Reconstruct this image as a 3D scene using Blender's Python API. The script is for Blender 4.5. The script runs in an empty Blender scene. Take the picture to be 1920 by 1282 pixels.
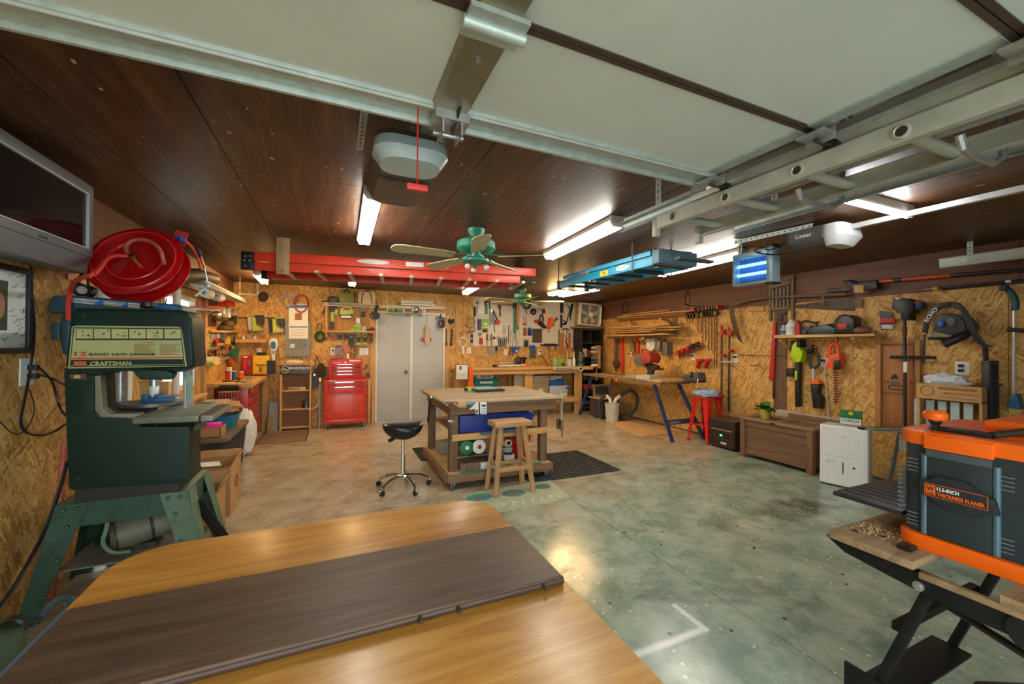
import bpy,bmesh,math,random
from mathutils import Vector as V,Matrix,Euler,noise as mnoise
random.seed(7)
sc = bpy.context.scene
COL = sc.collection
PI = math.pi

# ------------------------------------------------------------------ camera
CAM_H,FPX = 1.5,755.0
_yaw,_pitch,_roll = math.radians(23.7),math.atan(4.4/FPX),math.atan(.0101)
_f = V((math.sin(_yaw)*math.cos(_pitch),math.cos(_yaw)*math.cos(_pitch),math.sin(_pitch)))
_r = V((math.cos(_yaw),-math.sin(_yaw),0)); _u = _r.cross(_f)
_r,_u = _r*math.cos(_roll)+_u*math.sin(_roll),_u*math.cos(_roll)-_r*math.sin(_roll)
O = V((0,0,CAM_H))
cd = bpy.data.cameras.new('camera'); cam = bpy.data.objects.new('camera',cd); COL.objects.link(cam)
cd.sensor_width = 36; cd.lens = FPX/1920*36; cd.clip_start = .05
m = Matrix((_r,_u,-_f)).transposed().to_4x4(); m.translation = O; cam.matrix_world = m
sc.camera = cam

# ------------------------------------------------------------------ world: overcast daylight through the open door
w = bpy.data.worlds.new('world'); sc.world = w; w.use_nodes = True
bg = w.node_tree.nodes['Background']; bg.inputs[0].default_value = (.87,.97,.97,1); bg.inputs[1].default_value = 2.6
sc.view_settings.view_transform = 'Standard'; sc.view_settings.look = 'None'
sc.view_settings.exposure = 1.58; sc.view_settings.gamma = 1
sc.view_settings.use_curve_mapping = False
sc.cycles.max_bounces = 10; sc.cycles.diffuse_bounces = 6; sc.cycles.glossy_bounces = 4

# ------------------------------------------------------------------ pixel (1920x1282) -> point on a real plane of the room
LX,RX,BY,CZ,FY = -1.57,5.72,8.02,2.5,-1.2
def ray(x,y): return _f+_r*((x-960)/FPX)+_u*((641-y)/FPX)
def onz(x,y,z): d = ray(x,y); return O+d*((z-CAM_H)/d.z)
def ony(x,y,Y): d = ray(x,y); return O+d*(Y/d.y)
def onx(x,y,X): d = ray(x,y); return O+d*(X/d.x)
def wp(pl,x,y,d=0):
    if pl == 'b': return ony(x,y,BY-d)
    if pl == 'r': return onx(x,y,RX-d)
    if pl == 'l': return onx(x,y,LX+d)
    if pl == 'c': return onz(x,y,CZ-d)
    return onz(x,y,d)
OUT = {'b': V((0,-1,0)),'r': V((-1,0,0)),'l': V((1,0,0)),'c': V((0,0,-1)),'f': V((0,0,1))}

# ------------------------------------------------------------------ materials
def lin(c): return tuple((x/255/12.92 if x/255 <= .04045 else ((x/255+.055)/1.055)**2.4) for x in c[:3])+(1,)
MATS = {}
class NT:
    def __init__(s,name):
        s.m = bpy.data.materials.new(name); s.m.use_nodes = True; s.t = s.m.node_tree; s.b = s.t.nodes['Principled BSDF']
    def n(s,typ,**kw):
        n = s.t.nodes.new('ShaderNode'+typ)
        for k,v in kw.items():
            if k[0] == '_': n.inputs[int(k[1:])].default_value = v
            else: setattr(n,k,v)
        return n
    def l(s,a,b): s.t.links.new(a,b)
    def pos(s,scale=(1,1,1),rot=(0,0,0),loc=(0,0,0)):
        g = s.n('NewGeometry'); mp = s.n('Mapping'); mp.inputs['Scale'].default_value = scale; mp.inputs['Rotation'].default_value = rot
        mp.inputs['Location'].default_value = loc
        s.l(g.outputs['Position'],mp.inputs['Vector']); return mp.outputs[0]
    def noise(s,vec,scale,detail=4,rough=.5,dist=0):
        n = s.n('TexNoise'); s.l(vec,n.inputs['Vector']); n.inputs['Scale'].default_value = scale; n.inputs['Detail'].default_value = detail
        n.inputs['Roughness'].default_value = rough; n.inputs['Distortion'].default_value = dist; return n.outputs['Fac']
    def ramp(s,fac,stops):
        r = s.n('ValToRGB'); e = r.color_ramp.elements
        while len(e) < len(stops): e.new(.5)
        for k,(p,c) in zip(e,stops): k.position = p; k.color = c if len(c) == 4 else lin(c)
        s.l(fac,r.inputs[0]); return r.outputs[0]
    def mix(s,fac,a,b,blend='MIX'):
        n = s.n('Mix',data_type='RGBA',blend_type=blend)
        for sock,val in ((n.inputs[0],fac),(n.inputs[6],a),(n.inputs[7],b)):
            if hasattr(val,'is_linked') or isinstance(val,bpy.types.NodeSocket): s.l(val,sock)
            else: sock.default_value = val
        return n.outputs[2]
    def math(s,op,a,b=None,c=None):
        n = s.n('Math',operation=op)
        for i,v in enumerate((a,b,c)):
            if v is None: continue
            if isinstance(v,bpy.types.NodeSocket): s.l(v,n.inputs[i])
            else: n.inputs[i].default_value = v
        return n.outputs[0]
    def bump(s,h,strength=.3,dist=.01):
        n = s.n('Bump'); n.inputs['Strength'].default_value = strength; n.inputs['Distance'].default_value = dist
        s.l(h,n.inputs['Height']); s.l(n.outputs[0],s.b.inputs['Normal'])
    def col(s,c): s.l(c,s.b.inputs['Base Color'])
    def set(s,**k):
        for a,v in k.items(): s.b.inputs[a.replace('_',' ')].default_value = v
def P(name,c,rough=.5,metal=0,var=.12,scale=14,bump=0,emit=0,trans=0,coat=0,alpha=1):
    """painted / moulded material: one colour with slight real unevenness"""
    if name in MATS: return MATS[name]
    t = NT(name); t.set(Roughness=rough,Metallic=metal)
    L = lin(c)
    if var:
        f = t.noise(t.pos(),scale,5,.6)
        lo = tuple(x*(1-var) for x in L[:3])+(1,); hi = tuple(min(1,x*(1+var)) for x in L[:3])+(1,)
        t.col(t.ramp(f,[(.3,lo),(.7,hi)]))
        if bump: t.bump(f,bump,.004)
    else: t.b.inputs['Base Color'].default_value = L
    if emit: t.b.inputs['Emission Color'].default_value = L; t.b.inputs['Emission Strength'].default_value = emit
    if trans: t.set(Transmission_Weight=trans,IOR=1.45)
    if coat: t.set(Coat_Weight=coat,Coat_Roughness=.1)
    if alpha < 1: t.set(Alpha=alpha)
    MATS[name] = t.m; return t.m
def WOOD(name,c1,c2,axis='x',scale=1.0,rough=.55,coat=0,knots=False,contrast=(.3,.7)):
    if name in MATS: return MATS[name]
    t = NT(name); k = {'x': (1.2,16,16),'y': (16,1.2,16),'z': (16,16,1.2)}[axis]
    v = t.pos(tuple(a*scale for a in k))
    f = t.noise(v,1.0,6,.62,1.1)
    f2 = t.noise(v,5.0,4,.6,.4)
    g = t.math('ADD',t.math('MULTIPLY',f,.7),t.math('MULTIPLY',f2,.3))
    c = t.ramp(g,[(contrast[0],c1),(contrast[1],c2)])
    t.col(c); t.set(Roughness=rough,Coat_Weight=coat,Coat_Roughness=.18); t.bump(f2,.12,.003)
    MATS[name] = t.m; return t.m
def OSB(name,dark,mid,light):
    """pressed wood strands: three layers of long flakes, each cell its own tone, lying over one another"""
    t = NT(name); g = t.n('NewGeometry'); sp = t.n('SeparateXYZ'); t.l(g.outputs['Position'],sp.inputs[0]); cb = t.n('CombineXYZ')
    t.l(t.math('ADD',sp.outputs[0],sp.outputs[1]),cb.inputs[0]); t.l(sp.outputs[2],cb.inputs[1]); tone = None; wob = t.n('TexNoise'); wob.inputs['Scale'].default_value = 7; t.l(cb.outputs[0],wob.inputs['Vector'])
    va = t.n('VectorMath',operation='MULTIPLY_ADD'); t.l(wob.outputs['Color'],va.inputs[0]); va.inputs[1].default_value = (.05,.05,0); t.l(cb.outputs[0],va.inputs[2])
    for i,(rot,sx,sy) in enumerate(((.35,9,55),(1.9,11,62),(-.6,8,48),(1.1,10,58))):
        m1 = t.n('Mapping'); m1.inputs['Rotation'].default_value = (0,0,rot); m1.inputs['Location'].default_value = (i*3.7,i*1.3,0); t.l(va.outputs[0],m1.inputs[0])
        m2 = t.n('Mapping'); m2.inputs['Scale'].default_value = (sx,sy,1); t.l(m1.outputs[0],m2.inputs[0])
        v = t.n('TexVoronoi',feature='F1',voronoi_dimensions='2D'); v.inputs['Scale'].default_value = 1; t.l(m2.outputs[0],v.inputs['Vector'])
        o = t.n('SeparateColor'); t.l(v.outputs['Color'],o.inputs[0])
        if tone is None: tone = o.outputs[0]
        else:
            sel = t.math('GREATER_THAN',o.outputs[1],.55); n = t.n('Mix',data_type='FLOAT'); t.l(sel,n.inputs[0]); t.l(tone,n.inputs[2]); t.l(o.outputs[0],n.inputs[3]); tone = n.outputs[0]
    fine = t.noise(cb.outputs[0],60,3); f = t.math('ADD',t.math('MULTIPLY',tone,.8),t.math('MULTIPLY',fine,.2))
    big = t.noise(t.pos(),1.6,3)
    c = t.ramp(f,[(.06,(104,66,28)),(.12,dark),(.45,mid),(.9,light)]); c = t.mix(t.math('MULTIPLY',big,.3),c,lin(tuple(x*.8 for x in mid)))
    t.col(c); t.set(Roughness=.6); t.bump(f,.3,.004); MATS[name] = t.m; return t.m
# ------------------------------------------------------------------ geometry collector
CUR = [Matrix.Identity(4)]
class frame:
    def __init__(s,loc=(0,0,0),rz=0,rx=0,ry=0,m=None): s.m = m if m is not None else Matrix.Translation(V(loc)) @ Euler((rx,ry,rz)).to_matrix().to_4x4()
    def __enter__(s): CUR.append(CUR[-1] @ s.m); return s
    def __exit__(s,*a): CUR.pop()
def perp(d):
    d = V(d).normalized(); a = V((0,0,1)) if abs(d.z) < .9 else V((1,0,0))
    x = a.cross(d).normalized(); return x,d.cross(x)
class G:
    def __init__(s): s.v = []; s.f = []
    def add(s,vs,fs):
        k = len(s.v); M_ = CUR[-1]; s.v += [M_ @ V(p) for p in vs]; s.f += [[i+k for i in f] for f in fs]; return s
    def box(s,c,d,rot=None):
        c = V(c); h = V(d)/2; R = Euler(rot).to_matrix() if rot else None; vs = []
        for i in (-1,1):
            for j in (-1,1):
                for k in (-1,1):
                    p = V((i*h.x,j*h.y,k*h.z)); vs.append(c+(R @ p if R else p))
        return s.add(vs,[(0,1,3,2),(4,6,7,5),(0,4,5,1),(2,3,7,6),(0,2,6,4),(1,5,7,3)])
    def bx(s,x0,x1,y0,y1,z0,z1): return s.box(((x0+x1)/2,(y0+y1)/2,(z0+z1)/2),(abs(x1-x0),abs(y1-y0),abs(z1-z0)))
    def beam(s,a,b,w,h,up=(0,0,1)):
        a,b = V(a),V(b); d = (b-a).normalized(); x = d.cross(V(up))
        if x.length < 1e-4: x = d.cross(V((1,0,0)))
        x.normalize(); y = x.cross(d); vs = []
        for p in (a,b):
            for i,j in ((-1,-1),(1,-1),(1,1),(-1,1)): vs.append(p+x*(i*w/2)+y*(j*h/2))
        return s.add(vs,[(3,2,1,0),(4,5,6,7),(0,1,5,4),(1,2,6,5),(2,3,7,6),(3,0,4,7)])
    def cyl(s,a,b,r,r2=None,n=14,cap=True):
        a,b = V(a),V(b); r2 = r if r2 is None else r2; x,y = perp(b-a); vs = []
        for p,q in ((a,r),(b,r2)):
            for i in range(n): t = 2*PI*i/n; vs.append(p+x*(q*math.cos(t))+y*(q*math.sin(t)))
        fs = [(i,(i+1) % n,n+(i+1) % n,n+i) for i in range(n)]
        if cap: fs += [tuple(range(n-1,-1,-1)),tuple(range(n,2*n))]
        return s.add(vs,fs)
    def tube(s,pts,r,n=7,closed=False,smooth=0):
        pts = [V(p) for p in pts]
        for _ in range(smooth):
            q = []; m_ = len(pts)
            for i in range(m_ if closed else m_-1):
                a,b = pts[i],pts[(i+1) % m_]; q += [a*.75+b*.25,a*.25+b*.75]
            pts = q if closed else [pts[0]]+q+[pts[-1]]
        N = len(pts); vs = []; X = None
        for i,p in enumerate(pts):
            if closed: d = pts[(i+1) % N]-pts[i-1]
            else: d = pts[min(i+1,N-1)]-pts[max(i-1,0)]
            if d.length < 1e-7: d = V((0,0,1))
            d.normalize()
            if X is None: X,Y = perp(d)
            else:
                X = X-d*X.dot(d)
                X = X.normalized() if X.length > 1e-5 else perp(d)[0]
                Y = d.cross(X)
            rr = r[i] if isinstance(r,(list,tuple)) and i < len(r) else (r[-1] if isinstance(r,(list,tuple)) else r)
            for k in range(n): t = 2*PI*k/n; vs.append(p+X*(rr*math.cos(t))+Y*(rr*math.sin(t)))
        fs = []
        for i in range(N if closed else N-1):
            j = (i+1) % N
            for k in range(n): fs.append((i*n+k,i*n+(k+1) % n,j*n+(k+1) % n,j*n+k))
        if not closed: fs += [tuple(range(n-1,-1,-1)),tuple(range((N-1)*n,N*n))]
        return s.add(vs,fs)
    def prism(s,pts,vec):
        pts = [V(p) for p in pts]; vec = V(vec); n = len(pts)
        return s.add(pts+[p+vec for p in pts],[tuple(range(n)),tuple(range(2*n-1,n-1,-1))]+[(i,n+i,n+(i+1) % n,(i+1) % n) for i in range(n)])
    def lathe(s,prof,o=(0,0,0),axis=(0,0,1),n=20,cap=True):
        o = V(o); ax = V(axis).normalized(); x,y = perp(ax); vs = []
        for r,h in prof:
            for i in range(n): t = 2*PI*i/n; vs.append(o+ax*h+x*(r*math.cos(t))+y*(r*math.sin(t)))
        fs = []
        for j in range(len(prof)-1):
            for i in range(n): fs.append((j*n+i,j*n+(i+1) % n,(j+1)*n+(i+1) % n,(j+1)*n+i))
        if cap: fs += [tuple(range(n-1,-1,-1)),tuple(range((len(prof)-1)*n,len(prof)*n))]
        return s.add(vs,fs)
    def ball(s,c,r,n=12,m_=8):
        r = V((r,r,r)) if isinstance(r,(int,float)) else V(r); c = V(c); vs = []; fs = []
        for j in range(1,m_):
            p = PI*j/m_
            for i in range(n): t = 2*PI*i/n; vs.append(c+V((r.x*math.sin(p)*math.cos(t),r.y*math.sin(p)*math.sin(t),r.z*math.cos(p))))
        a = len(vs); vs += [c+V((0,0,r.z)),c-V((0,0,r.z))]
        for j in range(m_-2):
            for i in range(n): fs.append((j*n+i,(j+1)*n+i,(j+1)*n+(i+1) % n,j*n+(i+1) % n))
        for i in range(n): fs += [(a,i,(i+1) % n),(a+1,(m_-2)*n+(i+1) % n,(m_-2)*n+i)]
        return s.add(vs,fs)
    def ring(s,c,R,r,axis=(0,0,1),n=24,k=6,a0=0,a1=2*PI):
        x,y = perp(axis); c = V(c); full = abs(a1-a0-2*PI) < 1e-6
        pts = [c+x*(R*math.cos(a0+(a1-a0)*i/n))+y*(R*math.sin(a0+(a1-a0)*i/n)) for i in range(n if full else n+1)]
        return s.tube(pts,r,k,closed=full)
    def blob(s,c,r,amp=.25,freq=3.0,seed=0,n=20,m_=13,flat=None):
        """crumpled bag / cloth heap"""
        k = len(s.v); s.ball(c,r,n,m_); c = CUR[-1] @ V(c); R = V((r,r,r)) if isinstance(r,(int,float)) else V(r)
        for i in range(k,len(s.v)):
            d = s.v[i]-c; q = V((d.x/R.x,d.y/R.y,d.z/R.z))*freq+V((seed*3.1,seed*1.7,seed*5.3))
            a = mnoise.noise(q)+.5*mnoise.noise(q*2.3)
            s.v[i] = c+d*(1+amp*a)
            if flat is not None and s.v[i].z < flat: s.v[i].z = flat
        return s
    # --- helpers in photo pixels on a plane of the room (pl) at distance d from it
    def W(s,pl,poly,d0,d1): return s.prism([wp(pl,x,y,d1) for x,y in poly],OUT[pl]*(d0-d1))
    def WB(s,pl,x0,y0,x1,y1,d0,d1): return s.W(pl,[(x0,y0),(x1,y0),(x1,y1),(x0,y1)],d0,d1)
    def WT(s,pl,pts,d,r,n=6,smooth=0,closed=False):
        return s.tube([wp(pl,p[0],p[1],p[2] if len(p) > 2 else d) for p in pts],r,n,closed,smooth)
    def WC(s,pl,x,y,r,d0,d1,n=16): return s.cyl(wp(pl,x,y,d0 if False else d1)+OUT[pl]*(d0-d1),wp(pl,x,y,d1),r,n=n)
    def WR(s,pl,x,y,R,r,d,n=24): return s.ring(wp(pl,x,y,d),R,r,OUT[pl],n)
# ------------------------------------------------------------------ object makers
def mesh(name,g,mat,bev=0,smooth=True,origin=V((0,0,0)),seg=2,ang=.6):
    me = bpy.data.meshes.new(name); me.from_pydata([p-origin for p in g.v],[],g.f); me.validate()
    b = bmesh.new(); b.from_mesh(me); bmesh.ops.recalc_face_normals(b,faces=b.faces)
    if bev:
        es = [e for e in b.edges if len(e.link_faces) == 2 and e.calc_face_angle(0) > .5]
        bmesh.ops.bevel(b,geom=es,offset=bev,segments=seg,profile=.6,affect='EDGES',clamp_overlap=True)
    b.to_mesh(me); b.free()
    if smooth:
        me.shade_smooth(); me.set_sharp_from_angle(angle=ang)
    if mat: me.materials.append(mat)
    return me
class Thing:
    def __init__(s,name,label,cat,loc,group=None,kind=None):
        s.loc = V(loc); o = s.o = bpy.data.objects.new(name,None); o.empty_display_size = .05; COL.objects.link(o); o.location = s.loc
        if label: o['label'] = label
        if cat: o['category'] = cat
        if group: o['group'] = group
        if kind: o['kind'] = kind
    def part(s,name,g,mat,bev=0,label=None,parent=None,seg=2,smooth=True,kind=None,ang=.6):
        o = bpy.data.objects.new(name,mesh(name,g,mat,bev,smooth,s.loc,seg,ang)); COL.objects.link(o)
        o.parent = parent or s.o
        if label: o['label'] = label
        if kind: o['kind'] = kind
        return o
def solo(name,label,cat,g,mat,bev=0,group=None,seg=2,kind=None,smooth=True):
    lo = V((min(p.x for p in g.v),min(p.y for p in g.v),min(p.z for p in g.v))); hi = V((max(p.x for p in g.v),max(p.y for p in g.v),0))
    base = V(((lo.x+hi.x)/2,(lo.y+hi.y)/2,lo.z))
    o = bpy.data.objects.new(name,mesh(name,g,mat,bev,smooth,base,seg)); o.location = base; COL.objects.link(o)
    if label: o['label'] = label
    if cat: o['category'] = cat
    if group: o['group'] = group
    if kind: o['kind'] = kind
    return o
def struct(name,g,mat,bev=0):
    o = bpy.data.objects.new(name,mesh(name,g,mat,bev)); COL.objects.link(o); o['kind'] = 'structure'; return o
def child(par,name,g,mat,bev=0,label=None,seg=2,smooth=True):
    o = bpy.data.objects.new(name,mesh(name,g,mat,bev,smooth,par.matrix_world.translation if False else V(par.location) if par.parent is None else V(par.parent.location),seg)); COL.objects.link(o); o.parent = par
    if label: o['label'] = label
    return o
def textg(txt,o,xd,yd,h,width=None,depth=.001,align='LEFT',bold=0):
    """lettering as a mesh: o = anchor, xd / yd = reading and up directions, h = cap height in metres"""
    cu = bpy.data.curves.new('t','FONT'); cu.body = txt; cu.size = 1; cu.extrude = .001; cu.align_x = 'LEFT'; cu.offset = bold; cu.resolution_u = 2
    ob = bpy.data.objects.new('t',cu); COL.objects.link(ob)
    me = bpy.data.meshes.new_from_object(ob.evaluated_get(bpy.context.evaluated_depsgraph_get()))
    vs = [v.co.copy() for v in me.vertices]; fs = [list(p.vertices) for p in me.polygons]
    bpy.data.objects.remove(ob); bpy.data.curves.remove(cu); bpy.data.meshes.remove(me)
    x1 = max(v.x for v in vs); x0 = min(v.x for v in vs); xd,yd = V(xd).normalized(),V(yd).normalized(); nz = xd.cross(yd)
    sy = h/.72; sx = (width/(x1-x0)) if width else sy; off = {'LEFT': 0,'CENTER': .5,'RIGHT': 1}[align]*(x1-x0)
    g = G(); o = V(o)
    return g.add([o+xd*((v.x-x0-off)*sx)+yd*(v.y*sy)+nz*(depth if v.z > 0 else 0) for v in vs],fs)
def wtext(pl,txt,x,y,x1,hpx,d,**k):
    """lettering on a wall-parallel plane, from pixel (x, y) baseline to x1"""
    a,b,c = wp(pl,x,y,d),wp(pl,x1,y,d),wp(pl,x,y-hpx,d)
    xd = {'b': V((1,0,0)),'r': V((0,-1,0)),'l': V((0,1,0))}[pl]
    return textg(txt,a,xd,V((0,0,1)),(c-a).length,abs((b-a).dot(xd)),**k)
# ------------------------------------------------------------------ base materials
osb = OSB('osb',(168,114,54),(206,156,82),(230,190,120))
def ceil_mat():
    t = NT('dark_plywood'); v = t.pos((14,1.3,14)); f = t.noise(v,1.4,6,.65,.8); big = t.noise(t.pos(),.9,3)
    c = t.ramp(f,[(.34,(44,26,13)),(.5,(80,50,28)),(.68,(116,78,46))])
    c = t.mix(t.math('MULTIPLY',t.ramp(big,[(.46,(0,0,0)),(.64,(255,255,255))]),.4),c,lin((112,76,46))); c = t.mix(t.math('MULTIPLY',t.noise(t.pos((1,1,1),(0,0,0),(5,3,1)),1.3,4,.6),.45),c,lin((52,32,19)))
    sp = t.noise(t.pos((5,2.6,5)),2.1,3,.5); c = t.mix(t.math('MULTIPLY',t.ramp(sp,[(.67,(0,0,0)),(.73,(255,255,255))]),.55),c,lin((150,112,76)))
    s2 = t.noise(t.pos((26,14,26)),1.0,1,.3); c = t.mix(t.ramp(s2,[(.75,(0,0,0)),(.775,(255,255,255))]),c,lin((196,170,138)))
    t.col(c); t.set(Roughness=.42,Specular_IOR_Level=.55); t.bump(f,.35,.003); return t.m
M_ceil = ceil_mat()
M_wallply = WOOD('brown_wall_plywood',(84,52,38),(126,80,58),'y',.8,.55)
M_cardboard = P('cardboard',(176,134,88),.8,var=.08)
M_white = P('white_paint',(226,226,220),.5,var=.05)
M_whiteplastic = P('white_plastic',(232,233,232),.35,var=.03)
M_black = P('black_plastic',(26,27,29),.42,var=.15)
M_rubber = P('black_rubber',(30,30,31),.7,var=.2)
M_dark = P('dark_grey_plastic',(52,54,57),.45,var=.1)
M_grey = P('grey_paint',(150,152,150),.5,var=.06)
M_lgrey = P('light_grey',(190,192,190),.45,var=.05)
M_steel = P('steel',(178,180,182),.35,.75,var=.12,scale=30)
M_alu = P('aluminium',(200,204,200),.4,.5,var=.12,scale=9)
M_galv = P('galvanised',(184,196,192),.42,.5,var=.15,scale=22)
M_chrome = P('chrome',(225,228,230),.08,1,var=0)
M_iron = P('dark_iron',(74,66,60),.5,.6,var=.3,scale=25)
M_rust = P('rusty_iron',(106,78,60),.7,.4,var=.35,scale=20)
M_red = P('red_paint',(196,30,22),.32,var=.1,coat=.3)
M_orange = P('orange_plastic',(238,104,24),.4,var=.05)
M_blue = P('blue_plastic',(32,98,190),.4,var=.08)
M_navy = P('navy_paint',(30,56,104),.45,var=.2)
M_teal = P('teal_plastic',(0,128,140),.45,var=.08)
M_lime = P('lime_plastic',(176,196,84),.42,var=.06)
M_green = P('green_plastic',(34,112,66),.45,var=.1)
M_yellow = P('yellow_plastic',(238,190,24),.42,var=.06)
M_copper = P('brass',(196,150,80),.3,1,var=.1)
M_pine = WOOD('pine',(186,136,78),(222,178,116),'z',1,.6)
M_pinex = WOOD('pine_across',(186,136,78),(222,178,116),'x',1,.6)
M_piney = WOOD('pine_deep',(186,136,78),(222,178,116),'y',1,.6)
M_old = WOOD('weathered_wood',(98,80,62),(146,122,96),'z',1,.75)
M_oldx = WOOD('weathered_wood_across',(98,80,62),(146,122,96),'x',1,.75)
M_oldy = WOOD('weathered_wood_deep',(98,80,62),(146,122,96),'y',1,.75)
M_handle = WOOD('tool_handle_wood',(150,98,54),(196,144,88),'z',2,.5)
M_paper = P('paper',(230,230,226),.7,var=.03)
M_ink = P('black_ink',(34,34,36),.6,var=0)
M_redink = P('red_ink',(186,62,34),.6,var=0)
M_bag = P('clear_plastic_bag',(214,218,222),.2,var=.2,scale=30)
M_glass = P('clear_glass',(220,232,226),.05,var=0,trans=.85)
M_canvas = P('tan_canvas',(178,146,108),.85,var=.15)
# ------------------------------------------------------------------ floor: four slabs with sawn joints
def floor_mat():
    t = NT('stained_concrete'); p = t.pos(); n1 = t.noise(p,.8,6,.62,.4); n2 = t.noise(t.pos((1,1,1),(0,0,.7)),3.4,8,.72,.3); n3 = t.noise(p,38,4,.6)
    base = t.ramp(n2,[(.30,(140,120,96)),(.48,(184,166,138)),(.70,(208,194,170))])
    green = t.ramp(n2,[(.30,(96,122,106)),(.46,(148,166,148)),(.68,(190,198,180))])
    g = t.n('NewGeometry'); sx = t.n('SeparateXYZ'); t.l(g.outputs['Position'],sx.inputs[0]); X,Y = sx.outputs[0],sx.outputs[1]
    # the front bays turn green, fading towards the back
    e = t.math('ADD',Y,t.math('MULTIPLY',t.math('SUBTRACT',n1,.5),3.2)); e = t.math('SUBTRACT',e,t.math('MULTIPLY',X,.22))
    k = t.n('MapRange',interpolation_type='SMOOTHSTEP'); k.inputs[1].default_value = 3.9; k.inputs[2].default_value = 2.2; t.l(e,k.inputs[0])
    c = t.mix(k.outputs[0],base,green)
    dk = t.noise(t.pos((.7,1.3,1),(0,0,.4),(3,1,0)),1.5,5,.7,.6)
    c = t.mix(t.math('MULTIPLY',t.ramp(dk,[(.54,(0,0,0)),(.70,(255,255,255))]),.55),c,lin((74,70,58)))
    q1 = t.math('DIVIDE',t.math('SUBTRACT',X,3.95),.55); q2 = t.math('DIVIDE',t.math('SUBTRACT',Y,2.38),.22); q = t.math('ADD',t.math('ADD',t.math('MULTIPLY',q1,q1),t.math('MULTIPLY',q2,q2)),t.math('MULTIPLY',t.math('SUBTRACT',n2,.5),3.0))
    c = t.mix(t.math('MULTIPLY',t.ramp(q,[(.1,(255,255,255)),(1.0,(0,0,0))]),.7),c,lin((62,54,42)))
    c = t.mix(t.math('MULTIPLY',n3,.16),c,lin((70,66,56)))
    def specks(scale,thr,col,ymax):
        nonlocal c
        v = t.n('TexVoronoi',feature='F1'); t.l(t.pos((scale,)*3,(0,0,scale)),v.inputs['Vector']); v.inputs['Scale'].default_value = 1
        s = t.math('LESS_THAN',v.outputs['Distance'],thr); o = t.n('SeparateColor'); t.l(v.outputs['Color'],o.inputs[0])
        s = t.math('MULTIPLY',s,t.math('GREATER_THAN',o.outputs[0],.62)); s = t.math('MULTIPLY',s,t.math('LESS_THAN',Y,ymax))
        c = t.mix(s,c,lin(col))
    specks(15,.13,(214,216,206),3.0); specks(9,.10,(52,62,56),3.4); specks(21,.1,(206,200,150),2.8)
    # white overspray left round the corner of a board that lay here
    def edge(a,lo,hi,b,pos,wd):
        d = t.math('ABSOLUTE',t.math('SUBTRACT',b,pos)); d = t.math('ADD',d,t.math('MULTIPLY',t.math('SUBTRACT',n3,.5),.01))
        m1 = t.n('MapRange',interpolation_type='SMOOTHSTEP'); m1.inputs[1].default_value = wd; m1.inputs[2].default_value = .002; t.l(d,m1.inputs[0])
        r = t.math('MULTIPLY',t.math('GREATER_THAN',a,lo),t.math('LESS_THAN',a,hi)); return t.math('MULTIPLY',m1.outputs[0],r)
    s = t.math('MAXIMUM',edge(X,1.30,1.82,Y,1.55,.035),edge(Y,1.53,1.77,X,1.815,.03))
    c = t.mix(t.math('MULTIPLY',s,.9),c,lin((232,236,234)))
    t.col(c); r = t.ramp(n2,[(.3,(150,150,150)),(.7,(104,104,104))]); t.l(r,t.b.inputs['Roughness']); t.bump(n3,.08,.003); return t.m
M_floor = floor_mat()
fl = struct('floor',G().bx(LX-.1,RX+.1,FY-.1,BY+.1,-.14,-.06),P('footing',(60,58,54),.9))
for x0,x1 in ((LX,2.116),(2.124,RX)):
    for y0,y1 in ((FY,3.796),(3.804,BY)): child(fl,'slab',G().bx(x0,x1,y0,y1,-.06,0),M_floor)
struct('driveway_ground',G().bx(-12,16,-14,FY,-.12,-.06),P('driveway',(150,150,144),.9,var=.1))
# ------------------------------------------------------------------ ceiling of stained plywood sheets
ce = struct('ceiling',G().bx(LX-.1,RX+.1,FY-.1,BY+.1,CZ+.012,CZ+.1),P('raw_ply_edge',(176,132,84),.7))
xs = [LX,-1.09,-.55,.715,1.98,3.24,4.50,RX]
for i in range(len(xs)-1):
    ys = [FY,1.5,4.0,6.44,BY] if i % 2 else [FY,.3,2.75,5.2,BY]
    for j in range(4): child(ce,'plywood_sheet',G().bx(xs[i]+.0025,xs[i+1]-.0025,ys[j]+.001,ys[j+1]-.001,CZ-.0005*((i+j) % 3),CZ+.013),M_ceil)
# ------------------------------------------------------------------ walls of OSB sheets
def wall(name,g): return struct(name,g,P('wall_core',(90,70,50),.9))
wb = wall('wall_back',G().bx(LX-.1,RX+.1,BY+.012,BY+.1,-.06,CZ+.05))
DX0,DX1,DZ = .74,1.99,2.07       # double door opening
for x0,x1 in ((LX,-.90),(-.90,.32),(.32,DX0-.1),(DX1+.09,2.42),(2.42,3.64),(3.64,4.86),(4.86,RX)):
    child(wb,'osb_sheet',G().bx(x0+.002,x1-.002,BY,BY+.013,0,CZ),osb)
child(wb,'osb_sheet',G().bx(DX0-.1,DX1+.09,BY,BY+.013,DZ+.09,CZ),osb)
wr = wall('wall_right',G().bx(RX+.012,RX+.1,FY,BY,-.06,CZ+.05))
ROZ = 2.1                            # top of the OSB, plywood band above
ys = [FY,.35,1.57,2.79,4.01,5.23,6.45,BY]
for i in range(len(ys)-1): child(wr,'osb_sheet',G().bx(RX,RX+.013,ys[i]+.002,ys[i+1]-.002,.02,ROZ-.002),osb)
for y0,y1 in ((FY,1.5),(1.5,3.94),(3.94,6.38),(6.38,BY)): child(wr,'plywood_sheet',G().bx(RX-.004,RX+.013,y0+.002,y1-.002,ROZ,CZ),M_wallply)
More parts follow.
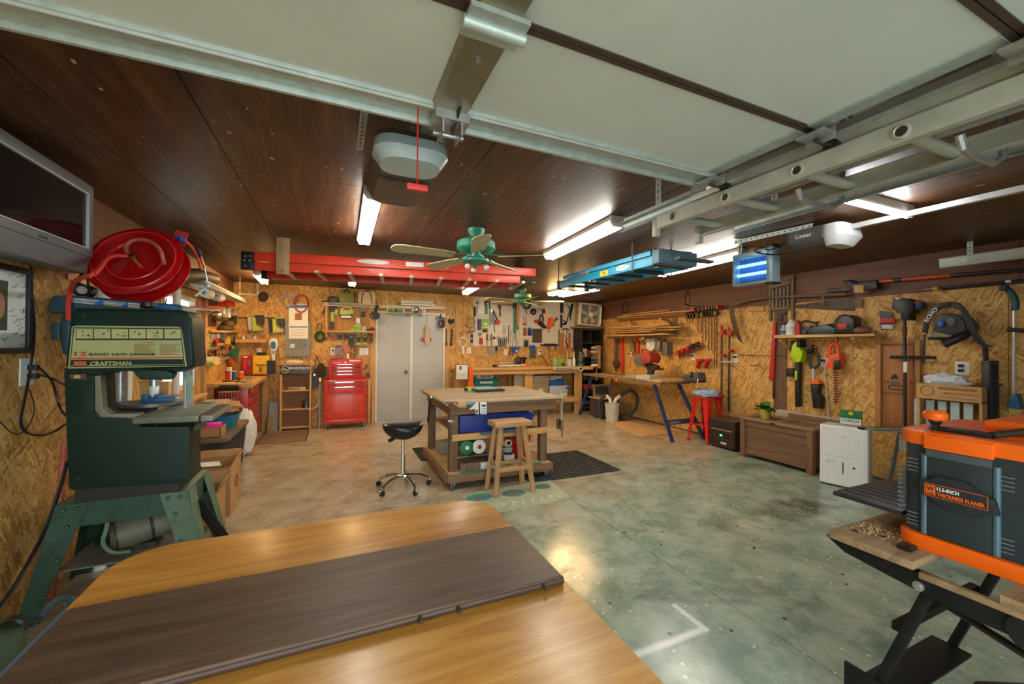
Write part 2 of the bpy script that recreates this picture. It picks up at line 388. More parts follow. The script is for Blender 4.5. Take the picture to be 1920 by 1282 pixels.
wl = wall('wall_left',G().bx(LX-.1,LX-.012,FY,5.0,-.06,CZ+.05).bx(LX-.1,LX-.012,6.1,BY,-.06,CZ+.05).bx(LX-.1,LX-.012,5.0,6.1,-.06,.95).bx(LX-.1,LX-.012,5.0,6.1,2.02,CZ+.05))
for y0,y1,z0,z1 in ((FY,.5,0,2.1),(.5,1.72,0,2.1),(1.72,2.94,0,2.1),(2.94,4.16,0,2.1),(4.16,5.0,0,2.1),(5.0,6.1,0,.95),(6.1,BY,0,2.1),(5.0,6.1,2.02,2.1)):
    child(wl,'osb_sheet',G().bx(LX-.013,LX,y0+.002,y1-.002,z0,z1),osb)
for y0,y1 in ((FY,1.24),(1.24,3.68),(3.68,6.1),(6.1,BY)): child(wl,'plywood_sheet',G().bx(LX-.013,LX+.004,y0+.002,y1-.002,2.102,CZ),M_wallply)
# front wall with the open doorway the daylight comes in by (behind the camera)
wall('wall_front',G().bx(LX-.1,-1.3,FY-.1,FY,-.06,CZ+.05).bx(1.55,RX+.1,FY-.1,FY,-.06,CZ+.05).bx(-1.3,1.55,FY-.1,FY,2.2,CZ+.05))
# window in the window wall, greenery outside
wd = struct('window_1',G().bx(LX-.10,LX-.005,5.0,5.05,.95,2.02).bx(LX-.10,LX-.005,6.05,6.1,.95,2.02).bx(LX-.10,LX-.005,5.05,6.05,.95,1.0).bx(LX-.10,LX-.005,5.05,6.05,1.97,2.02).bx(LX-.08,LX-.03,5.05,6.05,1.47,1.52),M_white)
child(wd,'pane',G().bx(LX-.06,LX-.052,5.05,6.05,1.0,1.47),M_glass); child(wd,'pane',G().bx(LX-.06,LX-.052,5.05,6.05,1.52,1.97),M_glass)
for a in ((4.9,5.0,.85,2.12),(6.1,6.22,.85,2.12)): child(wd,'casing',G().bx(LX,LX+.022,a[0],a[1],a[2],a[3]),M_pine)
child(wd,'casing',G().bx(LX,LX+.022,4.9,6.22,2.12,2.22),M_piney); child(wd,'window_sill',G().bx(LX,LX+.10,4.9,6.22,.81,.85),M_piney,.004)
M_leaf = P('leaf_green',(96,170,52),.6,var=.35,scale=5)
g = G()
for i in range(26): g.blob((LX-1.6-random.random()*1.2,4.6+random.random()*3.6,.3+random.random()*2.6),.42,.4,4,i,10,7)
t = Thing('garden_shrub','bright green shrub seen outside through the window','shrub',(LX-2,6,-.06)); t.part('foliage',g,M_leaf,kind='stuff'); t.part('stem',G().cyl((LX-2,6,-.06),(LX-2,6.1,1.2),.06),M_old)
# ------------------------------------------------------------------ double door in the back wall
M_door = P('grey_door_paint',(186,188,188),.38,var=.05,scale=3)
dr = struct('door_1',G().bx(DX0-.04,DX0,BY-.02,BY+.012,0,DZ+.04).bx(DX1,DX1+.04,BY-.02,BY+.012,0,DZ+.04).bx(DX0,DX1,BY-.02,BY+.012,DZ,DZ+.04),M_white,.003)
XM = 1.345
child(dr,'door_leaf',G().bx(DX0+.004,XM-.004,BY-.012,BY+.011,.02,DZ-.004),M_door,.003); child(dr,'door_leaf',G().bx(XM+.004,DX1-.004,BY-.012,BY+.011,.02,DZ-.004),M_door,.003)
child(dr,'astragal',G().bx(XM-.01,XM+.045,BY-.03,BY-.012,.02,DZ-.02),M_white,.003)
kp = wp('b',761,697,.012)
child(dr,'door_knob',G().lathe([(.03,0),(.032,.006),(.014,.01),(.012,.035),(.026,.045),(.029,.06),(.02,.072),(.002,.075)],(kp.x,BY-.012,kp.z),(0,-1,0),18),P('antique_brass',(120,104,70),.3,1))
child(dr,'threshold',G().bx(DX0-.04,DX1+.04,BY-.06,BY-.02,0,.02),M_galv)
for n_,(x0,x1,z0,z1,mt) in enumerate(((DX0-.14,DX0-.04,0,DZ+.04,M_pine),(DX1+.04,DX1+.13,0,DZ+.04,M_pine),(DX0-.14,DX1+.13,DZ+.04,DZ+.14,M_pinex))):
    struct('trim_%d' % (n_+1),G().bx(x0,x1,BY-.022,BY-.0005,z0,z1),mt,.003)
# stud-like cover strips on the OSB joints
for n_,(px,z0,z1) in enumerate(((857,1.3,CZ),(1083,0,.01))):
    if z1 > .1: x = wp('b',px,600).x; struct('trim_%d' % (n_+4),G().bx(x-.03,x+.03,BY-.02,BY-.0005,z0,z1),M_pine,.003)
struct('trim_6',G().bx(LX+.0005,LX+.06,6.25,6.34,0,2.4),M_pine,.003)
# ------------------------------------------------------------------ lights on the ceiling
def tubemat(n,c,e): return P(n,c,.5,var=0,emit=e)
T_cool = tubemat('cool_tube_glow',(255,250,238),15); T_warm = tubemat('warm_tube_glow',(255,214,150),22); T_dim = tubemat('soft_tube_glow',(250,250,255),24)
def fixture(label,a,b,tubes=2,w=.12,glow=T_cool,group='fluorescent ceiling fixtures',name='fluorescent_fixture',tr=.016,off=None):
    a,b = V(a),V(b); d = (b-a).normalized(); x = d.cross(V((0,0,1))).normalized(); z = a.z
    t = Thing(name,label,'light',((a.x+b.x)/2,(a.y+b.y)/2,z),group)
    pr = [(-w/2,0),(w/2,0),(w/2,-.03),(w*.32,-.055),(-w*.32,-.055),(-w/2,-.03)]
    t.part('housing',G().prism([a+x*p+V((0,0,q)) for p,q in pr],b-a),M_white)
    for e,s in ((a,1),(b,-1)): t.part('end_cap',G().prism([e+x*p*1.04+V((0,0,q*1.5)) for p,q in pr],d*(.022*s)),M_white)
    offs = off or ([-.032,.032] if tubes == 2 else [0])
    for k in offs:
        p,q = a+d*.03+x*k+V((0,0,-.075)),b-d*.03+x*k+V((0,0,-.075))
        tb = t.part('tube',G().cyl(p,q,tr,n=10),glow)
        for e,s in ((p,1),(q,-1)): t.part('tube_cap',G().cyl(e,e+d*(.012*s),tr*1.08,n=10),M_steel,parent=tb)
    return t
def fx(p,q,z=2.497):
    a,b = onz(p[0],p[1],z-.08),onz(q[0],q[1],z-.08); a.z = b.z = z; return a,b
fixture('twin tube fluorescent fixture just beyond the grey garage door opener',(.215,2.70,2.497),(.235,4.0,2.497))
fixture('long twin tube fluorescent fixture beyond the green ceiling fan',*fx((1028,486),(1160,424)))
fixture('single tube fluorescent fixture behind the blue bug zapper',*fx((1236,518),(1395,480)))
a,b = onz(1580,370,2.44),onz(1706,402,2.44); a.z = b.z = 2.497
fixture('slim bare LED tube mounted crosswise under the hanging aluminium ladder',a,b,1,.05,T_dim,'slim tube lights','led_tube_light',.014)
fixture('short fluorescent fixture above the electrical panel in the back corner by the window',(-1.0,6.5,2.497),(-1.03,7.4,2.497),2,.1,T_warm)
fixture('twin tube fluorescent fixture above the wire shelf behind the red ladder',*fx((663,519),(660,536)),glow=T_warm)
fixture('twin tube fluorescent fixture above the doors behind the red ladder',*fx((897,537),(872,552)),glow=T_cool)
fixture('fluorescent fixture next to the far ceiling fan, its tubes glaring over the pegboard',*fx((1072,545),(1031,554)),glow=T_warm)
fixture('fluorescent fixture partly behind the blue ladder end, over the box fan',*fx((1122,543),(1050,556)),glow=T_warm)
# ------------------------------------------------------------------ open garage door overhead
M_panel = P('door_panel_grey',(206,214,210),.55,var=.05,scale=3)
M_brownedge = P('door_edge_brown',(74,56,48),.6,var=.1)
DZ0 = 2.25; DXL,DXR = -1.25,1.5
gd = Thing('garage_door','open sectional garage door overhead with pale grey insulated sections','garage door',(0,.4,DZ0))
YS = [1.33,.855,.39,-.08,-.55]
for i in range(4):
    y1,y0 = YS[i]-.016,YS[i+1]+.016
    s_ = gd.part('door_section',G().bx(DXL,DXR,y0,y1,DZ0,DZ0+.045),M_panel)
    if i: gd.part('section_edge',G().bx(DXL,DXR,y1,y1+.0145,DZ0-.004,DZ0+.045),M_brownedge,parent=s_)
    if i < 3: gd.part('section_edge',G().bx(DXL,DXR,y0-.0145,y0,DZ0-.004,DZ0+.045),M_brownedge,parent=s_)
    gd.part('end_stile',G().bx(DXR-.055,DXR,y0+.002,y1,DZ0-.008,DZ0-.0005),M_galv,parent=s_)
    gd.part('center_stile',G().prism([(.265,y0+.002,DZ0-.0005),(.385,y0+.002,DZ0-.0005),(.375,y0+.002,DZ0-.022),(.275,y0+.002,DZ0-.022)],(0,y1-y0-.002,0)),P('stile_steel',(150,142,122),.4,.8),parent=s_)
    if i < 3:
        hg = gd.part('hinge',G().bx(.255,.395,y0-.06,y0+.03,DZ0-.034,DZ0-.022).cyl((.25,y0-.014,DZ0-.036),(.40,y0-.014,DZ0-.036),.014),M_galv,parent=s_)
        gd.part('bolt',G().cyl((.325,y0+.10,DZ0-.031),(.325,y0+.10,DZ0-.022),.009,n=6),M_steel,parent=s_)
# bottom rail (steel angle with ribs and weather lip)
br = gd.part('bottom_rail',G().bx(DXL,DXR,1.235,1.33,DZ0-.012,DZ0+.045).bx(DXL,DXR,1.322,1.336,DZ0-.03,DZ0+.05),M_galv,.002)
gd.part('rib',G().bx(DXL,DXR,1.243,1.249,DZ0-.02,DZ0-.012).bx(DXL,DXR,1.257,1.262,DZ0-.018,DZ0-.012),M_alu,parent=br)
gd.part('lift_bracket',G().box((.33,1.27,DZ0-.035),(.11,.09,.03)).box((.30,1.27,DZ0-.06),(.006,.08,.06)).box((.36,1.27,DZ0-.06),(.006,.08,.06)).cyl((.28,1.29,DZ0-.07),(.38,1.29,DZ0-.07),.008),M_steel)
for y in (1.26,.84,.375):
    rb = gd.part('roller_bracket',G().box((DXR-.01,y,DZ0-.03),(.07,.09,.008)).box((DXR+.02,y,DZ0-.0),(.006,.09,.10)),M_steel,.002)
    gd.part('roller',G().cyl((DXR-.01,y,DZ0-.045),(DXR+.095,y,DZ0-.045),.007).cyl((DXR+.075,y,DZ0-.045),(DXR+.095,y,DZ0-.045),.024),M_iron,parent=rb)
# tracks
def track(name,label,x,y0,y1,z,flip=1,hang=()):
    t = Thing(name,label,'track',(x,(y0+y1)/2,z),'garage door tracks')
    c = [(0,0),(.028,-.006),(.034,-.03),(.028,-.054),(0,-.06),(0,-.056),(.024,-.05),(.03,-.03),(.024,-.01),(0,-.004)]
    t.part('channel',G().prism([(x+flip*a,y0,z+b) for a,b in c],(0,y1-y0,0)),M_galv)
    t.part('angle',G().bx(x+flip*.034,x+flip*.037,y0,y1,z-.03,z+.03).bx(x+flip*.034,x+flip*.075,y0,y1,z+.027,z+.03),M_alu)
    for yy in hang:
        hg = t.part('hanger',G().bx(x+flip*.039,x+flip*.042,yy-.02,yy+.02,z-.03,CZ),M_galv)
        for k in range(5): t.part('bolt_hole',G().cyl((x+flip*.0385,yy,z+.03+k*.035),(x+flip*.0425+(.001*flip),yy,z+.03+k*.035),.006,n=8),M_black,parent=hg)
    return t
track('door_track','galvanised horizontal track carrying the edge of the open garage door',1.575,-.75,1.98,2.245,1,(1.7,))
track('door_track','empty galvanised track hanging between the aluminium ladder and the slim tube light',2.32,-1.1,1.80,2.285,1,(1.55,))
track('door_track','empty galvanised track by the wall opposite the window above the pole saw',5.45,-1.1,1.93,2.345,-1,(1.72,))
# aluminium ladder lying on hooks under the track
M_lad = P('ladder_aluminium',(192,194,182),.45,.45,var=.15,scale=8)
lz,lx0,lx1,ly0,ly1 = 2.155,1.56,1.90,-1.0,1.66
t = Thing('extension_ladder','aluminium extension ladder hung flat on hooks beside the open garage door','ladder',((lx0+lx1)/2,.4,lz-.05))
for x,s in ((lx0,1),(lx1,-1)):
    rl = t.part('side_rail',G().prism([(x,ly0,lz+.032),(x+s*.03,ly0,lz+.032),(x+s*.03,ly0,lz+.028),(x+s*.005,ly0,lz+.026),(x+s*.005,ly0,lz-.026),(x+s*.03,ly0,lz-.028),(x+s*.03,ly0,lz-.032),(x,ly0,lz-.032)],(0,ly1-ly0,0)),M_lad)
    t.part('end_foot',G().box((x+s*.012,ly1+.008,lz-.02),(.034,.03,.10)),M_lad,.004,parent=rl)
for k in range(9):
    y = ly1-.12-k*.3
    if y < ly0: break
    t.part('rung',G().cyl((lx0-.004,y,lz),(lx1+.004,y,lz),.019,n=12),M_lad)
    t.part('rung_end',G().ring((lx0-.003,y,lz),.019,.005,(1,0,0),14,5),M_lad); t.part('rung_bore_shade',G().cyl((lx0-.0048,y,lz),(lx0-.004,y,lz),.015,n=12),M_iron)  # dark disc stands for the shade inside the hollow rung
for x in (lx0+.045,lx1-.045): t.part('fly_rail',G().bx(x-.012,x+.012,ly0,ly1-.2,lz+.055,lz+.125),M_lad,.003)
for k in range(8):
    y = ly1-.35-k*.3; t.part('fly_rung',G().cyl((lx0+.05,y,lz+.085),(lx1-.05,y,lz+.085),.016,n=10),M_lad)
for y in (.55,1.0,-.4):
    solo('ladder_hook',{.55: 'grey Y shaped ladder hook over the middle of the aluminium ladder',1.0: 'grey ladder hook by the free end of the aluminium ladder',-.4: 'grey ladder hook at the garage door end of the aluminium ladder'}[y],'hook',
         G().tube([(lx1+.06,y,CZ-.002),(lx1+.06,y,lz+.06),(lx1+.055,y,lz-.07),(lx0+.13,y,lz-.075),(lx0+.10,y,lz-.03)],.011,8,smooth=1).box((lx1+.06,y,CZ-.02),(.05,.05,.035)),M_steel,group='ladder hooks')
# ------------------------------------------------------------------ garage door opener with rail, arm and release cord
M_opbody = P('opener_brown',(92,78,66),.4,var=.06); M_lens = P('opener_lens',(176,196,204),.25,var=.03)
t = Thing('garage_door_opener','grey and brown garage door opener with frosted lens and red release cord','opener',(.27,1.7,2.18))
def rounded(x0,x1,y0,y1,r,n=5):
    pts = []
    for cx,cy,a in ((x1-r,y1-r,0),(x0+r,y1-r,PI/2),(x0+r,y0+r,PI),(x1-r,y0+r,1.5*PI)):
        for i in range(n+1): pts.append((cx+r*math.cos(a+PI/2*i/n),cy+r*math.sin(a+PI/2*i/n)))
    return pts
def loft(g,sections):
    n = len(sections[0]); vs = [p for s in sections for p in s]; fs = [tuple(range(n-1,-1,-1)),tuple(range((len(sections)-1)*n,len(sections)*n))]
    for j in range(len(sections)-1):
        for i in range(n): fs.append((j*n+i,j*n+(i+1) % n,(j+1)*n+(i+1) % n,(j+1)*n+i))
    return g.add(vs,fs)
def rsec(x0,x1,y0,y1,r,z,n=5): return [(a,b,z) for a,b in rounded(x0,x1,y0,y1,r,n)]
t.part('body',loft(G(),[rsec(.135,.405,1.62,2.2,.08,2.34),rsec(.135,.405,1.62,2.2,.08,2.27),rsec(.16,.38,1.67,2.16,.07,2.215)]),M_opbody)
ln = t.part('lens',loft(G(),[rsec(.128,.412,1.56,1.76,.08,2.29),rsec(.125,.415,1.55,1.77,.08,2.25),rsec(.155,.385,1.57,1.75,.07,2.208)]),M_lens)
for k in range(13): t.part('vent_slot',G().box((.165+k*.0172,1.80+.0016*(6-abs(k-6)),2.213),(.011,.022,.012)),M_black)
for x in (.10,.44):
    st = t.part('hanger_strap',G().bx(x-.015,x+.015,1.70,2.14,2.46,2.463).bx(x-.017,x-.014,1.70,2.14,2.43,2.463).bx(x-.004,x+.004,1.78,1.80,2.36,CZ),M_galv)
    for k in range(11): t.part('bolt_hole',G().cyl((x,1.72+k*.038,2.4585),(x,1.72+k*.038,2.4635),.006,n=8),M_black,parent=st)
t.part('rail_shoe',G().bx(.27,.37,1.66,1.9,2.34,2.385),M_galv); t.part('rail',G().bx(.305,.335,-1.1,1.70,2.35,2.38).bx(.30,.34,-1.1,1.70,2.342,2.35),M_galv)
t.part('trolley',G().box((.32,1.20,2.345),(.06,.16,.035)),M_black,.006)
t.part('door_arm',G().beam((.33,1.12,2.34),(.345,1.20,2.24),.006,.03).beam((.345,1.20,2.24),(.34,1.28,2.19),.006,.03),M_iron)
t.part('release_lever',G().beam((.32,1.17,2.33),(.36,1.22,2.24),.012,.02),M_steel)
hp = ony(782,352,1.27); tp = V((hp.x,1.27,2.325))
cdp = t.part('release_cord',G().tube([tp,hp+V((0,0,.03)),hp],.0025,6),M_red)
t.part('release_handle',G().box(hp,(.065,.018,.02)),P('release_red',(222,58,48),.5),.005,parent=cdp)
# second opener further right
M_op2 = P('opener_charcoal',(62,60,60),.45,var=.06)
p0,p1 = onz(1478,468,2.36),onz(1560,448,2.36)
t = Thing('garage_door_opener','charcoal garage door opener with pale lens hanging behind the aluminium ladder','opener',(p0.x+.1,(p0.y+p1.y)/2,2.3))
cx,yb,yf = 3.62,2.2,1.88
t.part('body',loft(G(),[rsec(cx-.15,cx+.15,yf,yb,.05,2.46),rsec(cx-.15,cx+.15,yf,yb,.05,2.36),rsec(cx-.12,cx+.12,yf+.02,yb-.03,.05,2.31)]),M_op2)
t.part('lens',loft(G(),[[(x,y,z) for x,y,z in rsec(cx-.155,cx+.155,yf-.10,yf+.04,.06,2.455)],rsec(cx-.155,cx+.155,yf-.12,yf+.04,.06,2.36),rsec(cx-.12,cx+.12,yf-.07,yf+.03,.04,2.295)]),M_lgrey)
t.part('brand_lettering',textg('Linear',(cx-.1503,yb-.10,2.39),(0,-1,0),(0,0,1),.035,depth=.001),M_whiteplastic)
t.part('rail',G().bx(cx-.02,cx+.02,-1.1,yf-.08,2.41,2.445),M_alu)
st = t.part('hanger_strap',G().beam((cx-.20,2.62,2.475),(cx-.14,1.98,2.475),.003,.035).beam((cx-.19,2.62,2.49),(cx-.13,1.98,2.49),.03,.003),M_galv)
for k in range(14):
    q = V((cx-.202,2.60,2.475)).lerp(V((cx-.142,2.0,2.475)),k/13); t.part('bolt_hole',G().cyl(q-V((.002,0,0)),q+V((.003,0,0)),.006,n=8),M_black,parent=st)
t.part('cable',G().tube([(cx-.1,2.2,2.4),(cx-.12,2.35,2.34),(cx-.08,2.42,2.42),(cx-.14,2.5,2.37),(cx-.12,2.3,2.3),(cx-.1,2.12,2.29)],.006,6,smooth=2),M_black)
# ------------------------------------------------------------------ ceiling fans
M_fan = P('fan_green',(34,140,116),.4,var=.12,scale=8); M_blade = P('fan_blade_beige',(188,180,140),.5,var=.08); M_fan2 = P('fan_sage',(84,140,104),.45,var=.1)
M_bulb = P('frosted_bulb',(244,244,238),.3,var=0)
def fan(label,c,a0,mt,R=.66,s=1.0):
    x,y = c; t = Thing('ceiling_fan',label,'ceiling fan',(x,y,2.2),'ceiling fans'); zb = CZ-.245*s
    t.part('canopy',G().lathe([(.075*s,0),(.072*s,-.02*s),(.045*s,-.065*s),(.042*s,-.085*s),(.055*s,-.10*s)],(x,y,CZ),n=24),mt)
    t.part('motor_housing',G().lathe([(.06*s,-.095*s),(.145*s,-.10*s),(.165*s,-.115*s),(.168*s,-.17*s),(.155*s,-.185*s),(.10*s,-.20*s),(.05*s,-.205*s),(.05*s,-.245*s)],(x,y,CZ),n=32),mt)
    for k in range(5):
        a = a0+k*2*PI/5; d = V((math.cos(a),math.sin(a),0)); n_ = V((-d.y,d.x,0)); pit = .22
        iron = t.part('blade_iron',G().beam(V((x,y,zb+.035))+d*.05,V((x,y,zb+.01))+d*.20,.028,.008).beam(V((x,y,zb+.01))+d*.19,V((x,y,zb+.005))+d*.27,.07,.006),mt)
        pts = []
        for u,wv in ((.20,.045),(.30,.062),(R-.08,.072),(R-.02,.055),(R,.02)): pts.append((u,wv))
        out = [(u,wv) for u,wv in pts]+[(u,-wv) for u,wv in reversed(pts)]
        P3 = [V((x,y,zb))+d*u+n_*(wv*math.cos(pit))+V((0,0,wv*math.sin(pit))) for u,wv in out]
        t.part('blade',G().prism(P3,(0,0,.007)),M_blade)
    t.part('light_kit',G().lathe([(.05*s,-.245*s),(.09*s,-.25*s),(.115*s,-.265*s),(.115*s,-.285*s),(.06*s,-.30*s),(.03*s,-.315*s),(.0,-.318*s)],(x,y,CZ),n=24),mt)
    if s > .95:
        for k in range(3):
            a = a0-.9+k*2.1; d = V((math.cos(a),math.sin(a),0)); q = V((x,y,CZ-.30))+d*.055
            so = t.part('lamp_socket',G().cyl(q,q+d*.025+V((0,0,-.02)),.014),M_copper); t.part('bulb',G().ball(q+d*.04+V((0,0,-.035)),.024),M_bulb,parent=so)
        ch = t.part('pull_chain',G().cyl((x-.02,y-.05,CZ-.30),(x-.02,y-.05,CZ-.47),.0018,n=5),M_chrome); t.part('pull_knob',G().lathe([(.003,.02),(.012,.005),(.013,-.005),(.004,-.012)],(x-.02,y-.05,CZ-.478)),M_lgrey,parent=ch)
    return t
c1 = onz(893,430,CZ); tip = onz(1032,492,2.255)
fan('teal green five blade ceiling fan with bare bulbs and a pull chain',(c1.x,c1.y),math.atan2(-c1.y,-c1.x)+.06,M_fan,.72)
c2 = onz(980,541,CZ); tip = onz(1008,575,2.255)
fan('smaller looking sage green ceiling fan in front of the pegboard',(c2.x,c2.y),math.atan2(tip.y-c2.y,tip.x-c2.x),M_fan2,.74,.94)
# ------------------------------------------------------------------ red fibreglass extension ladder on wooden hangers
M_fred = P('red_fibreglass',(214,62,38),.4,var=.08); M_rungbeige = P('rung_aluminium',(186,172,146),.45,.5,var=.1)
A,B = V((-.76,4.5,0)),V((2.07,4.07,0))
d = (B-A).normalized(); nn = V((-d.y,d.x,0))
t = Thing('extension_ladder','red fibreglass extension ladder slung under the ceiling in front of the back wall','ladder',((A.x+B.x)/2,(A.y+B.y)/2,2.2))
Z = V((0,0,1))
for k,off in enumerate((0,.56)):
    a,b = A+nn*off,B+nn*off
    t.part('side_rail',G().beam(a+Z*2.315,b+Z*2.315,.03,.088),M_fred,.004); t.part('fly_rail',G().beam(a+nn*.02*(1-2*k)+Z*2.225,b-d*.18+nn*.02*(1-2*k)+Z*2.225,.03,.078),M_fred,.004)
    sh = t.part('ladder_shoe',G().beam(a-d*.06+Z*2.265,a+d*.05+Z*2.265,.045,.17),M_black,.004)
    if not k:
        for i,j in ((-.02,.04),(.02,.045),(-.03,0),(.015,0),(-.02,-.05)): t.part('rivet',G().cyl(a+d*i+Z*(2.265+j)-nn*.022,a+d*i+Z*(2.265+j)-nn*.027,.009,n=10),M_steel,parent=sh)
for k in range(9):
    u = .28+k*.305; a = A+d*u; t.part('rung',G().beam(a+Z*2.2,a+nn*.56+Z*2.2,.04,.028),M_rungbeige,.004)
    if k > 1: t.part('fly_rung',G().beam(a+d*.05+Z*2.30,a+d*.05+nn*.56+Z*2.30,.03,.025),M_rungbeige,.004)
sticker = lambda u0,u1,z0,z1: G().prism([A+d*u0+Z*z0-nn*.0155,A+d*u1+Z*z0-nn*.0155,A+d*u1+Z*z1-nn*.0155,A+d*u0+Z*z1-nn*.0155],nn*-.001)
def along(px): p = onz(px,500,2.3); return (p-A).dot(d)
el = [A+d*(1.12+.16*math.cos(q))+Z*(2.325+.022*math.sin(q))-nn*.0155 for q in [i*PI/10 for i in range(20)]]
t.part('oval_sticker',G().prism(el,nn*-.001),M_paper); t.part('sticker',sticker(1.44,1.62,2.30,2.345),M_paper); t.part('sticker',sticker(1.68,1.88,2.30,2.345),M_paper)
hp_ = A+d*.30
t2 = Thing('ladder_hanger','upright plank with a dowel peg holding the red ladder up','bracket',(hp_.x,hp_.y,2.15),'ladder hangers')
t2.part('plank',G().beam(hp_-nn*.028+Z*2.16,hp_-nn*.028+Z*CZ,.02,.11,up=tuple(d)) if False else G().prism([hp_-d*.055-nn*.02+Z*2.15,hp_+d*.055-nn*.02+Z*2.15,hp_+d*.055-nn*.02+Z*CZ,hp_-d*.055-nn*.02+Z*CZ],nn*-.025),WOOD('hanger_plank',(150,118,82),(188,156,112),'z',1,.7),.003)
t2.part('peg',G().cyl(hp_-nn*.06+Z*2.185,hp_+nn*.10+d*.06+Z*2.16,.014),M_handle); t2.part('bolt',G().cyl(hp_-nn*.05+Z*2.185,hp_-nn*.062+Z*2.185,.013,n=6),M_steel)
hb = A+d*2.78
t2 = Thing('ladder_hanger','dark iron bracket under the far end of the red ladder','bracket',(hb.x,hb.y+.4,2.2),'ladder hangers')
t2.part('strap',G().prism([hb+nn*.60+Z*2.2,hb+nn*.60+d*.12+Z*2.2,hb+nn*.60+d*.12+Z*CZ,hb+nn*.60+Z*CZ],nn*.02),M_black); t2.part('arm',G().beam(hb+nn*.60+d*.06+Z*2.2,hb-nn*.02+d*.06+Z*2.2,.04,.02),M_black)
# ------------------------------------------------------------------ blue stepladder slung along the ceiling
M_fblue = P('blue_fibreglass',(40,142,178),.4,var=.06)
a = onz(1066,536,2.27); b = onz(1200,487,2.27); xl = (a.x+b.x)/2
t = Thing('step_ladder','blue fibreglass stepladder folded and slung along the ceiling','ladder',(xl+.2,(a.y+b.y)/2,2.22))
Y0,Y1 = b.y,a.y
t.part('side_rail',G().bx(xl,xl+.025,Y0,Y1,2.235,2.32),M_fblue,.004); t.part('rear_rail',G().bx(xl+.003,xl+.027,Y0+.03,Y1-.1,2.33,2.375),M_fblue,.004)
t.part('side_rail',G().bx(xl+.43,xl+.455,Y0,Y1,2.235,2.32),M_fblue,.004); t.part('rear_rail',G().bx(xl+.43,xl+.452,Y0+.03,Y1-.1,2.33,2.375),M_fblue,.004)
for k in range(7): t.part('step',G().bx(xl+.025,xl+.43,Y1-.12-k*.30-.05,Y1-.12-k*.30+.01,2.24,2.262),P('step_dark',(44,62,70),.6))
t.part('ladder_top',G().bx(xl-.01,xl+.46,Y0-.09,Y0,2.24,2.37),P('ladder_top_teal',(70,106,116),.5),.012)
t.part('spreader',G().beam((xl-.004,Y1-.45,2.29),(xl-.004,Y1-.7,2.35),.006,.02).box((xl-.006,Y1-.58,2.33),(.02,.14,.03)),M_steel)
yl = t.part('warning_sticker',G().bx(xl-.0012,xl,Y1-1.02,Y1-.88,2.25,2.30),M_yellow); t.part('warning_mark',G().bx(xl-.002,xl-.0012,Y1-.97,Y1-.94,2.262,2.29),M_redink,parent=yl)
lo = [(xl-.0012,Y0+.42+.1*math.cos(q),2.282+.026*math.sin(q)) for q in [i*PI/10 for i in range(20)]]
ol = t.part('oval_logo',G().prism(lo,(-.001,0,0)),M_whiteplastic); t.part('logo_lettering',textg('WERNER',(xl-.0023,Y0+.485,2.272),(0,-1,0),(0,0,1),.02,.13),M_navy,parent=ol)
t.part('foot',G().bx(xl-.004,xl+.03,Y1-.01,Y1+.05,2.22,2.33),M_black,.004); t.part('foot',G().bx(xl+.42,xl+.46,Y1-.01,Y1+.05,2.22,2.33),M_black,.004)
for y,lb in ((Y1-.02,'black hook strap at the far end of the blue stepladder'),(Y0+.25,'black hook strap near the top of the blue stepladder')):
    solo('ladder_hook',lb,'hook',G().tube([(xl-.02,y,CZ-.001),(xl-.02,y,2.215),(xl+.48,y,2.212),(xl+.48,y,CZ-.001)],.008,6),M_iron,group='stepladder hooks')
# folded tripod bags beyond the stepladder top
a,b = onz(1215,492,2.34),onz(1282,486,2.34)
t = Thing('folded_chair','dark folded camp chair lying on top of the blue stepladder','chair',(a.x,a.y,2.38))
yy = (a.y+b.y)/2-.02
t.part('fabric',G().blob((a.x+.1,yy,2.41),(.26,.07,.036),.12,4,3),P('charcoal_fabric',(58,60,62),.85));
for k in (-.05,0,.05): t.part('leg_tube',G().cyl((a.x-.12,yy+k,2.415),(a.x+.38,yy+k*.8,2.43),.013),M_dark)
# ------------------------------------------------------------------ bug zapper
X = 3.52; y1,y0 = onx(1373,505,X).y,onx(1437,505,X).y; zt,zb = 2.385,onx(1405,533,X).z
M_zap = P('zapper_housing',(150,176,184),.4,.3,var=.05); M_uv = P('violet_tube_glow',(110,196,255),.4,var=0,emit=2.2)
t = Thing('bug_zapper','boxy blue glowing electric bug zapper hanging below the ceiling','bug zapper',(X+.05,(y0+y1)/2,zb))
t.part('frame',G().bx(X,X+.10,y0,y1,zt-.05,zt).bx(X,X+.10,y0,y1,zb,zb+.02).bx(X,X+.10,y1-.02,y1,zb+.02,zt-.05).bx(X-.005,X+.105,y0-.055,y0,zb-.005,zt+.005),M_zap,.004)
t.part('corner_cap',G().bx(X-.01,X+.11,y0-.06,y0+.01,zt+.001,zt+.03).bx(X-.01,X+.11,y0-.06,y0+.01,zb-.02,zb-.001),M_black,.004)
t.part('back_plate',G().bx(X+.085,X+.10,y0,y1-.02,zb+.02,zt-.05),P('zapper_back',(40,90,150),.5))
H = zt-.05-zb-.02
for k in (.35,.72): t.part('uv_tube',G().cyl((X+.055,y0,zb+.02+H*k),(X+.055,y1-.02,zb+.02+H*k),.013),M_uv)
for k in range(24):
    y = y0+.008+k*(y1-y0-.03)/23; t.part('grid_wire',G().cyl((X+.012,y,zb+.02),(X+.012,y,zt-.05),.0014,n=4),M_iron)
for k in range(5): t.part('guard_bar',G().cyl((X+.004,y0,zb+.04+k*H/5),(X+.004,y1-.02,zb+.04+k*H/5),.002,n=5),M_zap)
